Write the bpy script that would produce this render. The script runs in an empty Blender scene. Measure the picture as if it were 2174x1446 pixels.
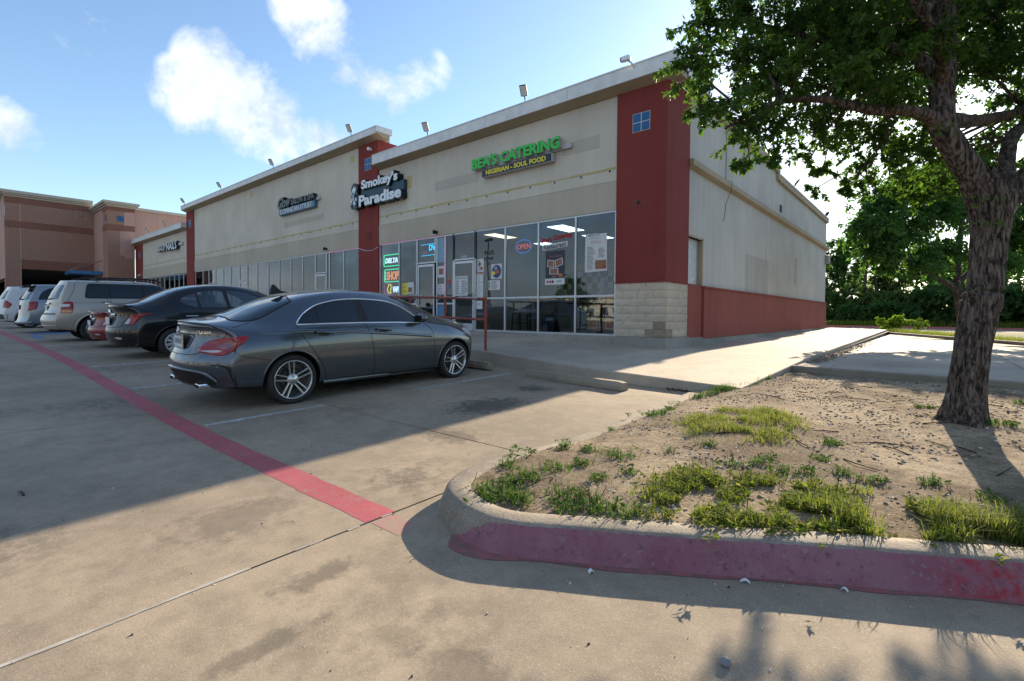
import bpy, bmesh, math, random
import numpy as np
from mathutils import Vector, Matrix, noise
from mathutils.bvhtree import BVHTree
from mathutils.geometry import delaunay_2d_cdt
random.seed(7)
sc = bpy.context.scene
COL = sc.collection
PI = math.pi
R_ = math.radians

# ---------------------------------------------------------------- camera
EYE = 1.275
cam = bpy.data.cameras.new('camera')
camo = bpy.data.objects.new('camera', cam)
COL.objects.link(camo)
yaw, pit, rol = R_(40.43), R_(-1.471), R_(.379)
fwd = Vector((-math.sin(yaw)*math.cos(pit), math.cos(yaw)*math.cos(pit), math.sin(pit)))
rgt = Vector((math.cos(yaw), math.sin(yaw), 0))
upv = rgt.cross(fwd)
r2 = rgt*math.cos(rol)+upv*math.sin(rol)
u2 = -rgt*math.sin(rol)+upv*math.cos(rol)
M = Matrix((( r2.x, u2.x, -fwd.x, 0), (r2.y, u2.y, -fwd.y, 0), (r2.z, u2.z, -fwd.z, EYE), (0, 0, 0, 1)))
camo.matrix_world = M
cam.sensor_width = 36
cam.lens = 1055.3/2174*36
cam.shift_y = -28.19/2174
cam.clip_start = .05
cam.clip_end = 3000
sc.camera = camo

# ---------------------------------------------------------------- light
SUN_EL, SUN_AZ = R_(23.0), R_(-2.9)      # azimuth from +Y, positive towards +X
SKY_STRENGTH = .097
sun = bpy.data.lights.new('sun', 'SUN')
suno = bpy.data.objects.new('sun', sun)
COL.objects.link(suno)
sun.energy = 5.0
sun.angle = R_(.5)
sun.color = (1, .82, .59)
sd = Vector((math.sin(SUN_AZ)*math.cos(SUN_EL), math.cos(SUN_AZ)*math.cos(SUN_EL), math.sin(SUN_EL)))
suno.rotation_euler = sd.to_track_quat('Z', 'Y').to_euler()

sc.view_settings.view_transform = 'Standard'
sc.view_settings.look = 'None'
sc.view_settings.gamma = 1
sc.view_settings.use_curve_mapping = False
sc.view_settings.exposure = 1.26
try:
    sc.cycles.max_bounces = 8
    sc.cycles.transparent_max_bounces = 16
    sc.cycles.sample_clamp_indirect = 6
    sc.cycles.caustics_reflective = False
    sc.cycles.caustics_refractive = False
except Exception:
    pass

world = bpy.data.worlds.new('World')
sc.world = world
world.use_nodes = True
wn, wl = world.node_tree.nodes, world.node_tree.links
wn.clear()

class NB:
    """tiny node-graph builder"""
    def __init__(s, tree):
        s.n, s.l = tree.nodes, tree.links
    def __call__(s, typ, ins=None, **props):
        nd = s.n.new(typ)
        for k, v in props.items():
            setattr(nd, k, v)
        for k, v in (ins or {}).items():
            sock = nd.inputs[k]
            if isinstance(v, bpy.types.NodeSocket):
                s.l.new(v, sock)
            else:
                sock.default_value = v
        return nd
    def math(s, op, a, b=0.0, c=None, clamp=False):
        nd = s.n.new('ShaderNodeMath'); nd.operation = op; nd.use_clamp = clamp
        for i, v in enumerate((a, b) if c is None else (a, b, c)):
            if isinstance(v, bpy.types.NodeSocket): s.l.new(v, nd.inputs[i])
            else: nd.inputs[i].default_value = v
        return nd.outputs[0]
    def mix(s, f, a, b, mode='MIX'):
        nd = s.n.new('ShaderNodeMix'); nd.data_type = 'RGBA'; nd.blend_type = mode
        for i, v in ((0, f), (6, a), (7, b)):
            if isinstance(v, bpy.types.NodeSocket): s.l.new(v, nd.inputs[i])
            else: nd.inputs[i].default_value = v if i == 0 else (v[0], v[1], v[2], 1)
        return nd.outputs[2]
    def ramp(s, v, *stops):
        nd = s.n.new('ShaderNodeValToRGB')
        el = nd.color_ramp.elements
        while len(el) < len(stops): el.new(.5)
        for e, (p, c) in zip(el, stops):
            e.position = p
            e.color = (c, c, c, 1) if not hasattr(c, '__len__') else (c[0], c[1], c[2], 1)
        s.l.new(v, nd.inputs[0])
        return nd.outputs[0]
    def noise(s, vec, scale, detail=4, rough=.55, dist=0.0):
        nd = s('ShaderNodeTexNoise', {'Vector': vec, 'Scale': scale, 'Detail': detail, 'Roughness': rough, 'Distortion': dist})
        return nd.outputs[0]

def wdir(px, py):
    """world direction seen at photograph pixel (used once, to know where each cloud stands in the sky)"""
    a, b = (px-1087)/1055.3, -(py-694.8)/1055.3
    v = r2*a+u2*b+fwd
    return v.normalized()

def build_sky():
    b = NB(world.node_tree)
    out = b('ShaderNodeOutputWorld')
    sky = b('ShaderNodeTexSky', sky_type='NISHITA')
    sky.sun_disc = False
    sky.sun_elevation = SUN_EL
    sky.sun_rotation = SUN_AZ
    sky.altitude = 0
    sky.air_density = 1.0
    sky.dust_density = .35
    sky.ozone_density = 1.0
    tc = b('ShaderNodeTexCoord')
    d = tc.outputs['Generated']
    nrm = b('ShaderNodeVectorMath', {0: d}, operation='NORMALIZE').outputs[0]
    sep = b('ShaderNodeSeparateXYZ', {0: nrm})
    # soft noise breaks the outlines of the cumulus clouds
    n1 = b.noise(nrm, 7.0, 9, .62, .25)
    n2 = b.noise(nrm, 22.0, 6, .6)
    clouds = [(462, 150, 4.0, .95), (415, 205, 4.0, .85), (500, 215, 5.2, 1.0), (590, 250, 4.8, .9), (680, 280, 3.8, .8), (735, 275, 2.0, .6),
              (650, 15, 3.6, .75), (690, 90, 4.2, .72), (740, 150, 3.8, .75), (790, 180, 3.8, .75), (830, 215, 3.0, .6), (870, 165, 3.0, .45), (930, 150, 2.2, .32), (860, 225, 2.4, .3),
              (15, 272, 2.7, .85), (185, 70, 2.4, .22), (1700, 330, 16, .4), (1850, 480, 14, .5)]
    tot = None
    for px, py, r, amp in clouds:
        c = wdir(px, py)
        dt = b('ShaderNodeVectorMath', {0: nrm, 1: c}, operation='DOT_PRODUCT').outputs['Value']
        ang = b.math('ARCCOSINE', b.math('MINIMUM', dt, .99999))
        v = b.math('MULTIPLY', b.math('SUBTRACT', 1.0, b.math('DIVIDE', ang, R_(r)), clamp=True), amp*1.35)
        tot = v if tot is None else b.math('MAXIMUM', tot, v)
    # the rest of the sky carries the same broken cumulus (seen only in panes and paint)
    zc = b.math('MAXIMUM', sep.outputs[2], .07)
    flat = b('ShaderNodeCombineXYZ', {0: b.math('DIVIDE', sep.outputs[0], zc), 1: b.math('DIVIDE', sep.outputs[1], zc), 2: 0.0})
    n3 = b.noise(flat.outputs[0], .55, 7, .55, .3)
    behind = b.math('MULTIPLY', b.math('MULTIPLY', b.math('SUBTRACT', 0.05, sep.outputs[1]), 3.0, clamp=True),
                    b.math('MULTIPLY', b.math('SUBTRACT', n3, .44), 4.0))
    tot = b.math('MAXIMUM', tot, behind)
    dens = b.math('ADD', tot, b.math('MULTIPLY', b.math('SUBTRACT', n1, .55), 3.2))
    dens = b.math('ADD', dens, b.math('MULTIPLY', b.math('SUBTRACT', n2, .5), .6))
    dens = b.math('MULTIPLY', dens, b.math('MULTIPLY', tot, 6.0, clamp=True))
    alpha = b.math('MULTIPLY', b.ramp(dens, (.02, 0.0), (.28, .42), (.7, 1.0)), .88)
    core = b.ramp(b.math('ADD', b.math('MULTIPLY', n1, .7), b.math('MULTIPLY', n2, .3)), (.38, (2.7, 3.3, 4.0)), (.58, (5.0, 5.2, 5.4)))
    tint = b.mix(1.0, sky.outputs[0], (.95, 1.03, 1.09), 'MULTIPLY')
    col = b.mix(alpha, tint, core)
    # a bank of grey-blue cumulus low over the far side of the lot, as the shop panes mirror it
    n4 = b.noise(nrm, 3.2, 8, .58, .4)
    back = b.math('MULTIPLY', b.math('SUBTRACT', .12, sep.outputs[1]), 2.5, clamp=True)
    top = b.math('ADD', b.math('MULTIPLY', b.math('SUBTRACT', .30, sep.outputs[2]), 2.6), b.math('MULTIPLY', b.math('SUBTRACT', n4, .5), 3.2))
    bank = b.math('MULTIPLY', b.ramp(top, (.0, 0.0), (.35, .7), (.8, .93)), back)
    bcol = b.ramp(b.math('ADD', b.math('MULTIPLY', n1, .6), b.math('MULTIPLY', n4, .4)), (.40, (1.7, 2.1, 2.7)), (.60, (4.2, 4.3, 4.5)))
    col = b.mix(bank, col, bcol)
    bg = b('ShaderNodeBackground', {'Color': col, 'Strength': SKY_STRENGTH})
    b.l.new(bg.outputs[0], out.inputs[0])
build_sky()

# ---------------------------------------------------------------- helpers
ORIG = {}
def tag(o, label=None, cat=None, group=None, kind=None):
    if label: o['label'] = label
    if cat: o['category'] = cat
    if group: o['group'] = group
    if kind: o['kind'] = kind
    return o

def thing(name, loc, label, cat, group=None, parent=None):
    o = bpy.data.objects.new(name, None)
    o.empty_display_size = .2
    COL.objects.link(o)
    o.location = loc
    ORIG[o.name] = Vector(loc)
    return tag(o, label, cat, group)

class MB:
    def __init__(s):
        s.v, s.f, s.m, s.sm = [], [], [], []
    def add(s, vs, fs, mat=0, smooth=False):
        k = len(s.v)
        s.v.extend([tuple(v) for v in vs])
        for f in fs:
            s.f.append([i+k for i in f]); s.m.append(mat); s.sm.append(smooth)
        return s
    def box(s, x0, x1, y0, y1, z0, z1, mat=0):
        if x1 < x0: x0, x1 = x1, x0
        if y1 < y0: y0, y1 = y1, y0
        if z1 < z0: z0, z1 = z1, z0
        v = [(x, y, z) for z in (z0, z1) for y in (y0, y1) for x in (x0, x1)]
        return s.add(v, [(0, 2, 3, 1), (4, 5, 7, 6), (0, 1, 5, 4), (2, 6, 7, 3), (0, 4, 6, 2), (1, 3, 7, 5)], mat)
    def bevbox(s, x0, x1, y0, y1, z0, z1, r=.01, mat=0):
        """box with chamfered edges"""
        bm = bmesh.new()
        bmesh.ops.create_cube(bm, size=1)
        for v in bm.verts:
            v.co = Vector((x0+(v.co.x+.5)*(x1-x0), y0+(v.co.y+.5)*(y1-y0), z0+(v.co.z+.5)*(z1-z0)))
        bmesh.ops.bevel(bm, geom=bm.edges[:], offset=r, segments=2, affect='EDGES', profile=.6)
        return s.bm(bm, mat)
    def bm(s, bm, mat=0, smooth=False):
        bm.verts.index_update()
        s.add([v.co[:] for v in bm.verts], [[v.index for v in f.verts] for f in bm.faces], mat, smooth)
        bm.free()
        return s
    def prism(s, poly, axis, a, b, mat=0, smooth=False):
        """extrude a 2-D polygon along axis from a to b. poly coords are the other two axes in xyz order"""
        n = len(poly)
        def P(p, t):
            return (t, p[0], p[1]) if axis == 0 else (p[0], t, p[1]) if axis == 1 else (p[0], p[1], t)
        vs = [P(p, a) for p in poly]+[P(p, b) for p in poly]
        s.add(vs, [(i, (i+1) % n, n+(i+1) % n, n+i) for i in range(n)], mat, smooth)
        s.add(vs, [list(range(n))[::-1], list(range(n, 2*n))], mat)
        return s
    def tube(s, pts, r, n=8, mat=0, caps=True, smooth=True):
        pts = [Vector(p) for p in pts]
        rs = r if hasattr(r, '__len__') else [r]*len(pts)
        prev = None; rings = []
        for i, p in enumerate(pts):
            t = (pts[min(i+1, len(pts)-1)]-pts[max(i-1, 0)])
            if t.length < 1e-9: t = Vector((0, 0, 1))
            t.normalize()
            a = prev if prev is not None else (Vector((0, 0, 1)) if abs(t.z) < .9 else Vector((1, 0, 0)))
            u = (a-t*a.dot(t))
            if u.length < 1e-6: u = t.orthogonal()
            u.normalize(); prev = u
            w = t.cross(u)
            rings.append([p+(u*math.cos(2*PI*k/n)+w*math.sin(2*PI*k/n))*rs[i] for k in range(n)])
        vs = [q for rg in rings for q in rg]
        fs = [(i*n+k, i*n+(k+1) % n, (i+1)*n+(k+1) % n, (i+1)*n+k) for i in range(len(pts)-1) for k in range(n)]
        s.add(vs, fs, mat, smooth)
        if caps:
            s.add(rings[0], [list(range(n))[::-1]], mat)
            s.add(rings[-1], [list(range(n))], mat)
        return s
    def lathe(s, prof, n, c=(0, 0, 0), axis='z', mat=0, smooth=True, close=False):
        """prof: (radius, height) pairs"""
        vs = []
        for rr, h in prof:
            for k in range(n):
                a = 2*PI*k/n
                x, y = rr*math.cos(a), rr*math.sin(a)
                p = (x, y, h) if axis == 'z' else (x, h, y) if axis == 'y' else (h, x, y)
                vs.append((p[0]+c[0], p[1]+c[1], p[2]+c[2]))
        m = len(prof)
        fs = []
        for i in range(m if close else m-1):
            j = (i+1) % m
            for k in range(n):
                q = (i*n+k, i*n+(k+1) % n, j*n+(k+1) % n, j*n+k)
                fs.append(q if axis != 'y' else q[::-1])
        return s.add(vs, fs, mat, smooth)
    def build(s, name, mats, parent=None, smooth=None, origin=None, **kw):
        return obj(name, s, mats, parent, smooth, origin, **kw)

def obj(name, mb, mats, parent=None, smooth=None, origin=None, label=None, cat=None, group=None, kind=None, fixn=False, sharp=None):
    """link ONE mesh object; coordinates are given in world (or model) space and stored about the object's own origin"""
    me = bpy.data.meshes.new(name)
    V = np.array(mb.v, dtype=float) if len(mb.v) else np.zeros((0, 3))
    if origin is None:
        lo, hi = V.min(0), V.max(0)
        origin = Vector(((lo[0]+hi[0])/2, (lo[1]+hi[1])/2, lo[2]))
    origin = Vector(origin)
    me.from_pydata((V-np.array(origin)).tolist(), [], mb.f)
    for m in (mats if isinstance(mats, (list, tuple)) else [mats]):
        me.materials.append(m)
    if me.polygons:
        me.polygons.foreach_set('material_index', mb.m)
        me.polygons.foreach_set('use_smooth', mb.sm if smooth is None else [smooth]*len(mb.f))
    if fixn:
        bm = bmesh.new(); bm.from_mesh(me)
        bmesh.ops.remove_doubles(bm, verts=bm.verts[:], dist=1e-5)
        bmesh.ops.recalc_face_normals(bm, faces=bm.faces[:])
        bm.to_mesh(me); bm.free()
    if sharp is not None:
        me.set_sharp_from_angle(angle=R_(sharp))
    me.update()
    o = bpy.data.objects.new(name, me)
    COL.objects.link(o)
    if parent is not None:
        o.parent = parent
        o.location = origin-ORIG[parent.name]
    else:
        o.location = origin
    ORIG[o.name] = origin
    return tag(o, label, cat, group, kind)

def inst(src, name, parent, loc, rot=None, scale=None):
    """another object sharing src's mesh; loc in the parent's model space"""
    o = bpy.data.objects.new(name, src.data)
    COL.objects.link(o)
    loc = Vector(loc)
    if parent is not None:
        o.parent = parent
        o.location = loc-ORIG[parent.name]
    else:
        o.location = loc
    if rot: o.rotation_euler = rot
    if scale: o.scale = scale
    ORIG[o.name] = loc
    return o

def copy_tree(root, loc, label=None, group=None, rotz=None):
    r = root.copy(); COL.objects.link(r)
    r.location = loc; ORIG[r.name] = Vector(loc)
    if rotz is not None: r.rotation_euler = (0, 0, rotz)
    if label: r['label'] = label
    if group: r['group'] = group
    for ch in list(root.children):
        c = ch.copy(); COL.objects.link(c); c.parent = r
        for g in ch.children:
            d = g.copy(); COL.objects.link(d); d.parent = c
    return r

# text -> flat or solid lettering mesh in its own xz-plane (x right, z up, front face towards -y)
FONTS = {}
def text_mb(s, size, depth=.0, width=None, height=None, shear=0.0, bold=0.0, spacing=1.0, align='LEFT', bevel=0):
    cu = bpy.data.curves.new('t', 'FONT')
    cu.body = s; cu.size = size; cu.shear = shear; cu.offset = bold; cu.space_character = spacing
    cu.align_x = align; cu.resolution_u = 3
    cu.extrude = depth/2
    ob = bpy.data.objects.new('t', cu); COL.objects.link(ob)
    dg = bpy.context.evaluated_depsgraph_get()
    me = bpy.data.meshes.new_from_object(ob.evaluated_get(dg))
    bpy.data.objects.remove(ob)
    V = np.array([v.co[:] for v in me.vertices])
    F = [list(p.vertices) for p in me.polygons]
    bpy.data.meshes.remove(me)
    lo, hi = V.min(0), V.max(0)
    V[:, 0] -= lo[0]; V[:, 1] -= lo[1]
    if width: V[:, 0] *= width/(hi[0]-lo[0])
    if height: V[:, 1] *= height/(hi[1]-lo[1])
    mb = MB()
    mb.v = [(x, -z-depth/2, y) for x, y, z in V]
    mb.f = F; mb.m = [0]*len(F); mb.sm = [False]*len(F)
    return mb
def place(mb, at, tilt=0.0):
    """move a text MB to world position; rotates in its plane by tilt"""
    c, s_ = math.cos(tilt), math.sin(tilt)
    mb.v = [(at[0]+x*c-z*s_, at[1]+y, at[2]+x*s_+z*c) for x, y, z in mb.v]
    return mb

def smooth01(a, b, x):
    t = min(1, max(0, (x-a)/(b-a)))
    return t*t*(3-2*t)

# ---------------------------------------------------------------- materials
MATS = {}
def principled(name, base=(.5, .5, .5), rough=.6, metal=0.0, spec=.5, coat=0.0, coat_rough=.03, emit=None, es=0.0):
    m = bpy.data.materials.new(name); m.use_nodes = True
    b = NB(m.node_tree)
    p = m.node_tree.nodes['Principled BSDF']
    p.inputs['Base Color'].default_value = (*base, 1)
    p.inputs['Roughness'].default_value = rough
    p.inputs['Metallic'].default_value = metal
    p.inputs['Specular IOR Level'].default_value = spec
    p.inputs['Coat Weight'].default_value = coat
    p.inputs['Coat Roughness'].default_value = coat_rough
    if emit:
        p.inputs['Emission Color'].default_value = (*emit, 1)
        p.inputs['Emission Strength'].default_value = es
    return m, b, p

def plain(name, base, rough=.6, metal=0.0, var=.12, scale=6.0, bump=.0, bscale=80.0, spec=.4, coat=0.0, emit=None, es=0.0):
    """one material with gentle unevenness in colour and roughness"""
    m, b, p = principled(name, base, rough, metal, spec, coat, emit=emit, es=es)
    tc = b('ShaderNodeTexCoord').outputs['Object']
    n = b.noise(tc, scale, 6, .6)
    if var:
        lo = tuple(c*(1-var) for c in base); hi = tuple(min(1, c*(1+var)) for c in base)
        col = b.mix(b.ramp(n, (.3, 0), (.7, 1)), lo, hi)
        b.l.new(col, p.inputs['Base Color'])
    b.l.new(b.math('ADD', b.math('MULTIPLY', b.math('SUBTRACT', n, .5), .25), rough), p.inputs['Roughness'])
    if bump:
        n2 = b.noise(tc, bscale, 5, .6)
        bp = b('ShaderNodeBump', {'Height': n2, 'Strength': bump, 'Distance': .01})
        b.l.new(bp.outputs[0], p.inputs['Normal'])
    MATS[name] = m
    return m

def stucco(name, base, streak=.25, warm=(1.0, .93, .8)):
    m, b, p = principled(name, base, .9, spec=.25)
    tc = b('ShaderNodeTexCoord').outputs['Object']
    geo = b('ShaderNodeNewGeometry').outputs['Position']
    big = b.noise(geo, .6, 6, .6)
    mp = b('ShaderNodeMapping', {'Vector': geo, 'Scale': (3.4, 3.4, .2)}).outputs[0]
    st = b.noise(mp, 1.0, 7, .65)
    col = b.mix(b.ramp(big, (.35, 0), (.68, 1)), tuple(c*.9 for c in base), tuple(c*1.07 for c in base))
    col = b.mix(b.math('MULTIPLY', b.ramp(st, (.44, 0), (.72, 1)), streak), col, tuple(c*w*.62 for c, w in zip(base, warm)))
    fine = b.noise(geo, 34, 3, .6)
    col = b.mix(b.math('MULTIPLY', b.ramp(fine, (.4, 0), (.62, 1)), .12), col, tuple(c*.75 for c in base))
    b.l.new(col, p.inputs['Base Color'])
    n2 = b.noise(geo, 120, 4, .7)
    bp = b('ShaderNodeBump', {'Height': n2, 'Strength': .35, 'Distance': .006})
    b.l.new(bp.outputs[0], p.inputs['Normal'])
    return m

def concrete(name, base, speck=.5, stain=.5, bump=.5, joint=None, fine=1.0, spots=None):
    """exposed-aggregate concrete: pale and dark grit, blotches, tyre and oil stains"""
    m, b, p = principled(name, base, .85, spec=.3)
    g = b('ShaderNodeNewGeometry').outputs['Position']
    big = b.noise(g, .35, 7, .6)
    mid = b.noise(g, 2.3, 7, .65)
    col = b.mix(b.ramp(big, (.38, 0), (.62, 1)), tuple(c*.72 for c in base), (base[0]*1.16, base[1]*1.13, base[2]*1.08))
    col = b.mix(b.math('MULTIPLY', b.ramp(mid, (.47, 0), (.66, 1)), .5*stain), col, tuple(c*.48 for c in base))
    wide = b.noise(g, .13, 5, .7, .6)
    col = b.mix(b.math('MULTIPLY', b.ramp(wide, (.46, 0), (.58, 1)), .30*stain), col, tuple(c*.55 for c in base))
    sp = b.noise(g, 130*fine, 3, .75)
    col = b.mix(b.math('MULTIPLY', b.ramp(sp, (.55, 0), (.66, 1)), .55*speck), col, tuple(min(1, c*1.75) for c in base))
    sp2 = b.noise(g, 80*fine, 5, .75)
    col = b.mix(b.math('MULTIPLY', b.ramp(sp2, (.56, 0), (.68, 1)), .5*speck), col, tuple(c*.42 for c in base))
    # pale chips of aggregate
    blot = b.noise(g, 7.5, 8, .75)
    col = b.mix(b.math('MULTIPLY', b.ramp(blot, (.50, 0), (.62, 1)), .34*stain), col, tuple(c*.5 for c in base))
    col = b.mix(b.math('MULTIPLY', b.ramp(blot, (.36, 1), (.46, 0)), .30*stain), col, tuple(min(1, c*1.35) for c in base))
    vo = b('ShaderNodeTexVoronoi', {'Vector': g, 'Scale': 60.0*fine, 'Randomness': 1.0})
    chip = b.math('MULTIPLY', b.math('LESS_THAN', vo.outputs['Distance'], .2), b.math('GREATER_THAN', b.noise(g, 17.0, 2), .56))
    col = b.mix(b.math('MULTIPLY', chip, .4*speck), col, (.45, .40, .34))
    # oil drips
    vo2 = b('ShaderNodeTexVoronoi', {'Vector': b.mix(.12, g, b('ShaderNodeTexNoise', {'Vector': g, 'Scale': 6.0}).outputs['Color']), 'Scale': .55, 'Randomness': 1.0})
    oil = b.math('MULTIPLY', b.ramp(vo2.outputs['Distance'], (.10, 1), (.30, 0)), b.ramp(b.noise(g, 9, 4, .7), (.42, 0), (.58, 1)))
    col = b.mix(b.math('MULTIPLY', oil, .55*stain), col, (.035, .033, .032))
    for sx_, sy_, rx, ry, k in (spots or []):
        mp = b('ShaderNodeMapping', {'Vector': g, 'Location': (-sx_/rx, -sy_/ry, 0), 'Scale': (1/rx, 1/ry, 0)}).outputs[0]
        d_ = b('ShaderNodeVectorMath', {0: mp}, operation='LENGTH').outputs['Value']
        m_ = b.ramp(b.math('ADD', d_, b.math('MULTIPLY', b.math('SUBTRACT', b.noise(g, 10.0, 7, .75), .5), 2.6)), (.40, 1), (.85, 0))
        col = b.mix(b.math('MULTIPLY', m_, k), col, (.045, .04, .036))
    b.l.new(col, p.inputs['Base Color'])
    h = b.math('ADD', b.math('MULTIPLY', sp, .6), b.math('MULTIPLY', sp2, .6))
    h = b.math('ADD', h, b.math('MULTIPLY', chip, .25))
    bp = b('ShaderNodeBump', {'Height': h, 'Strength': bump*.7, 'Distance': .005})
    b.l.new(bp.outputs[0], p.inputs['Normal'])
    return m

def worn_paint(name, base, wear=.5, under=(.2, .19, .17)):
    m, b, p = principled(name, base, .75, spec=.35)
    g = b('ShaderNodeNewGeometry').outputs['Position']
    n = b.noise(g, 14, 8, .75)
    n2 = b.noise(g, 1.7, 4, .6)
    sp = b.noise(g, 70, 3, .7)
    col = b.mix(b.ramp(n2, (.3, 0), (.7, 1)), tuple(c*.82 for c in base), tuple(min(1, c*1.12) for c in base))
    k = b.ramp(b.math('ADD', b.math('MULTIPLY', n, .7), b.math('MULTIPLY', sp, .3)), (.62-.16*wear, 0), (.70-.12*wear, 1))
    col = b.mix(b.math('MULTIPLY', k, .85), col, under)
    b.l.new(col, p.inputs['Base Color'])
    bp = b('ShaderNodeBump', {'Height': sp, 'Strength': .4, 'Distance': .006})
    b.l.new(bp.outputs[0], p.inputs['Normal'])
    return m

def glass_pane(name, tint=(.55, .62, .64), refl=.16, dirt=.0):
    """shop glazing: clear tinted sheet with a Fresnel mirror"""
    m = bpy.data.materials.new(name); m.use_nodes = True
    m.node_tree.nodes.clear()
    b = NB(m.node_tree)
    out = b('ShaderNodeOutputMaterial')
    tr = b('ShaderNodeBsdfTransparent', {'Color': (*tint, 1)})
    g = b('ShaderNodeNewGeometry').outputs['Position']
    n = b.noise(g, .9, 2, .5)
    bp = b('ShaderNodeBump', {'Height': n, 'Strength': .05, 'Distance': .05})
    gl = b('ShaderNodeBsdfGlossy', {'Color': (.93, .97, 1, 1), 'Roughness': .01, 'Normal': bp.outputs[0]})
    gi = b('ShaderNodeNewGeometry')
    dt = b.math('ABSOLUTE', b('ShaderNodeVectorMath', {0: gi.outputs['Normal'], 1: gi.outputs['Incoming']}, operation='DOT_PRODUCT').outputs['Value'])
    f = b.math('ADD', b.math('MULTIPLY', b.math('POWER', b.math('SUBTRACT', 1.0, dt, clamp=True), 5.0), .95), .045+refl, clamp=True)
    mx = b('ShaderNodeMixShader', {0: f, 1: tr.outputs[0], 2: gl.outputs[0]})
    b.l.new(mx.outputs[0], out.inputs[0])
    return m

def car_paint(name, base, metal=.35, flake=.25, coat=1.0, rough=.38, dust=.10):
    m, b, p = principled(name, base, rough, metal, .25, coat*.8, .02)
    tc = b('ShaderNodeTexCoord').outputs['Object']
    fl = b.noise(tc, 900, 2, .6)
    col = b.mix(b.math('MULTIPLY', b.ramp(fl, (.45, 0), (.7, 1)), flake), base, tuple(min(1, c*2.2+.02) for c in base))
    geo = b('ShaderNodeNewGeometry')
    # a film of road dust
    dn = b.noise(tc, 4, 6, .7)
    col = b.mix(b.math('MULTIPLY', b.ramp(dn, (.45, 0), (.75, 1)), dust), col, (.32, .29, .25))
    b.l.new(col, p.inputs['Base Color'])
    return m
# ================================================================ ground levels
_XS = [-90, -60, -45, -24, -18, -12.6, -9, -7, -5.5, -4, 60]
_RS = [.55, .52, .5, .41, .35, .25, .115, .04, .005, 0, 0]
def rise(X):
    return float(np.mean(np.interp([X-.7, X-.35, X, X+.35, X+.7], _XS, _RS)))
def gz(X, Y):
    return .026*max(Y, -6)+rise(X)          # parking lot
def sz(X, Y):                                # sidewalk top
    b_ = float(np.interp(X, [-70, -25, -10.5, -4.8, -2, 5], [.95, .86, .75, .485, .43, .43]))
    return b_-.028*(11.1-Y) if Y < 11.1 else b_+.0045*(Y-11.1)
def padz(X, Y):
    return .375-.0032*(Y-10)

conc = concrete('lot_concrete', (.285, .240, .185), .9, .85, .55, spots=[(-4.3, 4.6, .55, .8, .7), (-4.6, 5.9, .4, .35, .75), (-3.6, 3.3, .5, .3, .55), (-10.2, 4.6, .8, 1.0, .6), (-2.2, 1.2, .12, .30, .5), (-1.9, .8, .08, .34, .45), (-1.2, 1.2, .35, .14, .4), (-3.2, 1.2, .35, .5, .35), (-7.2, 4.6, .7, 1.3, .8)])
conc2 = concrete('walk_concrete', (.36, .325, .275), .22, .55, .22)
kerbm = concrete('kerb_concrete', (.27, .235, .19), .5, .6, .5)
darkm = plain('joint_filler', (.035, .033, .03), .95)

def sheet(name, x0, x1, y0, y1, f, step, mat, parent=None, thick=0, dz=0, kind=None, label=None, jitter=None):
    nx = max(1, int(math.ceil((x1-x0)/step))); ny = max(1, int(math.ceil((y1-y0)/step)))
    mb = MB()
    vs = []
    for j in range(ny+1):
        for i in range(nx+1):
            x = x0+(x1-x0)*i/nx; y = y0+(y1-y0)*j/ny
            vs.append((x, y, f(x, y)+dz))
    fs = [(j*(nx+1)+i, j*(nx+1)+i+1, (j+1)*(nx+1)+i+1, (j+1)*(nx+1)+i) for j in range(ny) for i in range(nx)]
    mb.add(vs, fs)
    if thick:
        rim = [i for i in range(nx+1)]+[(j*(nx+1)+nx) for j in range(1, ny+1)]+[ny*(nx+1)+i for i in range(nx-1, -1, -1)]+[j*(nx+1) for j in range(ny-1, 0, -1)]
        top = [vs[i] for i in rim]; bot = [(v[0], v[1], v[2]-thick) for v in top]
        n = len(rim)
        mb.add(top+bot, [(i, n+i, n+(i+1) % n, (i+1) % n) for i in range(n)])
    return obj(name, mb, mat, parent, kind=kind, label=label)

# ---- the terrain carries everything out to the horizon
def terr(x, y):
    far = smooth01(30, 60, math.hypot(x, y-10))
    near = min(gz(x, y), .3)-.10
    if y > 9: near = min(near, .2)
    return near*(1-far)+far*(.28 if y > 0 else -.15)
gm, gb, gp = principled('rough_grass_ground', (.09, .1, .04), .95, spec=.2)
_g = gb('ShaderNodeNewGeometry').outputs['Position']
gb.l.new(gb.mix(gb.ramp(gb.noise(_g, .8, 7, .7), (.35, 0), (.65, 1)), (.06, .085, .028), (.17, .15, .085)), gp.inputs['Base Color'])
mb = MB()
xs = sorted(set([-900, -500, -260, -150, -110]+list(range(-90, 61, 6))+[80, 110, 160, 260, 500, 900]))
ys = sorted(set([-900, -500, -260, -150, -100, -70]+list(range(-48, 73, 6))+[90, 120, 160, 260, 500, 900]))
mb.add([(x, y, terr(x, y)) for y in ys for x in xs],
       [(j*len(xs)+i, j*len(xs)+i+1, (j+1)*len(xs)+i+1, (j+1)*len(xs)+i) for j in range(len(ys)-1) for i in range(len(xs)-1)])
obj('ground', mb, gm, kind='structure', smooth=True)

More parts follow.
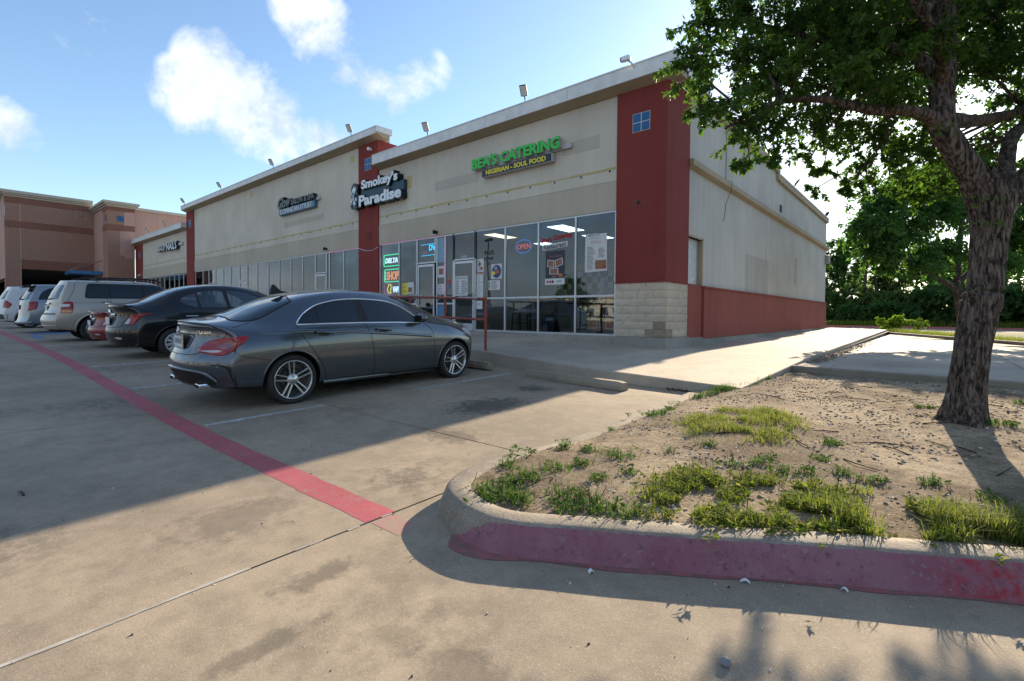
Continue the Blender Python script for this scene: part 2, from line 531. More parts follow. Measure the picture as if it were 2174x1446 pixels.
# ---- parking lot: cast slabs on a dark bed, joints left open
lot = sheet('parking_lot', -80, 20, -40, 7.62, gz, 1.0, darkm, dz=-.022, kind='structure')
xe = [20, 11, 6.5, 2, -2.52, -7, -11.5, -16, -20.5, -25, -34, -52, -80]
ye = [-40, -19.2, -10.2, -5.7, -1.2, 3.3, 7.62]
J = .008
for a in range(len(xe)-1):
    for c in range(len(ye)-1):
        if xe[a] > 2.1 and ye[c] > -1.3: continue      # the planted island is here
        sheet('concrete_slab', xe[a+1]+J, xe[a]-J, ye[c]+J, ye[c+1]-J, gz, .6, conc, lot, thick=.05)
# slab under / before the island (kerb sits on it)
for a in (0, 1, 2):
    sheet('concrete_slab', xe[a+1]+J, xe[a]-J, -1.2+J, 3.3-J, gz, .6, conc, lot, thick=.05)
# sealant worked into the long joint
seal = plain('joint_sealant', (.36, .34, .31), .8, var=.25, scale=9)
mb = MB()
rr = random.Random(3)
for k in range(60):
    y0 = -2.6+k*.075; y1 = y0+.0755
    if y0 > .95 and rr.random() < .55: continue
    w = .010+.002*math.sin(y0*9)
    if y0 > .95: w *= .6
    x0 = -2.52+.006*math.sin(y0*5)
    mb.add([(x0-w, y0, gz(x0, y0)+.003), (x0+w, y0, gz(x0, y0)+.003), (x0+w, y1, gz(x0, y1)+.003), (x0-w, y1, gz(x0, y1)+.003),
            (x0, y0, gz(x0, y0)+.007), (x0, y1, gz(x0, y1)+.007)], [(0, 4, 5, 3), (4, 1, 2, 5)])
obj('joint_sealant', mb, seal, lot)

# ---- painted markings, sheets 4 mm above the slabs
redp = worn_paint('red_lot_paint', (.35, .085, .102), .5)
whp = worn_paint('white_lot_paint', (.46, .47, .48), 1.25)
bluep = worn_paint('blue_lot_paint', (.06, .17, .36), .7)
mb = MB(); V_ = []
nst = 700
for i in range(nst+1):
    x = -60+57.47*(1-(1-i/nst)**1.8)
    e0, e1 = .012*noise.noise((x*2.3, 0, 1))+.007*noise.noise((x*11, 3, 1)), .012*noise.noise((x*2.3, 7, 1))+.007*noise.noise((x*11, 9, 1))
    for y in (1.65+e0, 1.755, 1.86+e1): V_.append((x, y, gz(x, y)+.0012))
mb.add(V_, [(3*i+k, 3*i+3+k, 3*i+4+k, 3*i+1+k) for i in range(nst) for k in (0, 1)])
obj('red_stripe', mb, redp, lot, label='long red fire lane stripe on the lot')
sheet('red_stripe', -2.5, -2.24, 1.67, 1.83, gz, .1, worn_paint('faded_red_lot_paint', (.34, .17, .15), 1.2, (.26, .22, .175)), lot, dz=.0012, label='faded pink end of the stripe at the kerb')
for x in (-5.92, -8.87, -11.7, -14.5, -17.4, -20.35, -23.3, -26.3, -29.2):
    for y0, y1 in ((1.9, 3.25), (4.7, 6.9)):
        sheet('white_stall_line', x-.05, x+.05, y0, y1, gz, .45, whp, lot, dz=.002)
sheet('blue_marking', -22.9, -21.0, 2.15, 2.35, gz, .4, bluep, lot, dz=.004)
sheet('blue_marking', -22.9, -20.6, 3.3, 3.5, gz, .4, bluep, lot, dz=.004)
sheet('blue_marking', -24.9, -23.5, 2.3, 4.0, gz, .4, bluep, lot, dz=.004)

# ---- sidewalk slabs with upstanding kerb faces
walk = sheet('sidewalk', -62, -1.99, 7.7, 36, sz, 2.0, darkm, dz=-.09, kind='structure')
def walk_slab(poly, f=sz, mat=conc2, name='walk_slab', parent=walk, drop=None, sub=0):
    """polygon slab: top follows f, edges chamfered, sides run down to the lot"""
    pts = []
    n = len(poly)
    for i in range(n):
        p, q = poly[i], poly[(i+1) % n]
        L = math.hypot(q[0]-p[0], q[1]-p[1]); k = max(1, int(L/.6))
        for t in range(k):
            pts.append((p[0]+(q[0]-p[0])*t/k, p[1]+(q[1]-p[1])*t/k))
    cx = sum(p[0] for p in pts)/len(pts); cy = sum(p[1] for p in pts)/len(pts)
    mb = MB()
    n = len(pts)
    def shr(p, d):
        L = math.hypot(p[0]-cx, p[1]-cy)
        return (p[0]+(cx-p[0])*d/L, p[1]+(cy-p[1])*d/L)
    rings = []
    for d, dz in ((.004, -.45 if drop is None else -drop), (.004, -.018), (.012, -.004), (.03, 0.0)):
        rings.append([(*shr(p, d), f(*p)+dz) for p in pts])
    vs = [v for r in rings for v in r]
    fs = [(k*n+i, k*n+(i+1) % n, (k+1)*n+(i+1) % n, (k+1)*n+i) for k in range(3) for i in range(n)]
    top = [3*n+i for i in range(n)]
    vs.append((cx, cy, f(cx, cy))); c = len(vs)-1
    fs += [(top[i], top[(i+1) % n], c) for i in range(n)]
    mb.add(vs, fs)
    return obj(name, mb, mat, parent)
front = lambda x: 7.6 if x <= -7.3 else 7.6+(x+7.3)*(-.6/5.35)
gx = [-1.95, -4.72, -7.3, -10.0, -12.9, -16, -19, -22, -25, -28.5, -32, -36, -40, -45, -51]
for a, b_ in zip(gx[:-1], gx[1:]):
    walk_slab([(b_, front(b_)), (a, front(a)), (a, 11.14), (b_, 11.14)])
gy = [11.14, 14.2, 17.2, 20.2, 23.2, 26.2, 29.2, 32.2, 35.8]
for a, b_ in zip(gy[:-1], gy[1:]):
    walk_slab([(-4.9, a), (-1.97-.006*(a-11), a), (-1.97-.006*(b_-11), b_), (-4.9, b_)])

# ---- side parking pad with low kerbs
pad = sheet('side_parking_pad', -1.95, 14, 10.1, 36.2, padz, 2.0, darkm, dz=-.05, kind='structure')
backk = lambda x: 36.0-(x+2.1)*2.61          # back kerb runs diagonally
def frontk(x): return 10.03-.115*(x+1.96)
for i, (a, b_) in enumerate(((-1.94, 1.2), (1.2, 4.4), (4.4, 8.0))):
    for y0, y1 in ((None, 14.5), (14.5, 19), (19, 23.5), (23.5, 29), (29, 35.4)):
        p0 = max(y0 or 0, frontk(a)+.17) if y0 is None else y0
        p1 = frontk(b_)+.17 if y0 is None else y0
        q = [(a, p0), (b_, p1), (b_, min(y1, backk(b_)-.1)), (a, min(y1, backk(a)-.1))]
        if q[2][1] <= q[1][1]+.2:
            if q[3][1] <= q[0][1]+.3: continue
            xx = a+(36.0-2.1*2.61-.1-q[0][1])/2.61-a if False else None
            bx = (36.0-.1-q[0][1])/2.61-2.1
            q = [(a, q[0][1]), (min(b_, bx), q[0][1]), (a, min(y1, backk(a)-.1))]
        walk_slab(q, padz, conc2, 'pad_slab', pad, drop=.12)
def kerb_run(name, p, q, zf, h, w=.15, mat=kerbm, parent=None, seg=3.0, down=.3, **kw):
    """straight upstand kerb between two plan points, cast in lengths"""
    p, q = Vector((*p, 0)), Vector((*q, 0))
    d = (q-p); L = d.length; d.normalize(); nrm = Vector((-d.y, d.x, 0))
    prof = [(0, -down), (0, h-.02), (.008, h-.006), (.022, h), (w-.022, h), (w-.008, h-.006), (w, h-.02), (w, -down)]
    n = max(1, int(L/seg)); out = []
    for k in range(n):
        a, c = p+d*(L*k/n+.004), p+d*(L*(k+1)/n-.004)
        mb = MB(); vs = []
        for e in (a, c):
            for o_, z in prof:
                r = e+nrm*o_
                vs.append((r.x, r.y, zf(r.x, r.y)+z))
        m = len(prof)
        mb.add(vs, [(i, i+1, m+i+1, m+i) for i in range(m-1)]+[list(range(m))[::-1], list(range(m, 2*m))])
        out.append(obj(name, mb, mat, parent, **kw))
    return out
kb = tag(obj('kerb', MB().box(-2.1, -2.09, 9.9, 9.91, .1, .11), kerbm), kind='structure')
kerb_run('kerb_stone', (-1.95, 10.03), (9.0, 8.77), padz, .018, .16, parent=kb)
kerb_run('kerb_stone', (2.95, 22.8), (-2.05, 35.85), padz, .125, .16, parent=kb)
kerb_run('kerb_stone', (8.0, 9.6), (2.95, 22.8), padz, .125, .16, parent=kb)

# ---- planted island: rounded kerb, painted red along the lane
isl_o = [(-2.62, 7.3), (-2.56, 5.6), (-2.55, 4.0), (-2.55, 3.1), (-2.53, 2.62), (-2.5, 2.35), (-2.43, 2.15), (-2.3, 2.0), (-2.1, 1.9), (-1.88, 1.85), (-1.62, 1.885),
         (-1.3, 2.06), (-.9, 2.28), (-.4, 2.58), (.05, 2.83), (.6, 3.12), (1.6, 3.62), (3.2, 4.4), (6.5, 6.0), (9.5, 7.5)]
def cr(pts, n):
    """Catmull-Rom through plan points"""
    out = []
    P = [pts[0]]+list(pts)+[pts[-1]]
    for i in range(1, len(P)-2):
        for t in range(n):
            u = t/n
            out.append(tuple(.5*((2*P[i][k])+(-P[i-1][k]+P[i+1][k])*u+(2*P[i-1][k]-5*P[i][k]+4*P[i+1][k]-P[i+2][k])*u*u+(-P[i-1][k]+3*P[i][k]-3*P[i+1][k]+P[i+2][k])*u**3) for k in range(len(pts[0]))))
    out.append(tuple(pts[-1]))
    return out
path = cr(isl_o, 18)
def kh(x, y):          # kerb height above the lot: tapers away along the stall side
    if x < -1.9 and y > 1.95:
        return .155-.118*smooth01(2.5, 3.9, y)
    return .155
km, kbn, kp = principled('island_kerb_paint', (.2, .18, .15), .8, spec=.3)
g = kbn('ShaderNodeNewGeometry').outputs['Position']
at = kbn('ShaderNodeAttribute', attribute_name='paint').outputs['Fac']
base = kbn.mix(kbn.ramp(kbn.noise(g, 3.0, 7, .65), (.36, 0), (.66, 1)), (.165, .143, .112), (.30, .262, .212))
base = kbn.mix(kbn.math('MULTIPLY', kbn.ramp(kbn.noise(g, 75, 4, .7), (.52, 0), (.68, 1)), .5), base, (.42, .38, .32))
base = kbn.mix(kbn.math('MULTIPLY', kbn.ramp(kbn.noise(g, 48, 4, .7), (.54, 0), (.68, 1)), .6), base, (.06, .052, .045))
red = kbn.mix(kbn.ramp(kbn.noise(g, 2.4, 6, .65), (.35, 0), (.62, 1)), (.205, .070, .102), (.25, .120, .152))
fresh = kbn.math('MULTIPLY', kbn.ramp(kbn('ShaderNodeSeparateXYZ', {0: g}).outputs[0], (.0, 0.0), (.12, 1.0)), kbn.ramp(kbn.noise(g, 16, 6, .7), (.42, 0), (.6, 1)))
red = kbn.mix(kbn.math('MULTIPLY', fresh, .75), red, (.30, .012, .02))
msk = kbn.math('ADD', at, kbn.math('MULTIPLY', kbn.math('SUBTRACT', kbn.noise(g, 26, 6, .7), .5), .8))
msk = kbn.ramp(msk, (.46, 0), (.56, 1))
blk_ = kbn.math('MULTIPLY', kbn.ramp(kbn.noise(g, 21, 8, .8), (.54, 0), (.64, 1)), kbn.ramp(kbn.noise(g, 2.6, 3), (.34, 0), (.55, 1)))
red = kbn.mix(kbn.math('MULTIPLY', blk_, .75), red, (.03, .022, .022))
scr = kbn.math('MULTIPLY', kbn.ramp(kbn.noise(g, 33, 7, .75), (.57, 0), (.64, 1)), kbn.ramp(kbn.noise(g, 4, 3), (.36, 0), (.55, 1)))
msk = kbn.math('MULTIPLY', msk, kbn.math('SUBTRACT', 1.0, kbn.math('MULTIPLY', scr, .85)))
kbn.l.new(kbn.mix(msk, base, red), kp.inputs['Base Color'])
kbn.l.new(kbn('ShaderNodeBump', {'Height': kbn.math('ADD', kbn.noise(g, 70, 5, .7), kbn.math('MULTIPLY', kbn.noise(g, 9, 4, .6), 1.4)), 'Strength': .55, 'Distance': .009}).outputs[0], kp.inputs['Normal'])
def dirt_z(x, y):
    e = .030*noise.noise((x*1.1, y*1.1, 3.1))+.012*noise.noise((x*4.3, y*4.3, 1.7))
    base_ = gz(x, y)+.135
    base_ = min(base_, .32) if y > 5 else base_
    left = smooth01(-1.7, -2.5, x)*smooth01(2.6, 4.2, y)
    back = smooth01(8.3, 9.9, y)*.03
    mound = .05*math.exp(-((x-.19)**2+(y-6.0)**2)/.5)
    return base_-.085*left-back+e+mound
def kerb_loop():
    mb = MB(); P = [Vector((p[0], p[1], 0)) for p in path]
    n = len(P); W = []
    paint = []
    for i, p in enumerate(P):
        t = (P[min(i+1, n-1)]-P[max(i-1, 0)]).normalized()
        nr = Vector((-t.y, t.x, 0))           # towards the planting
        z0 = gz(p.x, p.y); h = kh(p.x, p.y)
        s_ = h/.155
        wob = .004*noise.noise((p.x*6, p.y*6, 0))
        run = max(0, i-52)                     # how far round the painted lane side
        lane = smooth01(-2.05, -1.55, p.x) if p.y < 8 and i > 126 else 0.0
        prof = [(-.02*s_, -.03, 1), (0, 0.004, 1), (.012*s_, .03*s_, 1), (.035*s_, h*.55, 1), (.055*s_, h*.85, .95), (.068*s_, h*.95, .25), (.088*s_+.004, h, 0), (.15, h+.002, 0), (.2, h, 0), (.215, h-.015, 0), (.22, h-.2, 0)]
        for d, z, pa in prof:
            q = p+nr*(d+wob)
            mb.v.append((q.x, q.y, z0+z)); paint.append(pa*smooth01(-2.16+1.9*max(0, z), -1.86+1.9*max(0, z), p.x)*(1 if p.y < 8 and i > 126 else 0))
        # chipped notch in the arris
    m = len(prof)
    for i in range(n-1):
        for k in range(m-1):
            mb.f.append([i*m+k, (i+1)*m+k, (i+1)*m+k+1, i*m+k+1]); mb.m.append(0); mb.sm.append(True)
    o = obj('island_kerb', mb, km, kind='structure')
    a = o.data.attributes.new('paint', 'FLOAT', 'POINT')
    a.data.foreach_set('value', paint)
    return o
kerb_loop()
# faded paint washed on to the slab at the kerb foot
mb = MB()
fp = [p for p in path if -2.05 < p[0] < 7 and p[1] < 7]
V_ = []
for i in range(len(fp)):
    a, b_ = Vector((*fp[max(i-1, 0)], 0)), Vector((*fp[min(i+1, len(fp)-1)], 0))
    t = (b_-a).normalized(); nr = Vector((-t.y, t.x, 0)); c = Vector((*fp[i], 0))
    w = (.03+.02*noise.noise((c.x*3, c.y*3, 0))+.07*smooth01(-1.5, -1.85, c.x))*smooth01(-2.05, -1.9, c.x)
    for q in (c-nr*w, c+nr*.004): V_.append((q.x, q.y, gz(q.x, q.y)+.003))
mb.add(V_, [(2*i, 2*i+2, 2*i+3, 2*i+1) for i in range(len(fp)-1)])
obj('kerb_foot_paint', mb, worn_paint('faded_kerb_paint', (.30, .10, .105), 1.0, (.12, .10, .085)), lot)

# dirt surface
dm, db, dp = principled('dry_dirt', (.3, .25, .18), .97, spec=.1)
g = db('ShaderNodeNewGeometry').outputs['Position']
c = db.mix(db.ramp(db.noise(g, 1.1, 7, .68), (.40, 0), (.62, 1)), (.135, .10, .068), (.37, .30, .215))
c = db.mix(db.math('MULTIPLY', db.ramp(db.noise(g, 13, 6, .7), (.5, 0), (.66, 1)), .7), c, (.10, .08, .06))
c = db.mix(db.math('MULTIPLY', db.ramp(db.noise(g, 60, 4, .7), (.56, 0), (.66, 1)), .65), c, (.45, .40, .32))
c = db.mix(db.math('MULTIPLY', db.ramp(db.noise(g, 42, 4, .7), (.56, 0), (.66, 1)), .6), c, (.06, .05, .04))
db.l.new(c, dp.inputs['Base Color'])
db.l.new(db('ShaderNodeBump', {'Height': db.math('ADD', db.noise(g, 55, 6, .75), db.noise(g, 14, 5, .7)), 'Strength': .8, 'Distance': .02}).outputs[0], dp.inputs['Normal'])
inner = []
PP = [Vector((p[0], p[1], 0)) for p in path]
for i, p in enumerate(PP):
    t = (PP[min(i+1, len(PP)-1)]-PP[max(i-1, 0)]).normalized()
    q = p+Vector((-t.y, t.x, 0))*.21
    inner.append((q.x, q.y))
poly = inner+[(9.4, 8.8), (-1.93, 10.06), (-1.94, 7.0), (-2.35, 7.05)]
def in_poly(x, y, poly):
    c = False; j = len(poly)-1
    for i in range(len(poly)):
        if (poly[i][1] > y) != (poly[j][1] > y) and x < (poly[j][0]-poly[i][0])*(y-poly[i][1])/(poly[j][1]-poly[i][1])+poly[i][0]:
            c = not c
        j = i
    return c
def fill2d(poly, step, jit=0.0, rng=None):
    """constrained triangulation of a plan polygon with interior points"""
    pts = []
    n = len(poly)
    for i in range(n):
        p, q = poly[i], poly[(i+1) % n]
        k = max(1, int(math.hypot(q[0]-p[0], q[1]-p[1])/step))
        for t in range(k):
            pts.append((p[0]+(q[0]-p[0])*t/k, p[1]+(q[1]-p[1])*t/k))
    nb = len(pts); edges = [(i, (i+1) % nb) for i in range(nb)]
    x0, x1 = min(p[0] for p in poly), max(p[0] for p in poly); y0, y1 = min(p[1] for p in poly), max(p[1] for p in poly)
    y = y0+step*.5
    while y < y1:
        x = x0+step*.5
        while x < x1:
            if in_poly(x, y, pts): pts.append((x, y))
            x += step
        y += step
    r = delaunay_2d_cdt([Vector(p) for p in pts], edges, [], 2 if False else 1, 1e-6)
    return [tuple(v) for v in r[0]], [list(f) for f in r[2]]
V2, F2 = fill2d(poly, .09)
mb = MB()
mb.add([(x, y, dirt_z(x, y)) for x, y in V2], F2, 0, True)
obj('planting_bed_soil', mb, dm, kind='structure')

# street behind and its far kerb, verge
sheet('back_street', -40, 60, 41.0, 49, lambda x, y: .40, 6, concrete('street_concrete', (.3, .28, .25), .2, .5, .2), kind='structure', thick=.2)
mb = MB(); mb.box(-40, 60, 49.0, 49.2, .2, .56)
obj('street_kerb', mb, worn_paint('street_kerb_paint', (.34, .10, .10), .8), kind='structure')
sheet('verge', -60, 80, 49.2, 75, lambda x, y: .52+.01*(y-49), 8, gm, kind='structure')
sheet('rear_verge', -2.2, 12, 24.5, 41, lambda x, y: .36+.004*(y-24) if y > backk(x)+.1 else .2, .8, gm, kind='structure')
# ================================================================ the shop building
cream = stucco('cream_stucco', (.585, .54, .455), .2)
cream2 = stucco('fascia_stucco', (.47, .42, .335), .18)
sidew = stucco('side_wall_stucco', (.53, .505, .46), .36, (.95, .92, .86))
redst = stucco('red_stucco', (.225, .046, .040), .25, (.8, .8, .8))
redst2 = stucco('red_dado_stucco', (.27, .078, .06), .35, (.9, .8, .7))
trimc = stucco('trim_stucco', (.40, .33, .235), .2)
capm = plain('metal_coping', (.64, .66, .66), .5, .0, var=.14, scale=2.5)
alum = plain('aluminium_frame', (.50, .52, .54), .38, .55, var=.08)
alumd = plain('dark_gasket', (.02, .022, .025), .6)
grey_c = concrete('base_concrete', (.30, .295, .275), .25, .7, .4)
tile_b = plain('blue_tile', (.008, .10, .25), .45, var=.12)
grout = plain('white_grout', (.55, .58, .6), .7)
yel = worn_paint('bare_yellow_foam', (.48, .41, .16), .7, (.42, .38, .27))
roofm = plain('roof_membrane', (.35, .34, .32), .9)
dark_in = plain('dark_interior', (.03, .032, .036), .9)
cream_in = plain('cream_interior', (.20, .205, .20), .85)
ceil_in = plain('ceiling_tile', (.25, .26, .26), .9)
floor_in = plain('interior_floor', (.12, .10, .085), .4)
reflm = plain('pale_sky_reflection', (.34, .36, .38), .85, var=.1, scale=3)  # pale colour standing in for sky mirrored in the panes
pane_m = glass_pane('shop_glass', (.62, .70, .74), .02)
pane_d = glass_pane('tinted_shop_glass', (.42, .50, .55), .05)

shop = thing('shop_building', (-20, 11.1, .5), 'long low shop building with cream stucco walls, red piers and shop fronts', 'building')
YF, YW = 11.10, 11.155           # pier face, wall face
H_HEAD, H_BAND, SOF1, SOF2 = 3.90, 4.615, 6.70, 7.835
FL = .74

def B(name, mats, *boxes, **kw):
    mb = MB()
    for b_ in boxes: mb.box(*b_)
    return mb.build(name, mats, shop, **kw)

# walls of the three bays: fascia over the glass, sign band above it with a reveal between
bays = [(-16.157, -6.09, SOF1), (-36.33, -17.479, SOF2), (-48.2, -37.70, SOF1)]
for x0, x1, top in bays:
    B('wall', cream, (x0, x1, YW, YW+.25, H_BAND+.012, top+.5))
    B('fascia', cream2, (x0, x1, YW-.02, YW+.25, H_HEAD, H_BAND))
    # strip of bare yellow foam left by a removed canopy, with its anchor stubs
    rr = random.Random(int(-x0*10))
    mb = MB(); x = x0+.03
    while x < x1-.1:
        w = min(rr.uniform(.25, .9), x1-.05-x)
        hgt = rr.uniform(.016, .04); zc = 4.945+rr.uniform(-.008, .008)
        mb.box(x, x+w, YW-.006, YW+.02, zc-hgt, zc+hgt*.6)
        x += w+rr.uniform(0, .012)
    mb.build('yellow_strip', yel, shop, kind='stuff')
    mb = MB(); x = x0+.5
    while x < x1-.2:
        mb.box(x-.018, x+.018, YW-.006, YW, 4.86, 4.91); mb.box(x-.012, x+.02, YW-.03, YW, 4.875, 4.89)
        x += .85
    mb.build('anchor_stub', alumd, shop, kind='stuff')
# patches of fresh stucco beside the signs
patch = stucco('patched_stucco', (.49, .455, .395), .1)
B('stucco_patch', patch, (-12.95, -10.95, YW-.006, YW, 5.42, 5.72))
B('stucco_patch', patch, (-7.78, -6.62, YW-.006, YW, 5.55, 5.87))
B('stucco_patch', stucco('ghost_patch', (.48, .44, .37), .2), (-23.9, -20.2, YW-.004, YW, 5.35, 5.6))
for x in (-36.0, -27.6, -18.0):
    B('yellow_patch', yel, (x-.14, x+.14, YW-.006, YW, 7.35, 7.62))

# piers
def pier(x0, x1, z0, z1, y1=12.0):
    return B('pier', redst, (x0, x1, YF, y1, z0, z1))
pier(-17.479, -16.157, .6, SOF2); pier(-37.70, -36.33, .6, SOF2); pier(-50.15, -48.20, .6, SOF1)
pier(-6.09, -4.79, 2.085, SOF1+.1, 12.48)
# corner pier foot: split-face blocks over a concrete plinth
blockm = concrete('split_face_block', (.52, .46, .375), .35, .35, .9)
dirtyb = concrete('stained_block', (.33, .275, .21), .4, 1.4, .9)
B('block_core', grey_c, (-6.06, -4.82, YF+.03, 12.45, .74, 2.06))
B('ledge', redst, (-6.11, -4.77, YF-.022, 12.50, 2.058, 2.088))
rr = random.Random(11)
bl = []
def block(x0, x1, y0, y1, z0, z1, face):
    """one split-face block with an uneven outer face"""
    n, m = 5, 3
    mb = MB()
    if face == 'f':
        pts = [[(x0+(x1-x0)*i/n, y0+(rr.uniform(-.011, .004) if 0 < i < n and 0 < j < m else .006), z0+(z1-z0)*j/m) for i in range(n+1)] for j in range(m+1)]
        bk = lambda p: (p[0], YF+.05, p[2])
    else:
        pts = [[(x1+(rr.uniform(-.004, .011) if 0 < i < n and 0 < j < m else -.006), y0+(y1-y0)*i/n, z0+(z1-z0)*j/m) for i in range(n+1)] for j in range(m+1)]
        bk = lambda p: (-4.84, p[1], p[2])
    fl = [p for r in pts for p in r]
    w = n+1
    mb.add(fl, [(j*w+i, j*w+i+1, (j+1)*w+i+1, (j+1)*w+i) for j in range(m) for i in range(n)], 0, False)
    rim = [(0, i) for i in range(n+1)]+[(j, n) for j in range(1, m+1)]+[(m, i) for i in range(n-1, -1, -1)]+[(j, 0) for j in range(m-1, 0, -1)]
    top = [pts[j][i] for j, i in rim]; k = len(rim)
    mb.add(top+[bk(p) for p in top], [(i, k+i, k+(i+1) % k, (i+1) % k) for i in range(k)])
    mat = dirtyb if (face == 's' and x1 > -5 and y0 < 11.4 and rr.random() < .3) or (face == 'f' and z0 < 1.0 and rr.random() < .2) else blockm
    return mb.build('stone_block', mat, shop)
zc = [.755+i*.1865 for i in range(8)]
for r in range(7):
    off = .2 if r % 2 else .4
    x = -6.085
    first = True
    while x < -4.80:
        w = off if first else .4
        first = False
        e = min(x+w, -4.795)
        if -4.795-e < .1: e = -4.795
        block(x+.003, e-.003, YF, 0, zc[r]+.003, zc[r+1]-.003, 'f')
        x = e+1e-6
        if e >= -4.796: break
    y = YF+.06; first = True
    while y < 12.46:
        e = min(y+(off if first else .4), 12.47); first = False
        if 12.47-e < .1: e = 12.47
        block(0, -4.79, y+.003, e-.003, zc[r]+.003, zc[r+1]-.003, 's')
        y = e+1e-6
        if e >= 12.469: break
# plinths
B('plinth', grey_c, (-16.157, -6.05, YF-.015, YF+.12, .2, .745), (-6.05, -4.775, YF-.015, 12.55, .2, .748))
B('plinth', grey_c, (-36.4, -16.15, YF-.01, YF+.12, .3, .80), (-50.2, -36.4, YF-.01, YF+.12, .3, .83))
mb = MB(); mb.box(-5.0, -4.80, 12.55, 33.26, .3, .70); mb.build('plinth', grey_c, shop)

# emblems: four blue tiles on each pier
def emblem(x0, x1, z0, z1):
    f = B('tile_emblem', grout, (x0, x1, YF-.008, YF+.01, z0, z1))
    xm, zm, j = (x0+x1)/2, (z0+z1)/2, .012
    for a, b_ in ((x0, xm), (xm, x1)):
        for c_, d in ((z0, zm), (zm, z1)):
            MB().bevbox(a+j, b_-j, YF-.016, YF-.007, c_+j, d-j, .003).build('blue_tile', tile_b, f)
emblem(-5.667, -5.22, 5.668, 6.108); emblem(-17.046, -16.607, 6.81, 7.27)
emblem(-37.23, -36.79, 6.80, 7.26); emblem(-49.13, -48.66, 5.64, 6.09)
B('repair_patch', stucco('brown_repair', (.20, .055, .04), .4), (-5.726, -5.263, YF-.006, YF+.01, 3.86, 4.085))
mb = MB(); mb.lathe([(0, YF-.008), (.045, YF-.008), (.045, YF+.0)], 14, (-5.49, 0, 3.985), 'y'); mb.build('cable_hole', alumd, shop)
B('repair_patch', stucco('brown_repair2', (.17, .04, .035), .4), (-16.95, -16.6, YF-.006, YF+.01, 4.1, 4.4))

# cornices: raked soffit, coping face, seams
def cornice(x0, x1, zs, ztop, yo=10.8, seam=3.05, wrap=True):
    prof = [(YF+.3, zs), (YF, zs), (yo+.02, zs+.108), (yo, zs+.116), (yo, ztop-.012), (yo-.012, ztop-.012), (yo-.012, ztop+.012), (YF+.4, ztop+.02), (YF+.4, zs)]
    soff = MB().prism([(YF+.28, zs+.004), (YF, zs), (yo+.012, zs+.108), (yo+.012, zs+.16), (YF+.28, zs+.16)], 0, x0, x1)
    soff.build('soffit', trimc, shop)
    face = MB()
    x = x0
    n = max(1, round((x1-x0)/seam)); L = (x1-x0)/n
    for i in range(n):
        a, b_ = x0+i*L+(.004 if i else 0), x0+(i+1)*L-(.004 if i < n-1 else 0)
        f = MB().prism([(yo+.012, zs+.115), (yo, zs+.115), (yo, ztop-.03), (yo-.014, ztop-.03), (yo-.014, ztop), (YF+.4, ztop+.02), (YF+.4, zs+.17), (yo+.012, zs+.17)], 0, a, b_)
        f.build('coping', capm, shop)
cornice(-16.12, -4.46, SOF1, 7.17)
cornice(-37.75, -15.83, SOF2, 8.215)
cornice(-50.45, -37.72, SOF1, 7.17)
# returns of the corner cornice along the side, then the stepped parapet trim
B('coping', capm, (-4.80, -4.46, 11.5, 12.9, 6.82, 7.17))
trs = MB(); trs.box(-4.9, -4.735, 12.9, 21.7, 6.86, 7.10); trs.box(-4.9, -4.735, 21.45, 21.7, 6.60, 6.86); trs.box(-4.9, -4.735, 21.7, 33.3, 6.56, 6.80)
trs.build('parapet_trim', trimc, shop)
cps = MB(); cps.box(-5.0, -4.72, 12.9, 21.72, 7.10, 7.135); cps.box(-5.0, -4.72, 21.72, 33.32, 6.80, 6.835)
cps.build('parapet_coping', capm, shop)
# end walls of the taller middle parapet
B('parapet_return', redst, (-16.42, -16.16, 12.0, 12.4, 6.9, SOF2), (-37.70, -37.45, 12.0, 12.4, 6.9, SOF2))
B('parapet_back', roofm, (-37.6, -16.2, YW+.26, YW+.5, 6.2, 8.1))

# side wall
B('side_wall', sidew, (-5.05, -4.84, 12.48, 12.56, .5, 6.9), (-5.05, -4.84, 13.62, 21.6, 2.05, 6.9), (-5.05, -4.84, 12.56, 13.62, 3.30, 6.9), (-5.05, -4.84, 21.6, 33.24, 2.05, 6.6))
B('red_dado', redst2, (-5.05, -4.836, 12.52, 13.6, .68, 2.10))
rng2 = [13.6, 18.5, 23.4, 28.4, 33.27]
for a, b_ in zip(rng2[:-1], rng2[1:]):
    B('red_dado', redst2, (-5.05, -4.775, a+.004, b_-.004, .66, 2.03))
B('dado_ledge', redst2, (-5.0, -4.745, 13.58, 33.29, 2.03, 2.075))
mb = MB().prism([(-4.85, 5.00), (-4.70, 5.06), (-4.69, 5.07), (-4.69, 5.215), (-4.85, 5.24)], 1, 12.49, 33.45)
mb.build('string_course', trimc, shop)
# side window niche
B('niche_reveal', trimc, (-4.99, -4.82, 13.545, 13.625, 2.10, 3.34), (-4.99, -4.82, 12.5, 13.625, 3.30, 3.345))
nf = B('side_window', alum, (-4.975, -4.94, 12.5, 12.56, 2.10, 3.30), (-4.975, -4.94, 13.49, 13.545, 2.10, 3.30), (-4.975, -4.94, 12.56, 13.49, 2.10, 2.14), (-4.975, -4.94, 12.56, 13.49, 3.26, 3.30))
MB().box(-4.966, -4.956, 12.56, 13.49, 2.14, 3.26).build('pane', plain('white_window_film', (.55, .6, .62), .25, var=.05), nf)
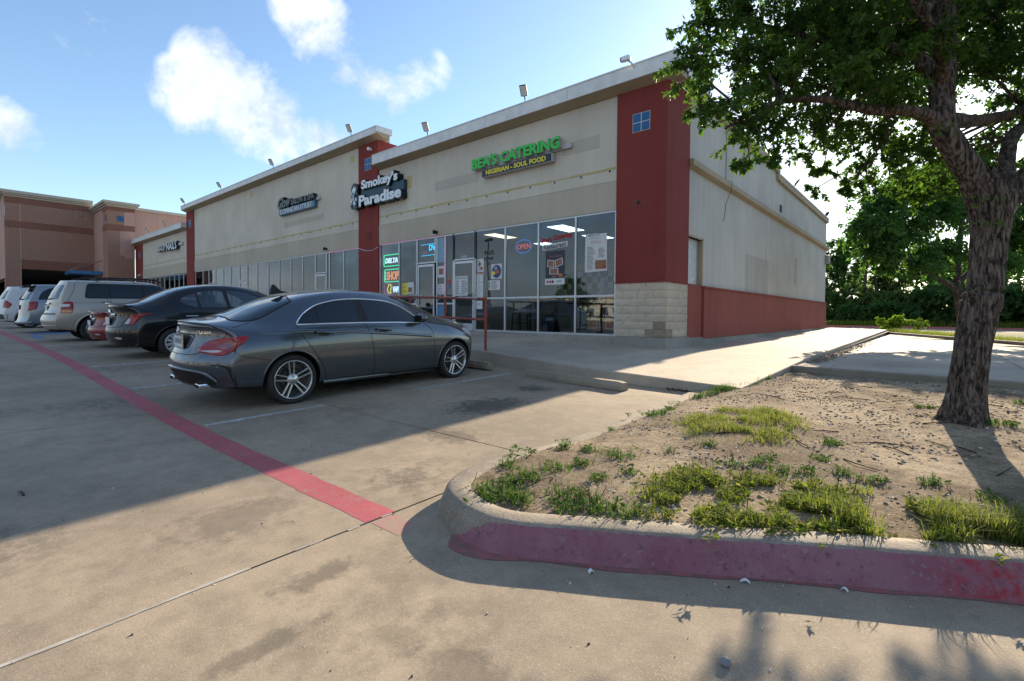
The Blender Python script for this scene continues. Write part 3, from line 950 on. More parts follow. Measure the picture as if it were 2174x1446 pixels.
# wall damage and a loose cable
mb = MB()
mb.tube([(-4.828, 15.4, 6.9), (-4.826, 15.42, 6.2), (-4.826, 15.40, 5.3), (-4.65, 15.41, 5.22), (-4.66, 15.41, 5.0), (-4.826, 15.44, 4.6), (-4.827, 15.36, 4.2), (-4.827, 15.25, 4.08)], .007, 5)
mb.build('loose_cable', alumd, shop)
B('wall_scar', darkm, (-4.845, -4.835, 22.1, 22.5, 5.45, 5.75))
B('faded_patch', stucco('side_patch', (.44, .42, .385), .5), (-4.845, -4.837, 17.6, 20.6, 2.1, 3.35))
B('faded_patch', stucco('side_patch2', (.42, .39, .35), .4), (-4.845, -4.837, 25.1, 25.6, 2.7, 3.9))
# roof, rear, ceiling, floor, partitions
B('roof', roofm, (-50.1, -5.0, 11.42, 33.2, 6.0, 6.2))
B('rear_wall', sidew, (-50.1, -5.0, 33.05, 33.25, .3, 6.7))
B('end_wall', redst, (-50.15, -49.95, 12.0, 33.1, .3, 6.7))
B('floor', floor_in, (-50, -5.05, 11.22, 33.0, .4, FL))
B('ceiling', ceil_in, (-50, -5.06, 11.42, 33.0, 3.93, 3.97))
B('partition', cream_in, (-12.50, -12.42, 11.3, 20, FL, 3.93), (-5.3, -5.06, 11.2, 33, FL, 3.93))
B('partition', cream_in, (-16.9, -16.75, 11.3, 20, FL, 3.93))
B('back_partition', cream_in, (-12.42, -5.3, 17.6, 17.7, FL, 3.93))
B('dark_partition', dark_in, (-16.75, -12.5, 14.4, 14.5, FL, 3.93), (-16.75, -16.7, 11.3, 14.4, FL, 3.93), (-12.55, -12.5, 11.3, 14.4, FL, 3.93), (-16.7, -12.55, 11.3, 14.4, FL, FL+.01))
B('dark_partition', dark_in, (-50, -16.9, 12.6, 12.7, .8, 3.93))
# checkered band of wall tiles at the back of the restaurant
blk, wht = plain('black_wall_tile', (.04, .045, .055), .35), plain('white_wall_tile', (.5, .52, .52), .35)
bp = [o for o in shop.children if o.name.startswith('back_partition')][0]
tilebase = None
for i in range(18):
    for j in range(3):
        x = -12.38+i*.24; z = 2.35+j*.24
        mt = blk if (i+j) % 2 else wht
        if i < 2 and tilebase is None or True:
            key = 'T%d' % ((i+j) % 2)
            if key not in ORIG:
                o = MB().bevbox(x+.004, x+.236, 17.585, 17.6, z+.004, z+.236, .004).build('wall_tile', mt, bp)
                ORIG[key] = o
            else:
                inst(ORIG[key], 'wall_tile', bp, (x+.12, 17.5925, z+.004))
B('gold_cornice_strip', plain('gold_paint', (.42, .28, .07), .6), (-12.42, -5.3, 17.55, 17.6, 3.1, 3.3), (-5.34, -5.3, 11.6, 17.6, 3.1, 3.3))

# ---- shop fronts: frames with panes as sub-parts
FY0, FY1, GY = 11.155, 11.215, 11.185
def front_unit(xs, z0, z1, trans=None, glass=pane_m, name='window'):
    """one run of storefront glazing between the listed mullions; trans: {index: height of the cross bar}"""
    mb = MB(); t = .028
    for i, x in enumerate(xs):
        mb.bevbox(x-t, x+t, FY0, FY1, z0, z1, .006)
    for a, b_ in zip(xs[:-1], xs[1:]):
        mb.bevbox(a+t, b_-t, FY0+.004, FY1-.002, z0, z0+.05, .005)
        mb.bevbox(a+t, b_-t, FY0+.004, FY1-.002, z1-.05, z1, .005)
    for i, h in (trans or {}).items():
        mb.bevbox(xs[i]+t, xs[i+1]-t, FY0+.006, FY1-.004, h-.028, h+.028, .005)
    fr = mb.build(name, alum, shop)
    for i, (a, b_) in enumerate(zip(xs[:-1], xs[1:])):
        h = (trans or {}).get(i)
        cuts = [(z0+.05, z1-.05)] if h is None else [(z0+.05, h-.028), (h+.028, z1-.05)]
        gm_ = glass[i % len(glass)] if isinstance(glass, list) else glass
        for c_, d in cuts:
            MB().box(a+t, b_-t, GY-.004, GY+.004, c_, d).build('pane', gm_, fr)
    return fr
def door(x0, x1, z0, z1, glass=pane_m, hinge_left=True, bar=1.65):
    mb = MB(); s_ = .075
    mb.bevbox(x0+.012, x0+s_, FY0-.012, FY0+.035, z0, z1, .006); mb.bevbox(x1-s_, x1-.012, FY0-.012, FY0+.035, z0, z1, .006)
    mb.bevbox(x0+s_, x1-s_, FY0-.010, FY0+.033, z1-.085, z1, .006); mb.bevbox(x0+s_, x1-s_, FY0-.010, FY0+.033, z0, z0+.22, .006)
    d = mb.build('door', alum, shop)
    MB().box(x0+s_, x1-s_, FY0+.006, FY0+.014, z0+.22, z1-.085).build('pane', glass, d)
    h = MB(); hx = x1-.045 if hinge_left else x0+.045
    h.tube([(hx, FY0-.012, 1.62), (hx, FY0-.06, 1.62), (hx, FY0-.06, 1.92), (hx, FY0-.012, 1.92)], .012, 8)
    h.build('handle', alumd, d)
    return d
ZS, ZD = .80, 2.98
tr = {0: 1.755, 1: 1.755, 2: 1.755, 3: 1.755, 5: 1.755, 6: 1.755}
# restaurant: four big lights, door with overlight, sidelights
front_unit([-11.05, -9.80, -8.553, -7.311, -6.12], .745, H_HEAD, {0: 1.765, 1: 1.765, 2: 1.765, 3: 1.765}, pane_m)
front_unit([-12.05, -11.05], ZD+.03, H_HEAD, None, pane_m, 'overlight')
front_unit([-12.86, -12.447, -12.05], .745, H_HEAD, {0: 1.62, 1: 1.62}, pane_m, 'sidelight')
door(-12.02, -11.08, .76, ZD, pane_m, True)
# smoke shop
front_unit([-13.90, -12.95], ZD+.03, H_HEAD, None, pane_d, 'overlight')
door(-13.87, -12.97, .76, ZD, pane_d, False)
front_unit([-16.13, -14.94, -13.93], .745, H_HEAD, {1: 1.62}, [pane_d, pane_d])
# middle bay
bay2 = [-36.3, -35.95, -34.91, -33.9]
pale_panes = []
front_unit([-36.28, -34.91, -33.93], .80, H_HEAD-.0, None, pane_d)
front_unit([-33.9, -32.88], ZD+.03, H_HEAD, None, pane_d, 'overlight'); door(-33.87, -32.9, .80, ZD, pane_d)
front_unit([-32.84, -31.62, -30.5, -29.3], .80, H_HEAD, None, [pane_m])
front_unit([-29.27, -28.26], ZD+.03, H_HEAD, None, pane_m, 'overlight'); door(-29.25, -28.28, .80, ZD, pane_m)
front_unit([-28.24, -27.02, -25.71, -24.49, -23.27, -22.13, -21.0], .80, H_HEAD, None, [pane_m, pane_m, pane_m, pane_d, pane_d, pane_d])
front_unit([-20.97, -20.06], ZD+.03, H_HEAD, None, pane_d, 'overlight'); door(-20.95, -20.08, .80, ZD, pane_d)
front_unit([-20.03, -19.79, -18.66, -17.5], .80, H_HEAD, None, [pane_d, pane_m, pane_m])
# far bay
front_unit([-48.17, -47.05, -46.06, -44.88, -43.85, -42.75, -41.59, -40.48, -39.51, -38.57, -37.72], .83, H_HEAD-.03, None, [pane_m, pane_d, pane_m])
# pale slats added behind panes, their colour imitating mirrored sky
for x0, x1 in ((-32.8, -31.66), (-31.58, -30.54), (-30.46, -29.34), (-28.2, -27.06), (-26.98, -25.75), (-25.67, -24.53), (-19.75, -18.70), (-18.62, -17.54), (-48.1, -47.1), (-46.0, -44.93), (-43.8, -42.8), (-41.5, -40.5), (-39.5, -38.6)):
    mb = MB(); z = .9
    n = 13; w = (x1-x0)/n
    for i in range(n):
        a = x0+i*w
        mb.add([(a, 11.42, .85), (a+w*.98, 11.40, .85), (a+w*.98, 11.40, 3.84), (a, 11.42, 3.84)], [(0, 1, 2, 3)])
    mb.build('reflection_slats', reflm, shop)

# ================================================================ brick store at the end of the row
def brick_mat(name, base, mortar, sx=.23, sz_=.075, vert=False):
    m, b, p = principled(name, base, .9, spec=.25)
    g = b('ShaderNodeNewGeometry')
    sep = b('ShaderNodeSeparateXYZ', {0: g.outputs['Position']})
    u = b.math('ADD', sep.outputs[0], sep.outputs[1])
    v = b('ShaderNodeCombineXYZ', {0: sep.outputs[2] if vert else u, 1: u if vert else sep.outputs[2], 2: 0.0}).outputs[0]
    bt = b('ShaderNodeTexBrick', {'Vector': v, 'Scale': 1.0, 'Mortar Size': .012, 'Mortar Smooth': .1, 'Bias': -.2, 'Brick Width': sx, 'Row Height': sz_,
                                 'Color1': (*base, 1), 'Color2': (*[c*.85 for c in base], 1), 'Mortar': (*mortar, 1)})
    n = b.noise(g.outputs['Position'], .5, 6, .6)
    col = b.mix(b.ramp(n, (.35, 0), (.68, 1)), bt.outputs[0], b.mix(.35, bt.outputs[0], (.30, .14, .10)))
    # scattered pale headers
    vo = b('ShaderNodeTexWhiteNoise', {0: b('ShaderNodeVectorMath', {0: b('ShaderNodeVectorMath', {0: v, 1: (sx*2, sz_*2, 1)}, operation='DIVIDE').outputs[0]}, operation='FLOOR').outputs[0]}, noise_dimensions='2D')
    col = b.mix(b.math('MULTIPLY', b.math('GREATER_THAN', vo.outputs[0], .72), .03), col, (.45, .36, .30))
    b.l.new(col, p.inputs['Base Color'])
    b.l.new(b('ShaderNodeBump', {'Height': bt.outputs['Fac'], 'Strength': .6, 'Distance': -.01}).outputs[0], p.inputs['Normal'])
    return m
brick = brick_mat('red_brick', (.27, .10, .055), (.46, .37, .31))
soldier = brick_mat('soldier_brick', (.22, .07, .043), (.22, .15, .12), .24, .08, True)
pinkp = stucco('pink_paint', (.46, .29, .24), .2, (.9, .85, .8))
pal_c = plain('pale_cornice', (.45, .41, .34), .8, var=.1)
store = thing('brick_store', (-56, 7, .5), 'large red brick store with pale cornice at the far left', 'building')
def S(name, mat, *boxes):
    mb = MB()
    for b_ in boxes: mb.box(*b_)
    return mb.build(name, mat, store)
XB = -55.0
S('wall', brick, (XB-.4, XB, 4.80, 9.30, 4.62+.72, 7.85), (XB-.4, XB, 3.96, 4.80, .3, 5.34), (XB-.4, XB, 3.96, 4.82, 5.34, 7.85))
S('wall', brick, (XB-.4, XB, 3.96, 9.30, 8.35, 9.75))
S('soldier_course', soldier, (XB-.4, XB+.03, 4.80, 9.28, 4.62, 5.34))
S('soldier_course', soldier, (XB-.4, XB+.03, 3.94, 9.28, 7.85, 8.35))
S('soldier_course', soldier, (XB-.4, XB+.03, 3.94, 9.28, 9.75, 10.2))
S('control_joint', pal_c, (XB-.1, XB+.005, 4.78, 4.81, .5, 9.75))
S('front_wall', pinkp, (-75, XB-.41, 3.93, 4.4, 3.9, 10.2), (-75, -73, 3.93, 4.4, .3, 3.9))
S('front_wall', brick, (XB-.75, XB-.02, 3.92, 4.4, .3, 3.9))
for k, (o_, z0, z1) in enumerate(((.06, 10.2, 10.34), (.2, 10.34, 10.46), (.32, 10.46, 10.68))):
    S('cornice', pal_c, (XB-.5, XB+o_, 3.96-o_, 9.2, z0, z1), (-76, XB-.5, 3.96-o_, 4.5, z0, z1))
S('canopy_ceiling', dark_in, (-75, XB-.4, 4.4, 12, 4.55, 4.7))
S('rear_brick_wall', brick, (-75, XB-.5, 11.5, 11.8, .3, 10.0))
S('inner_wall', dark_in, (-75, -74.6, 4.4, 12, .3, 4.6))
S('far_wall', brick, (-130, -75.2, 4.2, 4.6, .2, 9.5))
# projecting pier
S('pier', brick, (-51.6, -50.0, 9.28, 11.02, .3, 7.80), (-51.6, -50.0, 9.28, 11.02, 8.25, 9.35))
S('soldier_course', soldier, (-51.6, -49.97, 9.25, 11.04, 7.80, 8.25))
S('soldier_course', soldier, (-51.6, -49.97, 9.25, 11.04, 9.35, 9.66))
S('side_panel', pinkp, (-55.0, -51.6, 9.30, 11.0, 3.0, 5.4), (-55.0, -51.6, 9.30, 11.0, 5.42, 9.62))
S('side_panel', pal_c, (-55.0, -51.6, 9.31, 11.0, .3, 3.0))
for o_, z0, z1 in ((.08, 9.64, 9.76), (.2, 9.76, 9.88), (.32, 9.88, 10.06)):
    S('pier_cornice', pal_c, (-55.0, -50+o_, 9.28-o_, 11.1+o_*.7, z0, z1))
S('pink_patch', pinkp, (-50.06, -49.985, 10.35, 11.03, 5.6, 9.3), (-50.06, -49.986, 10.05, 10.4, 5.8, 7.75), (-50.06, -49.984, 10.45, 11.03, 9.3, 9.5))
S('upper_wall', pinkp, (-51.5, -50.2, 11.05, 22, 6.5, 9.62))
S('upper_coping', pal_c, (-51.6, -50.1, 11.05, 22.1, 9.62, 9.84))
for a, b_ in ((9.90, 10.105), (10.125, 10.33)):
    S('blue_tile', tile_b, (-50.01, -49.965, a, b_, 8.53, 8.96))
S('blue_tile', tile_b, (-50.62, -50.3, 9.255, 9.3, 8.5, 8.95))
S('blue_tile', plain('pale_sign_plate', (.35, .5, .6), .5), (-55.2, -54.97, 3.94, 3.955, 8.7, 9.4))
# blue entrance canopy hung on rods
aw = S('entrance_canopy', plain('blue_metal', (.03, .15, .34), .4, coat=.3), (-54.9, -51.9, 7.35, 9.27, 4.28, 4.55))
mb = MB(); mb.tube([(-54.8, 7.4, 4.55), (-54.95, 9.0, 5.5)], .03, 6); mb.tube([(-52.1, 7.4, 4.55), (-52.2, 9.3, 5.5)], .03, 6)
mb.build('hanger_rod', plain('pinkish_rod', (.30, .16, .13), .6), aw)
mb = text_mb('PE', .95, .01, width=1.05, height=.72)
mb.v = [(-y+XB+.012, x+8.05, z+9.02) for x, y, z in mb.v]
mb.build('ghost_lettering', plain('ghost_sign', (.34, .24, .20), .9), store)
# ================================================================ cars
def bspline_rows(P, n, closed=False):
    """uniform cubic B-spline along axis 0 of P"""
    P = np.asarray(P, float)
    if closed:
        Q = np.concatenate([P[-1:], P, P[:2]]); segs = len(P)
    else:
        Q = np.concatenate([P[:1], P[:1], P, P[-1:], P[-1:]]); segs = len(Q)-3
    out = []
    for i in range(segs):
        for t in range(n):
            u = t/n
            w = ((1-u)**3/6, (3*u**3-6*u*u+4)/6, (-3*u**3+3*u*u+3*u+1)/6, u**3/6)
            out.append(w[0]*Q[i]+w[1]*Q[i+1]+w[2]*Q[i+2]+w[3]*Q[i+3])
    if not closed: out.append(P[-1])
    return np.array(out)

def body_mesh(sp, nu=4, nv=4):
    K = {k: np.array(v, float).T for k, v in sp['keys'].items()}
    f = lambda k, x: float(np.interp(x, K[k][0], K[k][1]))
    xr = lambda z: float(np.interp(z, [p[0] for p in sp['rear']], [p[1] for p in sp['rear']]))
    xf = lambda z: float(np.interp(z, [p[0] for p in sp['front']], [p[1] for p in sp['front']]))
    X = list(sp['stations'])
    rows = []
    def section(x):
        ym, zm = f('ym', x), f('zm', x); ysh, zsh = f('ysh', x), f('zsh', x)
        zb = f('zb', x); yr, zr, zt = f('yr', x), f('zr', x), f('zt', x)
        dg, dzg = f('dg', x), f('dzg', x)
        h = [(0, zb), (ym*.62, zb), (ym-.10, zb+.005), (ym-.045, zb+.05), (ym-.008, (zb+zm)/2+.02), (ym, zm), (ym-.006, zm*.5+zsh*.5), (ysh, zsh), (ysh-dg, zsh+dzg)]
        # up the glass to the rail, then over the roof
        h += [((ysh-dg)*.45+yr*.55+.012, (zsh+dzg)*.45+zr*.55), (yr, zr), (yr-.10, zr+(zt-zr)*.62), (yr*.45, zt-.006), (0, zt)]
        return h
    def ring(h, xs):
        R = [(xs[i], h[i][0], h[i][1]) for i in range(len(h))]
        return R+[(x, -y, z) for x, y, z in R[-2:0:-1]]
    for i, x in enumerate(X):
        h = section(x)
        ymax = max(p[0] for p in h)
        xs = []
        for y, z in h:
            a = xr(z)+sp['kr']*(abs(y)/ymax)**2.6
            b_ = xf(z)-sp['kf']*(abs(y)/ymax)**2.4
            xs.append(min(max(x, a), b_))
        if i == 0:
            for s_ in (0, .3, .6, .85):
                hh = [(y*s_, z) for y, z in h]
                rows.append(ring(hh, [xr(z)+sp['kr']*(abs(y)/ymax)**2.6 for y, z in hh]))
        rows.append(ring(h, xs))
        if i == len(X)-1:
            for s_ in (.85, .6, .3, 0):
                hh = [(y*s_, z) for y, z in h]
                rows.append(ring(hh, [xf(z)-sp['kf']*(abs(y)/ymax)**2.4 for y, z in hh]))
    S = bspline_rows(np.array(rows), nu)
    S = np.transpose(bspline_rows(np.transpose(S, (1, 0, 2)), nv, True), (1, 0, 2))
    a, b_ = S.shape[:2]
    mb = MB()
    mb.v = [tuple(p) for p in S.reshape(-1, 3)]
    mb.f = [[i*b_+j, (i+1)*b_+j, (i+1)*b_+(j+1) % b_, i*b_+(j+1) % b_] for i in range(a-1) for j in range(b_)]
    mb.m = [0]*len(mb.f); mb.sm = [True]*len(mb.f)
    return mb

def boolean_cut(me, cutter_mb):
    """difference of two meshes through a modifier on temporary objects"""
    a = bpy.data.objects.new('tmp_a', me); COL.objects.link(a)
    cm = bpy.data.meshes.new('tmp'); cm.from_pydata(cutter_mb.v, [], cutter_mb.f); cm.update()
    bm = bmesh.new(); bm.from_mesh(cm); bmesh.ops.recalc_face_normals(bm, faces=bm.faces[:]); bm.to_mesh(cm); bm.free()
    c = bpy.data.objects.new('tmp_c', cm); COL.objects.link(c)
    md = a.modifiers.new('b', 'BOOLEAN'); md.operation = 'DIFFERENCE'; md.object = c; md.solver = 'EXACT'
    dg = bpy.context.evaluated_depsgraph_get()
    out = bpy.data.meshes.new_from_object(a.evaluated_get(dg))
    bpy.data.objects.remove(a); bpy.data.objects.remove(c)
    return out

def fillet(poly, r, n=4):
    out = []
    m = len(poly)
    for i in range(m):
        p0, p, p1 = Vector(poly[i-1][:2]), Vector(poly[i][:2]), Vector(poly[(i+1) % m][:2])
        rr_ = poly[i][2] if len(poly[i]) > 2 else r
        a, b_ = (p0-p), (p1-p)
        d = min(rr_, a.length*.45, b_.length*.45)
        a.normalize(); b_.normalize()
        q0, q1 = p+a*d, p+b_*d
        for t in range(n+1):
            u = t/n
            v = q0*(1-u)**2+p*2*u*(1-u)+q1*u*u
            out.append((v.x, v.y))
    return out

def tun_big(t):
    cx = sum(p[0] for p in t)/len(t); cz = sum(p[1] for p in t)/len(t)
    return [(cx+(p[0]-cx)*1.02, cz+(p[1]-cz)*1.05) for p in t]

class Car:
    def __init__(s, name, label, sp, paint, group):
        s.root = thing(name, (0, 0, 0), label, 'car', group)
        s.sp = sp
        mb = body_mesh(sp, sp.get('nu', 4), sp.get('nv', 4))
        me = bpy.data.meshes.new('body')
        me.from_pydata(mb.v, [], mb.f)
        bm = bmesh.new(); bm.from_mesh(me)
        bmesh.ops.remove_doubles(bm, verts=bm.verts[:], dist=2e-4)
        bmesh.ops.dissolve_degenerate(bm, dist=1e-4, edges=bm.edges[:])
        bmesh.ops.recalc_face_normals(bm, faces=bm.faces[:])
        bm.to_mesh(me)
        s.bvh = BVHTree.FromBMesh(bm); bm.free()
        R, cut = sp['arch'], MB()
        for x in (0, sp['wb']):
            for sg in (-1, 1):
                cut.lathe([(0, sg*.52), (R, sg*.52), (R, sg*1.3), (0, sg*1.3)], 48, (x, 0, sp['axz']), 'y', smooth=False)
        tun = sp.get('tunnel')
        if tun: cut.prism(tun, 1, -2.0, 2.0)
        me = boolean_cut(me, cut)
        me.materials.clear(); me.materials.append(paint); me.materials.append(black_trim)
        for p in me.polygons:
            p.use_smooth = True
            c = p.center
            for x in (0, sp['wb']):
                if math.hypot(c.x-x, c.z-sp['axz']) < R-.002 or (abs(math.hypot(c.x-x, c.z-sp['axz'])-R) < .012 and abs(p.normal.y) < .3):
                    p.material_index = 1
            if tun and abs(p.normal.y) < .25 and abs(c.y) < .72 and c.z > 1.0 and in_poly(c.x, c.z, tun_big(tun)): p.material_index = 1; p.use_smooth = False
            if c.z < sp.get('under', .30) and p.normal.z < -.55: p.material_index = 1
        me.set_sharp_from_angle(angle=R_(38))
        o = bpy.data.objects.new('body', me); COL.objects.link(o); o.parent = s.root
        ORIG[o.name] = Vector((0, 0, 0))
        s.body = o
        s.paint = paint
    def ray(s, st, a, side=1, back=4.0):
        ca, sa = math.cos(a), math.sin(a)
        o = Vector((sa*st[0]-ca*back, -ca*st[0]-sa*back, st[1])); d = Vector((ca, sa, 0))
        if side < 0: o.y, d.y = -o.y, -d.y
        h = s.bvh.ray_cast(o, d)
        if h[0] is None:
            h = s.bvh.find_nearest(o+d*back)
            if h[0] is None: return None
        n = h[1]
        if n.dot(d) > 0: n = -n
        return h[0], n
    def patch(s, name, mat, poly, a=90, off=.003, step=.05, side=1, parent=None, r=0, smooth=True, thick=0.0, **kw):
        a = R_(a)
        if r: poly = fillet(poly, r)
        v, f = fill2d([tuple(p[:2]) for p in poly], step)
        mb = MB(); vs = []
        for p in v:
            h = s.ray(p, a, side)
            vs.append(h[0]+h[1]*off)
        if side < 0: f = [q[::-1] for q in f]
        mb.add(vs, f, 0, smooth)
        if thick:
            cnt = {}
            for q in f:
                for i in range(len(q)):
                    e = (q[i], q[(i+1) % len(q)])
                    cnt[e] = 1
            rim = [e for e in cnt if (e[1], e[0]) not in cnt]
            k = len(mb.v)
            base = []
            for p in v:
                h = s.ray(p, a, side); base.append(h[0]-h[1]*.002)
            mb.add(base, [])
            for e in rim: mb.f.append([e[1], e[0], k+e[0], k+e[1]]); mb.m.append(0); mb.sm.append(False)
        return mb.build(name, mat, parent or s.root, origin=None, fixn=False, **kw)
    def strip(s, name, mat, pts, a=90, w=.006, off=.0012, side=1, parent=None, closed=False, step=.03, height=0.0, **kw):
        a = R_(a)
        P = [Vector(p) for p in pts]
        if closed: P.append(P[0])
        D = []
        for i in range(len(P)-1):
            k = max(1, int((P[i+1]-P[i]).length/step))
            D += [P[i]+(P[i+1]-P[i])*(t/k) for t in range(k)]
        D.append(P[-1])
        L = []
        for p in D:
            h = s.ray((p.x, p.y), a, side); L.append(h)
        mb = MB(); vs = []
        for i, (p, n) in enumerate(L):
            t = (L[min(i+1, len(L)-1)][0]-L[max(i-1, 0)][0])
            b_ = n.cross(t).normalized() if t.length > 1e-9 else Vector((0, 0, 1))
            if height:
                vs += [p+b_*w/2-n*.002, p+b_*w/2*.7+n*height, p-b_*w/2*.7+n*height, p-b_*w/2-n*.002]
            else:
                vs += [p+b_*w/2+n*off, p-b_*w/2+n*off]
        m = 4 if height else 2
        mb.add(vs, [(i*m+k, (i+1)*m+k, (i+1)*m+k+1, i*m+k+1) for i in range(len(L)-1) for k in range(m-1)], 0, True)
        return mb.build(name, mat, parent or s.root, **kw)
    def wheels(s, make, y):
        proto = None
        for x in (0, s.sp['wb']):
            for sg in (-1, 1):
                w = make(s.root) if proto is None else None
                if proto is None:
                    proto = w; w.location = (x, sg*y, s.sp['axz'])
                else:
                    w = copy_child(proto, s.root)
                    w.location = (x, sg*y, s.sp['axz'])
                    if sg > 0: w.rotation_euler = (0, 0, PI)
                w.rotation_euler.y = random.uniform(-.3, .3) if sg < 0 else 0
    def put(s, X, Y, gzf, tiltx=0.0):
        """park nose towards the shops: rear axle over (X, Y)"""
        z0, z1 = gzf(X, Y), gzf(X, Y+s.sp['wb'])
        s.root.location = (X, Y, z0)
        p = math.atan2(z1-z0, s.sp['wb'])
        lat = math.atan2(gzf(X-.8, Y+1)-gzf(X+.8, Y+1), 1.6)
        s.root.rotation_euler = (lat, -p, PI/2)

def copy_child(o, parent):
    c = o.copy(); COL.objects.link(c); c.parent = parent
    ORIG[c.name] = Vector((0, 0, 0))
    for ch in o.children:
        d = ch.copy(); COL.objects.link(d); d.parent = c
    return c

black_trim = plain('black_trim', (.012, .012, .013), .55, var=.1)
rubber = plain('tyre_rubber', (.022, .021, .021), .8, var=.2, scale=20)
seam_m = plain('panel_gap', (.006, .006, .007), .8, var=0)
glass_c = principled('car_glass', (.006, .009, .011), .02, 0, .55)[0]
glass_t = principled('car_glass_green', (.012, .028, .033), .03, 0, .7)[0]
chrome = principled('chrome', (.75, .76, .78), .12, 1.0)[0]
silver = plain('alloy_silver', (.52, .53, .55), .28, .85, var=.06)
gun = plain('alloy_dark', (.045, .047, .05), .4, .6)
plastic_s = plain('silver_plastic', (.42, .43, .44), .4, .3, var=.06)
lamp_red = principled('tail_lamp_red', (.26, .004, .009), .08, 0, .45, .25)[0]
lamp_drk = principled('tail_lamp_dark_red', (.14, .004, .012), .08, 0, .6, 1.0)[0]
lamp_wht = principled('lamp_clear', (.42, .43, .45), .12, 0, .5, .3)[0]
lamp_amb = principled('lamp_amber', (.5, .14, .03), .1, 0, .6, 1.0)[0]
plate_m = plain('licence_plate', (.58, .60, .62), .45, var=.05)
plate_k = plain('plate_print', (.10, .13, .2), .6, var=0)  # blue-grey print of the plate characters

def make_wheel(style, R, w, rimr):
    def mk(root):
        h = thing('wheel', (0, 0, 0), None, None); h.parent = root
        ORIG[h.name] = Vector((0, 0, 0))
        y0 = -w/2
        t = MB()
        t.lathe([(rimr-.01, w*.42), (rimr+.02, w*.48), (R-.03, w*.5), (R-.006, w*.40), (R, w*.3), (R, w*.12), (R-.008, w*.11), (R-.008, w*.08), (R, w*.07), (R, -w*.07), (R-.008, -w*.08), (R-.008, -w*.11), (R, -w*.12), (R, -w*.3), (R-.006, -w*.4), (R-.03, -w*.5), (rimr+.03, -w*.5), (rimr+.012, -w*.46), (rimr-.002, -w*.44)], 48, (0, 0, 0), 'y')
        t.build('tyre', rubber, h, origin=(0, 0, 0))
        b = MB()
        b.lathe([(rimr-.002, y0+.012), (rimr, y0+.004), (rimr-.010, y0+.002), (rimr-.018, y0+.014), (rimr-.03, y0+.06), (rimr-.03, w*.4)], 48, (0, 0, 0), 'y')
        b.build('rim_ring', silver, h, origin=(0, 0, 0))
        d = MB(); d.lathe([(0, y0+.10), (rimr-.03, y0+.10)], 32, (0, 0, 0), 'y'); d.lathe([(.13, y0+.075), (.145, y0+.085), (.15, y0+.10)], 32, (0, 0, 0), 'y'); d.lathe([(0, y0+.075), (.13, y0+.075)], 32, (0, 0, 0), 'y')
        d.build('brake_disc', gun, h, origin=(0, 0, 0))
        s_ = MB()
        def bar(a0, r0, a1, r1, wd0, wd1, y_in, y_out, th=.025):
            p0 = Vector((r0*math.cos(a0), 0, r0*math.sin(a0))); p1 = Vector((r1*math.cos(a1), 0, r1*math.sin(a1)))
            t_ = (p1-p0).normalized(); n = Vector((-t_.z, 0, t_.x))
            v = []
            for p, wd, y in ((p0, wd0, y_in), (p1, wd1, y_out)):
                v += [p+n*wd+Vector((0, y+.008, 0)), p+n*wd*.55+Vector((0, y, 0)), p-n*wd*.55+Vector((0, y, 0)), p-n*wd+Vector((0, y+.008, 0)), p-n*wd+Vector((0, y+th, 0)), p+n*wd+Vector((0, y+th, 0))]
            s_.add(v, [(k, (k+1) % 6, 6+(k+1) % 6, 6+k) for k in range(6)]+[(5, 4, 3, 2, 1, 0), (6, 7, 8, 9, 10, 11)])
        rr_ = rimr-.012
        if style == 'twin5':
            for k in range(5):
                a = PI/2+k*2*PI/5
                for sg in (-1, 1):
                    bar(a+sg*.42, .055, a+sg*.145, rr_, .0115, .0105, y0+.030, y0+.006)
            s_.lathe([(0, y0+.014), (.03, y0+.014), (.036, y0+.018), (.06, y0+.024), (.075, y0+.034), (.075, y0+.06)], 28, (0, 0, 0), 'y')
            for k in range(5):
                a = PI/2+PI/5+k*2*PI/5
                s_.lathe([(0, y0+.022), (.008, y0+.022), (.009, y0+.035)], 8, (.053*math.cos(a), 0, .053*math.sin(a)), 'y')
            m_ = silver
        elif style == 'cover':
            s_.lathe([(rr_+.004, y0-.004), (rr_-.012, y0-.008), (rr_-.022, y0+.002)], 44, (0, 0, 0), 'y')
            for k in range(10):
                a = PI/2+k*2*PI/10
                bar(a, .035, a, rr_-.012, .022, .034, y0-.006, y0-.004, .02)
            s_.lathe([(0, y0-.014), (.04, y0-.013), (.06, y0-.006), (.065, y0+.01)], 28, (0, 0, 0), 'y')
            m_ = plastic_s
        else:
            n = {'five': 5, 'six': 6}[style]
            for k in range(n):
                a = PI/2+k*2*PI/n
                bar(a, .03, a, rr_, .030, .022, y0+.02, y0+.008)
            s_.lathe([(0, y0+.01), (.035, y0+.012), (.06, y0+.02), (.07, y0+.05)], 28, (0, 0, 0), 'y')
            m_ = silver
        s_.build('spokes', m_, h, origin=(0, 0, 0))
        return h
    return mk

GROUP = 'cars parked nose-in along the shops'
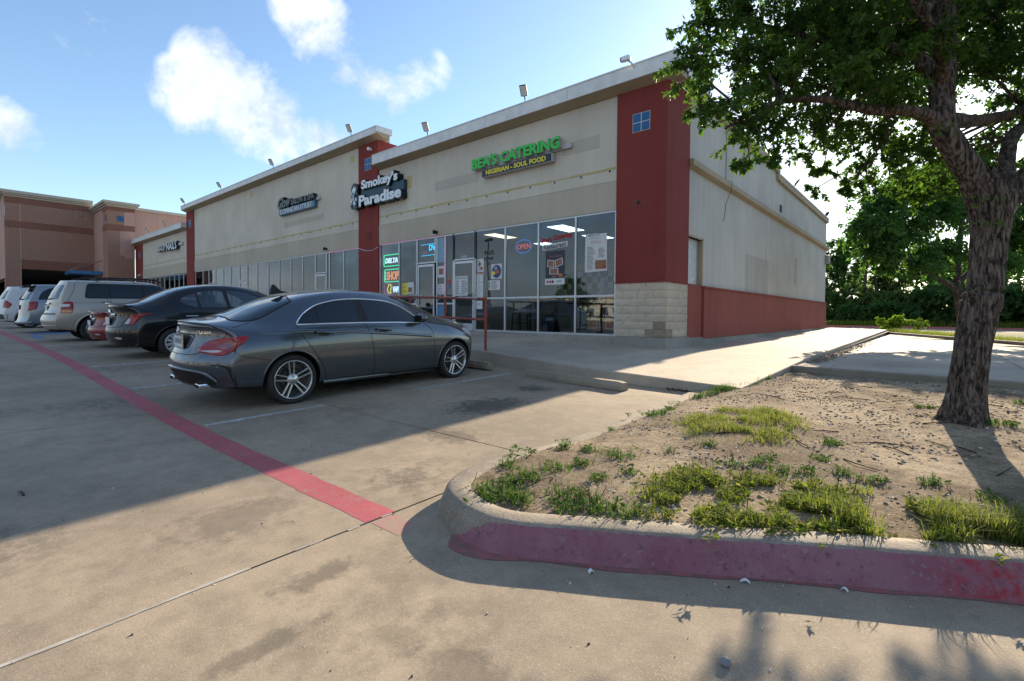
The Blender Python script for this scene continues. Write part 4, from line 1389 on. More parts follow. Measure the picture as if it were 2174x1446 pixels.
# ---------------------------------------------------------------- grey four-door coupe saloon
def lin(*p): return p
grey_sp = dict(wb=2.83, axz=.318, arch=.372, kr=.36, kf=.46, nu=5, nv=4, under=.32,
    stations=[-.98, -.92, -.84, -.74, -.62, -.5, -.36, -.2, -.05, .1, .3, .5, .7, .95, 1.25, 1.55, 1.8, 2.0, 2.2, 2.4, 2.58, 2.74, 2.9, 3.08, 3.26, 3.42, 3.54, 3.64],
    rear=[(.15, -.90), (.28, -.98), (.44, -1.075), (.58, -1.10), (.69, -1.06), (.76, -.985), (.95, -.94), (1.0, -.95), (1.06, -.975), (1.2, -.94)],
    front=[(.15, 3.6), (.3, 3.72), (.5, 3.76), (.66, 3.75), (.78, 3.68), (.86, 3.6), (1.0, 3.5)],
    keys=dict(
        zb=[(-1.1, .29), (-.7, .25), (0, .20), (2.8, .18), (3.7, .20)],
        ym=[(-1.1, .80), (-.7, .885), (-.1, .945), (.5, .93), (1.4, .915), (2.2, .92), (2.8, .945), (3.2, .90), (3.5, .82), (3.7, .72)],
        zm=[(-1.1, .60), (0, .665), (1.4, .62), (2.8, .655), (3.5, .56)],
        ysh=[(-1.1, .70), (-.7, .80), (-.2, .868), (.2, .880), (.8, .882), (1.6, .882), (2.2, .878), (2.8, .865), (3.2, .80), (3.5, .70), (3.7, .6)],
        zsh=[(-1.1, .92), (-.7, .94), (-.3, .955), (.1, .985), (.4, .995), (1.2, .985), (2.0, .962), (2.5, .945), (2.83, .925), (3.2, .86), (3.5, .77), (3.7, .70)],
        dg=[(-1.1, .09), (-.6, .11), (-.25, .11), (.1, .06), (.3, .05), (2.2, .05), (2.6, .09), (3.0, .12), (3.7, .12)],
        dzg=[(-1.1, .06), (-.6, .055), (0, .045), (2.2, .045), (2.7, .05), (3.7, .045)],
        yr=[(-1.1, .55), (-.6, .58), (-.35, .60), (-.1, .585), (.2, .56), (.5, .57), (.9, .575), (1.5, .58), (2.0, .60), (2.4, .66), (2.7, .72), (3.0, .66), (3.4, .55), (3.7, .42)],
        zr=[(-1.1, 1.025), (-.6, 1.05), (-.36, 1.065), (-.15, 1.165), (.1, 1.29), (.35, 1.365), (.6, 1.41), (.9, 1.435), (1.3, 1.435), (1.65, 1.40), (2.0, 1.305), (2.3, 1.175), (2.55, 1.06), (2.75, 1.005), (3.1, .955), (3.4, .885), (3.7, .77)],
        zt=[(-1.1, 1.062), (-.8, 1.085), (-.6, 1.105), (-.42, 1.15), (-.15, 1.255), (.1, 1.35), (.35, 1.42), (.6, 1.465), (.9, 1.497), (1.3, 1.50), (1.65, 1.475), (2.0, 1.40), (2.3, 1.265), (2.55, 1.13), (2.75, 1.055), (3.1, 1.0), (3.4, .925), (3.7, .80)]))
grey_paint = car_paint('grey_metallic', (.078, .091, .108), .72, .25, 1.2, .27)
car = Car('parked_car', 'grey metallic four-door coupe saloon with five twin-spoke wheels, nearest the kerb', grey_sp, grey_paint, GROUP)
car.wheels(make_wheel('twin5', .322, .235, .253), .80)
# side glass (one continuous arch, black pillar between the doors) inside a chrome surround
arch = [(.085, 1.028), (.16, 1.105), (.259, 1.18), (.409, 1.258), (.569, 1.303), (.743, 1.334), (.943, 1.350), (1.201, 1.350), (1.527, 1.326), (1.70, 1.285), (1.83, 1.234), (1.988, 1.138), (2.09, 1.04)]
low = [(2.075, .985), (1.6, 1.005), (1.0, 1.02), (.5, 1.025)]
ring_ = cr(arch, 3)+low
for sd_ in (1, -1):
    car.patch('window_surround', black_trim, ring_, 90, .003, .06, sd_)
    A6 = cr(arch, 6)
    rw = [p for p in A6 if .44 < p[0] < .99]
    car.patch('side_window', glass_c, [(.405, 1.04), (.415, 1.235)]+[(p[0], p[1]-.014) for p in rw]+[(1.015, 1.326), (1.0, 1.034)], 90, .006, .05, sd_)
    car.patch('side_window', glass_c, [(.13, 1.042)]+[(p[0]+.014, p[1]-.012) for p in A6 if .15 < p[0] < .36]+[(.385, 1.215), (.38, 1.04)], 90, .006, .05, sd_)
    fw_ = [p for p in A6 if 1.12 < p[0] < 2.0]
    car.patch('side_window', glass_c, [(1.155, 1.03), (1.115, 1.334)]+[(p[0], p[1]-.014) for p in fw_]+[(2.0, 1.005), (1.6, 1.02)], 90, .006, .05, sd_)
    car.strip('chrome_strip', chrome, cr(arch, 3), 90, .018, .0, sd_, height=.008)
    car.strip('chrome_strip', chrome, [(.085, 1.02), (.5, 1.02), (1.0, 1.015), (1.6, 1.0), (2.08, .98)], 90, .02, .0, sd_, height=.008)
    car.strip('panel_gap', seam_m, cr([(.082, 1.002), (.119, .902), (.21, .755), (.294, .645), (.386, .49), (.44, .354), (.46, .27)], 4), 90, .007, .0014, sd_)
    car.strip('panel_gap', seam_m, cr([(1.092, 1.003), (1.153, .848), (1.202, .594), (1.218, .406), (1.215, .25)], 4), 90, .007, .0014, sd_)
    car.strip('panel_gap', seam_m, cr([(2.17, .97), (2.30, .87), (2.345, .71), (2.358, .4), (2.37, .22)], 4), 90, .007, .0014, sd_)
    car.strip('panel_gap', seam_m, cr([(-.69, .745), (-.623, .678), (-.453, .633), (-.30, .60)], 4), 90, .006, .0014, sd_)
    # sill blade
    car.strip('sill_blade', grey_paint, [(.42, .235), (1.2, .215), (2.4, .19)], 90, .05, 0, sd_, height=.03)
    # handles
    for hx in (.30, 1.25):
        rec = [(hx+.04, .905), (hx+.13, .912), (hx+.22, .90), (hx+.20, .866), (hx+.10, .858), (hx+.05, .872)]
        h = car.patch('door_handle', black_trim, rec, 90, .002, .03, sd_, r=.03)
        car.strip('handle_grip', grey_paint, [(hx, .908), (hx+.06, .912), (hx+.2, .90), (hx+.26, .888)], 90, .036, 0, sd_, parent=h, height=.036)
    # character line above the sill and shoulder crease as faint raised folds
    car.strip('crease', grey_paint, cr([(-.381, .955), (-.191, .936), (.106, .942), (.8, .90), (1.6, .83), (2.3, .76)], 5), 90, .05, 0, sd_, height=.005)
    # wheel-arch lips
    for x in (0, 2.83):
        pts = [(x+.378*math.cos(t), .318+.378*math.sin(t)) for t in np.linspace(-.18, PI+.18, 40)]
        car.strip('arch_lip', grey_paint, pts, 90, .022, 0, sd_, height=.006)
    # tail lamp wrapping the corner
    tl = cr([(-.28, .712), (-.228, .79), (-.107, .85), (.107, .889), (.26, .903), (.312, .895), (.302, .841), (.199, .744), (.099, .688), (0, .674), (-.133, .69)], 3)
    car.patch('tail_lamp', lamp_red, tl, 40, .006, .03, sd_, thick=.01)
    lw = car.root.children[-1]
    car.patch('lamp_insert', lamp_wht, cr([(-.255, .722), (-.165, .728), (-.016, .738), (.05, .728), (.0, .708), (-.10, .708)], 2), 40, .009, .02, sd_, parent=lw)
    car.patch('lamp_insert', lamp_drk, cr([(-.04, .765), (.08, .83), (.22, .87), (.20, .80), (.10, .74)], 2), 40, .009, .03, sd_, parent=lw)
    # rear corner vent
    vent = [(-.082, .575), (.077, .566), (.155, .546), (.22, .43), (.222, .298), (.05, .28), (-.02, .39)]
    car.patch('corner_vent', black_trim, vent, 40, .002, .03, sd_, r=.03)
    car.patch('vent_panel', grey_paint, [(-.07, .562), (.07, .552), (.135, .53), (.19, .42), (.196, .312), (.055, .298), (-.005, .395)], 40, .012, .03, sd_, r=.03)
    # mirror
    mb = MB()
    y = -.97
    mb.lathe([(.0, -.11), (.045, -.105), (.075, -.07), (.082, .0), (.078, .06), (.055, .095), (0, .10)], 20, (2.03, sd_*y, 1.06), 'y')
    mb.v = [((vx-2.03)*(.7 if vx < 2.03 else 1.25)+2.03, vy, (vz-1.06)*.85+1.06) for vx, vy, vz in mb.v]
    mr = mb.build('door_mirror', grey_paint, car.root)
    g_ = MB(); g_.prism([(sd_*y-.075, 1.015), (sd_*y+.075, 1.015), (sd_*y+.08, 1.10), (sd_*y-.08, 1.10)], 0, 1.964, 1.974); g_.build('mirror_glass', glass_c, mr)
    f_ = MB(); f_.prism([(2.02, .99), (2.12, .985), (2.11, 1.05), (2.03, 1.06)], 1, sd_*(-.90), sd_*(-.84)); f_.build('mirror_foot', black_trim, mr)
    # headlamp
    car.patch('headlamp', lamp_wht, cr([(3.02, .85), (3.2, .84), (3.36, .77), (3.46, .68), (3.38, .65), (3.2, .72), (3.06, .79)], 2), 90, .004, .03, sd_)
# back glass, boot lid, bumper
rg = [(-.60, 1.068), (-.3, 1.105), (0, 1.118), (.3, 1.105), (.60, 1.068), (.575, 1.19), (.53, 1.325), (.3, 1.372), (0, 1.385), (-.3, 1.372), (-.53, 1.325), (-.575, 1.19)]
car.patch('rear_window', glass_t, rg, 0, .004, .05, r=.05)
car.strip('rear_window_seal', black_trim, fillet(rg, .05), 0, .022, .005, closed=True)
ws = [(-.70, 1.09), (.70, 1.09), (.56, 1.40), (-.56, 1.40)]
car.patch('windscreen', glass_c, ws, 180, .004, .06, r=.06)
lid = cr([(-.62, 1.055), (-.70, .985), (-.69, .90), (-.60, .83), (-.53, .765), (-.47, .705), (-.36, .675), (0, .668), (.36, .675), (.47, .705), (.53, .765), (.60, .83), (.69, .90), (.70, .985), (.62, 1.055)], 3)
car.strip('boot_gap', seam_m, lid, 0, .008, .0015)
car.patch('boot_spoiler', grey_paint, [(-.60, .985), (0, 1.0), (.60, .985), (.56, 1.02), (0, 1.042), (-.56, 1.02)], 0, .010, .05, thick=.01, r=.02)
recess = [(-.30, .915), (.30, .915), (.235, .735), (-.235, .735)]
pr = car.patch('plate_recess', black_trim, recess, 0, .002, .05, r=.03)
car.patch('plate_recess_panel', grey_paint, [(.20, .895), (.285, .895), (.228, .76), (.185, .76)], 0, .006, .04, parent=pr)
car.patch('plate_recess_panel', grey_paint, [(-.285, .895), (-.20, .895), (-.185, .76), (-.228, .76)], 0, .006, .04, parent=pr)
px0 = min(car.ray((y_, z_), 0)[0].x for y_ in (-.15, 0, .15) for z_ in (.745, .82, .89))-.012
pl = MB(); pl.bevbox(px0, px0+.008, -.158, .158, .742, .892, .003)
plo = pl.build('licence_plate', plate_m, car.root)
fr = MB()
for b_ in ((-.165, .165, .735, .747), (-.165, .165, .887, .90), (-.165, -.153, .747, .887), (.153, .165, .747, .887)): fr.box(px0-.006, px0+.006, b_[0], b_[1], b_[2], b_[3])
fr.build('plate_frame', chrome, plo)
mb = MB()
for i in range(7):
    y = .105-i*.034
    mb.box(px0-.0015, px0+.0005, y-.009, y+.009, .79, .852)
mb.build('plate_characters', plate_k, plo)
# star ring and model lettering
mb = MB(); nseg = 28
mb.tube([(px0+.002, .042*math.cos(2*PI*i/nseg), .955+.042*math.sin(2*PI*i/nseg)) for i in range(nseg+1)], .005, 6)
for k in range(3):
    a_ = PI/2+k*2*PI/3; mb.tube([(px0+.002, 0, .955), (px0+.002, .04*math.cos(a_), .955+.04*math.sin(a_))], [.007, .002], 6)
mb.build('star_emblem', chrome, car.root)
t_ = text_mb('CLA250', .05, .004, width=.21, height=.034, bold=.001)
t_.v = [(car.ray((x+.33, z+.925), 0)[0].x-.004+y, -(x+.33), z+.925) for x, y, z in t_.v]
t_.build('model_lettering', chrome, car.root)
car.strip('bumper_blade', grey_paint, cr([(-.66, .36), (-.60, .44), (-.50, .475), (-.264, .492), (0, .497), (.264, .492), (.50, .475), (.60, .44), (.66, .36)], 5), 0, .035, 0, height=.018)
car.patch('lower_diffuser', black_trim, [(-.60, .40), (-.48, .452), (-.2, .47), (.2, .47), (.48, .452), (.60, .40), (.64, .31), (-.64, .31)], 0, .006, .05, r=.03)
for sg in (1, -1):
    e = MB(); e.bevbox(-.975, -.82, sg*.47-.075, sg*.47+.075, .272, .332, .018); eo = e.build('exhaust_tip', chrome, car.root)
    e = MB(); e.bevbox(-.979, -.965, sg*.47-.06, sg*.47+.06, .284, .321, .012); e.build('exhaust_mouth', seam_m, eo)
fin = MB(); fin.prism([(.10, 1.40), (.36, 1.435), (.26, 1.46), (.165, 1.545), (.14, 1.54)], 1, -.018, .018)
fin.build('roof_aerial', black_trim, car.root)
car.put(-7.20, 3.05, gz)
# ---------------------------------------------------------------- black compact saloon (its shape serves the red one beyond it too)
compact_sp = dict(tunnel=[(.14, 1.17), (.26, 1.10), (.42, 1.055), (1.0, 1.04), (2.0, 1.03), (1.93, 1.175), (1.74, 1.28), (1.5, 1.37), (1.25, 1.415), (.95, 1.422), (.7, 1.406), (.45, 1.366), (.27, 1.30), (.17, 1.24)], wb=2.72, axz=.312, arch=.365, kr=.36, kf=.46, under=.3,
    stations=[-.96, -.9, -.8, -.68, -.55, -.42, -.28, -.12, .04, .22, .42, .65, .9, 1.2, 1.5, 1.75, 1.95, 2.15, 2.35, 2.52, 2.68, 2.85, 3.02, 3.2, 3.36, 3.5, 3.6],
    rear=[(.15, -.84), (.28, -.93), (.42, -1.0), (.58, -1.02), (.66, -1.0), (.74, -.93), (.95, -.90), (1.06, -.93), (1.2, -.9)],
    front=[(.15, 3.5), (.3, 3.62), (.5, 3.66), (.66, 3.64), (.8, 3.56), (.95, 3.4)],
    keys=dict(
        zb=[(-1.1, .28), (-.5, .24), (0, .20), (2.7, .18), (3.6, .22)],
        ym=[(-1.1, .78), (-.6, .85), (0, .885), (2.0, .88), (2.7, .885), (3.1, .84), (3.4, .76), (3.6, .66)],
        zm=[(-1.1, .6), (0, .68), (2.7, .66), (3.5, .58)],
        ysh=[(-1.1, .69), (-.6, .785), (0, .83), (.8, .845), (2.0, .84), (2.7, .82), (3.1, .75), (3.4, .66), (3.6, .56)],
        zsh=[(-1.1, .96), (-.5, .985), (0, 1.01), (.6, 1.0), (1.4, .985), (2.2, .965), (2.7, .935), (3.1, .87), (3.4, .78), (3.6, .7)],
        dg=[(-1.1, .08), (-.5, .09), (-.1, .05), (.2, .035), (2.2, .04), (2.6, .09), (3.6, .1)],
        dzg=[(-1.1, .06), (-.5, .06), (0, .04), (2.2, .04), (2.7, .05), (3.6, .05)],
        yr=[(-1.1, .54), (-.5, .59), (-.2, .60), (.1, .575), (.5, .56), (1.5, .56), (1.9, .58), (2.3, .64), (2.6, .68), (3.0, .6), (3.6, .4)],
        zr=[(-1.1, 1.07), (-.6, 1.10), (-.42, 1.13), (-.1, 1.29), (.2, 1.41), (.5, 1.475), (.9, 1.505), (1.3, 1.50), (1.65, 1.44), (1.95, 1.325), (2.2, 1.20), (2.45, 1.08), (2.65, 1.02), (3.0, .965), (3.3, .89), (3.6, .77)],
        zt=[(-1.1, 1.095), (-.7, 1.125), (-.45, 1.16), (-.25, 1.25), (-.05, 1.36), (.2, 1.465), (.5, 1.535), (.9, 1.57), (1.3, 1.565), (1.65, 1.51), (1.95, 1.40), (2.2, 1.27), (2.45, 1.14), (2.65, 1.075), (3.0, 1.01), (3.3, .93), (3.6, .8)]))
glass_b = glass_pane('car_side_glass', (.42, .47, .5), .06)
seat_m = plain('car_seat_fabric', (.035, .036, .04), .9)
def compact(label, paint, X, Y, detail=True):
    c = Car('parked_car', label, compact_sp, paint, GROUP)
    c.wheels(make_wheel('cover', .312, .19, .215), .785)
    A = [(.03, 1.10), (.04, 1.215), (.13, 1.262), (.24, 1.312), (.45, 1.385), (.7, 1.425), (.95, 1.44), (1.25, 1.432), (1.5, 1.385), (1.75, 1.29), (1.95, 1.18), (2.10, 1.06)]
    A = [(.06, 1.195), (.14, 1.25), (.26, 1.31), (.45, 1.382), (.7, 1.422), (.95, 1.438), (1.25, 1.43), (1.5, 1.385), (1.75, 1.29), (1.95, 1.18), (2.10, 1.06)]
    A6 = cr(A, 6)
    for sd_ in (1, -1):
        c.patch('side_window', glass_b, [(.50, 1.048), (.475, 1.376)]+[(p[0], p[1]-.014) for p in A6 if .5 < p[0] < .97]+[(.985, 1.424), (1.02, 1.042)], 90, .002, .06, sd_)
        c.patch('side_window', glass_b, [(.13, 1.17), (.26, 1.095), (.40, 1.053), (.455, 1.05), (.435, 1.362), (.30, 1.315), (.16, 1.245)], 90, .002, .05, sd_, r=.03)
        c.patch('side_window', glass_b, [(1.10, 1.042), (1.06, 1.42)]+[(p[0], p[1]-.014) for p in A6 if 1.09 < p[0] < 2.0]+[(2.02, 1.02)], 90, .002, .06, sd_)
        c.patch('pillar', black_trim, [(.455, 1.03), (.50, 1.03), (.475, 1.39), (.430, 1.375)], 90, .003, .05, sd_, thick=.02)
        c.patch('pillar', black_trim, [(1.02, 1.02), (1.10, 1.02), (1.065, 1.44), (.985, 1.44)], 90, .003, .05, sd_, thick=.03)
        c.strip('window_seal', black_trim, cr(A, 3)+[(2.08, 1.01), (1.0, 1.028), (.42, 1.04), (.25, 1.085), (.09, 1.17), (.06, 1.195)], 90, .022, .003, sd_)
        c.strip('panel_gap', seam_m, cr([(.01, 1.17), (.06, 1.03), (.16, .86), (.27, .70), (.36, .52), (.39, .28)], 4), 90, .008, .0014, sd_)
        c.strip('panel_gap', seam_m, cr([(1.03, 1.02), (1.07, .8), (1.07, .28)], 4), 90, .008, .0014, sd_)
        c.strip('panel_gap', seam_m, cr([(2.12, .98), (2.22, .8), (2.22, .28)], 4), 90, .008, .0014, sd_)
        for hx in (.19, 1.15):
            h = c.patch('door_handle', black_trim, [(hx, .87), (hx+.2, .87), (hx+.17, .82), (hx+.05, .82)], 90, .002, .03, sd_, r=.02)
            c.strip('handle_grip', chrome, [(hx-.01, .862), (hx+.22, .862)], 90, .028, 0, sd_, parent=h, height=.034)
        for x in (0, 2.72):
            c.strip('arch_lip', paint, [(x+.372*math.cos(t), .312+.372*math.sin(t)) for t in np.linspace(-.15, PI+.15, 30)], 90, .02, 0, sd_, height=.005)
        tl = cr([(-.10, .705), (-.045, .80), (.015, .868), (.11, .912), (.26, .935), (.40, .930), (.30, .90), (.20, .83), (.14, .765), (.10, .712)], 3)
        c.patch('tail_lamp', lamp_red, tl, 40, .008, .03, sd_, thick=.01); lw = c.root.children[-1]
        c.patch('lamp_insert', lamp_wht, cr([(-.085, .718), (-.04, .79), (.01, .835), (.03, .79), (.0, .72)], 2), 40, .011, .02, sd_, parent=lw)
        c.patch('reflector', lamp_wht, cr([(-.17, .435), (-.08, .455), (.02, .445), (.03, .415), (-.07, .405)], 2), 30, .003, .03, sd_)
        mb = MB(); mb.lathe([(0, -.1), (.06, -.085), (.075, 0), (.06, .085), (0, .1)], 16, (2.02, -sd_*.93, 1.06), 'y'); mb.build('door_mirror', paint, c.root)
        c.patch('headlamp', lamp_wht, cr([(2.9, .86), (3.1, .84), (3.35, .74), (3.38, .66), (3.2, .70), (3.0, .78)], 2), 90, .004, .04, sd_)
    rg = [(-.62, 1.115), (-.3, 1.15), (0, 1.165), (.3, 1.15), (.62, 1.115), (.58, 1.26), (.52, 1.40), (.3, 1.455), (0, 1.475), (-.3, 1.455), (-.52, 1.40), (-.58, 1.26)]
    c.patch('rear_window', glass_t, rg, 0, .004, .06, r=.05)
    c.patch('windscreen', glass_c, [(-.68, 1.10), (.68, 1.10), (.55, 1.42), (-.55, 1.42)], 180, .004, .08, r=.06)
    c.strip('boot_gap', seam_m, cr([(-.62, 1.07), (-.68, .97), (-.60, .88), (-.52, .72), (-.46, .66), (0, .645), (.46, .66), (.52, .72), (.60, .88), (.68, .97), (.62, 1.07)], 3), 0, .010, .0015)
    for y in (-.37, .37):
        for x, z0 in ((.84, 1.12), (.0, 1.16)):
            h_ = MB(); h_.bevbox(x-.05, x+.05, y-.13, y+.13, z0, z0+.20, .045); h_.build('headrest', seat_m, c.root)
        h_ = MB(); h_.bevbox(.84, .98, y-.24, y+.24, .98, 1.12, .05); h_.build('seat_back', seat_m, c.root)
    sp_ = MB(); pts = [(-.62, 1.08), (-.35, 1.11), (0, 1.12), (.35, 1.11), (.62, 1.08)]
    yy = cr(pts, 4)
    V = []
    for y, z in yy:
        x = -.92+.30*(abs(y)/.8)**2.2
        V += [(x+.20, y, z-.03), (x+.05, y, z+.012), (x-.055, y, z+.022), (x-.065, y, z+.002), (x+.02, y, z-.03)]
    m = len(yy)
    sp_.add(V, [(i*5+k, (i+1)*5+k, (i+1)*5+(k+1) % 5, i*5+(k+1) % 5) for i in range(m-1) for k in range(5)]+[(0, 1, 2, 3, 4), tuple(range((m-1)*5, m*5))[::-1]], 0, True)
    sp_.build('boot_spoiler', paint, c.root, fixn=True, sharp=40)
    rec = c.patch('plate_recess', black_trim, [(-.30, .87), (.30, .87), (.25, .68), (-.25, .68)], 0, .002, .06, r=.03)
    px0 = min(c.ray((y_, z_), 0)[0].x for y_ in (-.15, 0, .15) for z_ in (.705, .77, .845))-.012
    pl = MB(); pl.bevbox(px0, px0+.009, -.158, .158, .70, .85, .003); pl.build('licence_plate', plate_m, c.root)
    c.strip('plate_garnish', chrome, [(-.27, .90), (0, .905), (.27, .90)], 0, .05, 0, height=.02)
    mb = MB(); mb.lathe([(.0, -.945), (.055, -.945), (.06, -.93)], 20, (0, 0, .955), 'x'); mb.build('maker_badge', chrome, c.root)
    c.put(X, Y, gz)
    if not detail: return c
    return c
blk_paint = car_paint('black_paint', (.003, .0033, .0045), .0, .02, 1.0, .3, .012)
red_paint = car_paint('red_paint', (.16, .012, .016), .2, .2, 1.0, .32)
black_car = compact('glossy black compact saloon with a boot spoiler and red tail lamps, behind the grey one', blk_paint, -13.0, 3.38)
red_car = compact('low dark red coupe almost hidden behind the black saloon', red_paint, -16.0, 3.55)
red_car.root.scale = (.98, .96, .80)

# ---------------------------------------------------------------- tall cars
def tall_keys(L0, L1, hw, zsh, roof, cowl, hood, nose, wb, rake=.25):
    """keys for an estate / van body: L0 rear end, L1 nose"""
    x3 = wb*.86           # windscreen base
    x2 = x3-.85           # windscreen head
    return dict(
        zb=[(L0, .36), (-.5, .28), (0, .24), (wb, .22), (L1, .26)],
        ym=[(L0, hw*.90), (-.5, hw*.975), (0, hw), (wb, hw), (wb+.4, hw*.95), (L1-.15, hw*.8), (L1, hw*.7)],
        zm=[(L0, .68), (0, .72), (wb, .72), (L1, .62)],
        ysh=[(L0, hw*.86), (-.5, hw*.93), (0, hw*.955), (wb-.5, hw*.955), (wb, hw*.93), (wb+.4, hw*.86), (L1, hw*.62)],
        zsh=[(L0, zsh), (wb*.6, zsh-.02), (wb-.3, zsh-.05), (wb+.2, hood-.05), (L1-.1, nose)],
        dg=[(L0, .03), (x2, .04), (x3, .09), (L1, .1)],
        dzg=[(L0, .06), (x2, .05), (x3, .05), (L1, .05)],
        yr=[(L0, hw*.70), (-.3, hw*.735), (x2, hw*.72), (x3, hw*.80), (x3+.4, hw*.7), (L1, hw*.45)],
        zr=[(L0, roof-.10), (-.2, roof-.07), (x2-.4, roof-.07), (x2, roof-.12), (x3-.1, cowl), (x3+.3, hood-.03), (L1-.2, nose+.06), (L1, nose)],
        zt=[(L0, roof-.03), (-.3, roof), (x2-.6, roof), (x2-.2, roof-.02), (x2+.05, roof-.09), (x3, cowl+.08), (x3+.3, hood+.03), (L1-.2, nose+.13), (L1, nose+.04)])
def tall_stations(L0, L1):
    return [L0+.12, L0+.2, L0+.3, L0+.42, L0+.56]+list(np.linspace(L0+.75, L1-.55, 18))+[L1-.4, L1-.28, L1-.18, L1-.1]
def rails(c, mat, y, x0, x1, z, n='roof_rail'):
    for sg in (1, -1):
        mb = MB(); mb.tube([(x0-.12, sg*y, z-.06), (x0, sg*y, z), (x0+.3, sg*y, z+.02), (x1-.3, sg*y, z+.02), (x1, sg*y, z-.01), (x1+.14, sg*y, z-.08)], .022, 8)
        mb.build(n, mat, c.root)
    for x in (x0+.35, x1-.5):
        mb = MB(); mb.box(x, x+.06, -y, y, z-.005, z+.02); mb.build('cross_bar', mat, c.root)

# beige estate car
sp = dict(wb=2.84, axz=.345, arch=.42, kr=.20, kf=.4, under=.36,
    rear=[(.2, -.82), (.38, -.98), (.55, -1.06), (.76, -1.04), (.80, -.95), (.84, -.90), (1.1, -.885), (1.2, -.87), (1.45, -.76), (1.66, -.62), (1.8, -.55)],
    front=[(.2, 3.6), (.5, 3.78), (.75, 3.8), (.9, 3.72), (1.1, 3.5)], stations=tall_stations(-1.04, 3.85),
    keys=tall_keys(-1.04, 3.85, .95, 1.10, 1.755, 1.16, 1.10, .92, 2.84))
beige_paint = car_paint('beige_metallic', (.34, .315, .275), .35, .12, 1.0, .36)
c = beige = Car('parked_car', 'pale beige tall estate car with black roof rails and big red tail lamps', sp, beige_paint, GROUP)
c.wheels(make_wheel('six', .345, .225, .225), .83)
for sd_ in (1, -1):
    c.patch('window_surround', black_trim, [(-.21, 1.22, .09), (2.42, 1.20, .08), (2.2, 1.36), (1.62, 1.63, .1), (-.12, 1.655, .1)], 90, .003, .07, sd_, r=.08)
    c.patch('side_window', glass_c, [(-.18, 1.25, .08), (.36, 1.245), (.36, 1.63), (-.09, 1.632, .08)], 90, .007, .07, sd_, r=.01)
    c.patch('side_window', glass_c, [(.40, 1.245), (1.15, 1.24), (1.15, 1.625), (.40, 1.63)], 90, .007, .07, sd_, r=.01)
    c.patch('side_window', glass_c, [(1.22, 1.24), (2.3, 1.225, .06), (2.1, 1.38), (1.62, 1.605, .06), (1.22, 1.62)], 90, .007, .07, sd_, r=.01)
    c.strip('panel_gap', seam_m, [(.32, 1.22), (.30, 1.0), (.36, .82), (.46, .6), (.48, .34)], 90, .008, .0014, sd_)
    c.strip('panel_gap', seam_m, [(.38, 1.22), (.39, .95)], 90, .006, .0014, sd_)
    c.strip('panel_gap', seam_m, [(1.18, 1.22), (1.18, .34)], 90, .008, .0014, sd_)
    c.strip('hatch_gap', seam_m, [(-.36, 1.69), (-.42, 1.45), (-.56, 1.16)], 90, .010, .0014, sd_)
    c.strip('body_crease', beige_paint, [(-.45, 1.12), (.5, 1.10), (2.3, 1.05)], 90, .05, 0, sd_, height=.008)
    for hx in (.17, 1.2):
        c.strip('door_handle', beige_paint, [(hx, 1.125), (hx+.22, 1.12)], 90, .045, 0, sd_, height=.04)
    c.patch('tail_lamp', lamp_red, fillet([(.115, .81, .02), (.10, .98), (.135, 1.13, .08), (.29, 1.14, .07), (.315, 1.0), (.30, .815, .02)], .04), 45, .012, .04, sd_, thick=.014); lw = c.root.children[-1]
    c.patch('lamp_lens', lamp_amb, fillet([(.125, .82), (.12, .90), (.295, .905), (.29, .825)], .02), 45, .015, .04, sd_, parent=lw)
    c.patch('lamp_badge', plate_m, fillet([(.06, .985), (.06, 1.06), (.255, 1.06), (.255, .985)], .035), 45, .018, .03, sd_, parent=lw)
    for x in (0, 2.84):
        c.strip('arch_flare', beige_paint, [(x+.435*math.cos(t), .345+.435*math.sin(t)) for t in np.linspace(-.1, PI+.1, 30)], 90, .05, 0, sd_, height=.02)
    mb = MB(); mb.lathe([(0, -.1), (.08, -.09), (.1, 0), (.08, .09), (0, .1)], 16, (2.2, -sd_*1.03, 1.25), 'y'); mb.build('door_mirror', beige_paint, c.root)
c.patch('rear_window', glass_t, [(-.68, 1.20), (.68, 1.20), (.60, 1.60), (-.60, 1.60)], 0, .005, .07, r=.07)
c.patch('windscreen', glass_c, [(-.75, 1.2), (.75, 1.2), (.62, 1.6), (-.62, 1.6)], 180, .005, .09, r=.06)
c.strip('rear_wiper', black_trim, [(-.05, 1.19), (.10, 1.20), (.45, 1.215)], 0, .02, 0, height=.03)
c.strip('bumper_step', plain('dark_beige_plastic', (.20, .185, .165), .6), [(-.75, .79), (.75, .79)], 0, .06, 0, height=.012)
c.strip('bumper_crease', beige_paint, [(-.85, .46), (.85, .46)], 0, .03, 0, height=.008)
c.strip('plate_garnish', chrome, [(-.32, 1.075), (.32, 1.075)], 0, .05, 0, height=.03)
mb = MB(); mb.bevbox(-.925, -.912, -.16, .16, .88, 1.03, .003); mb.build('licence_plate', plate_m, c.root)
rails(c, black_trim, .64, -.2, 1.55, 1.80)
c.put(-19.3, 3.12, gz)

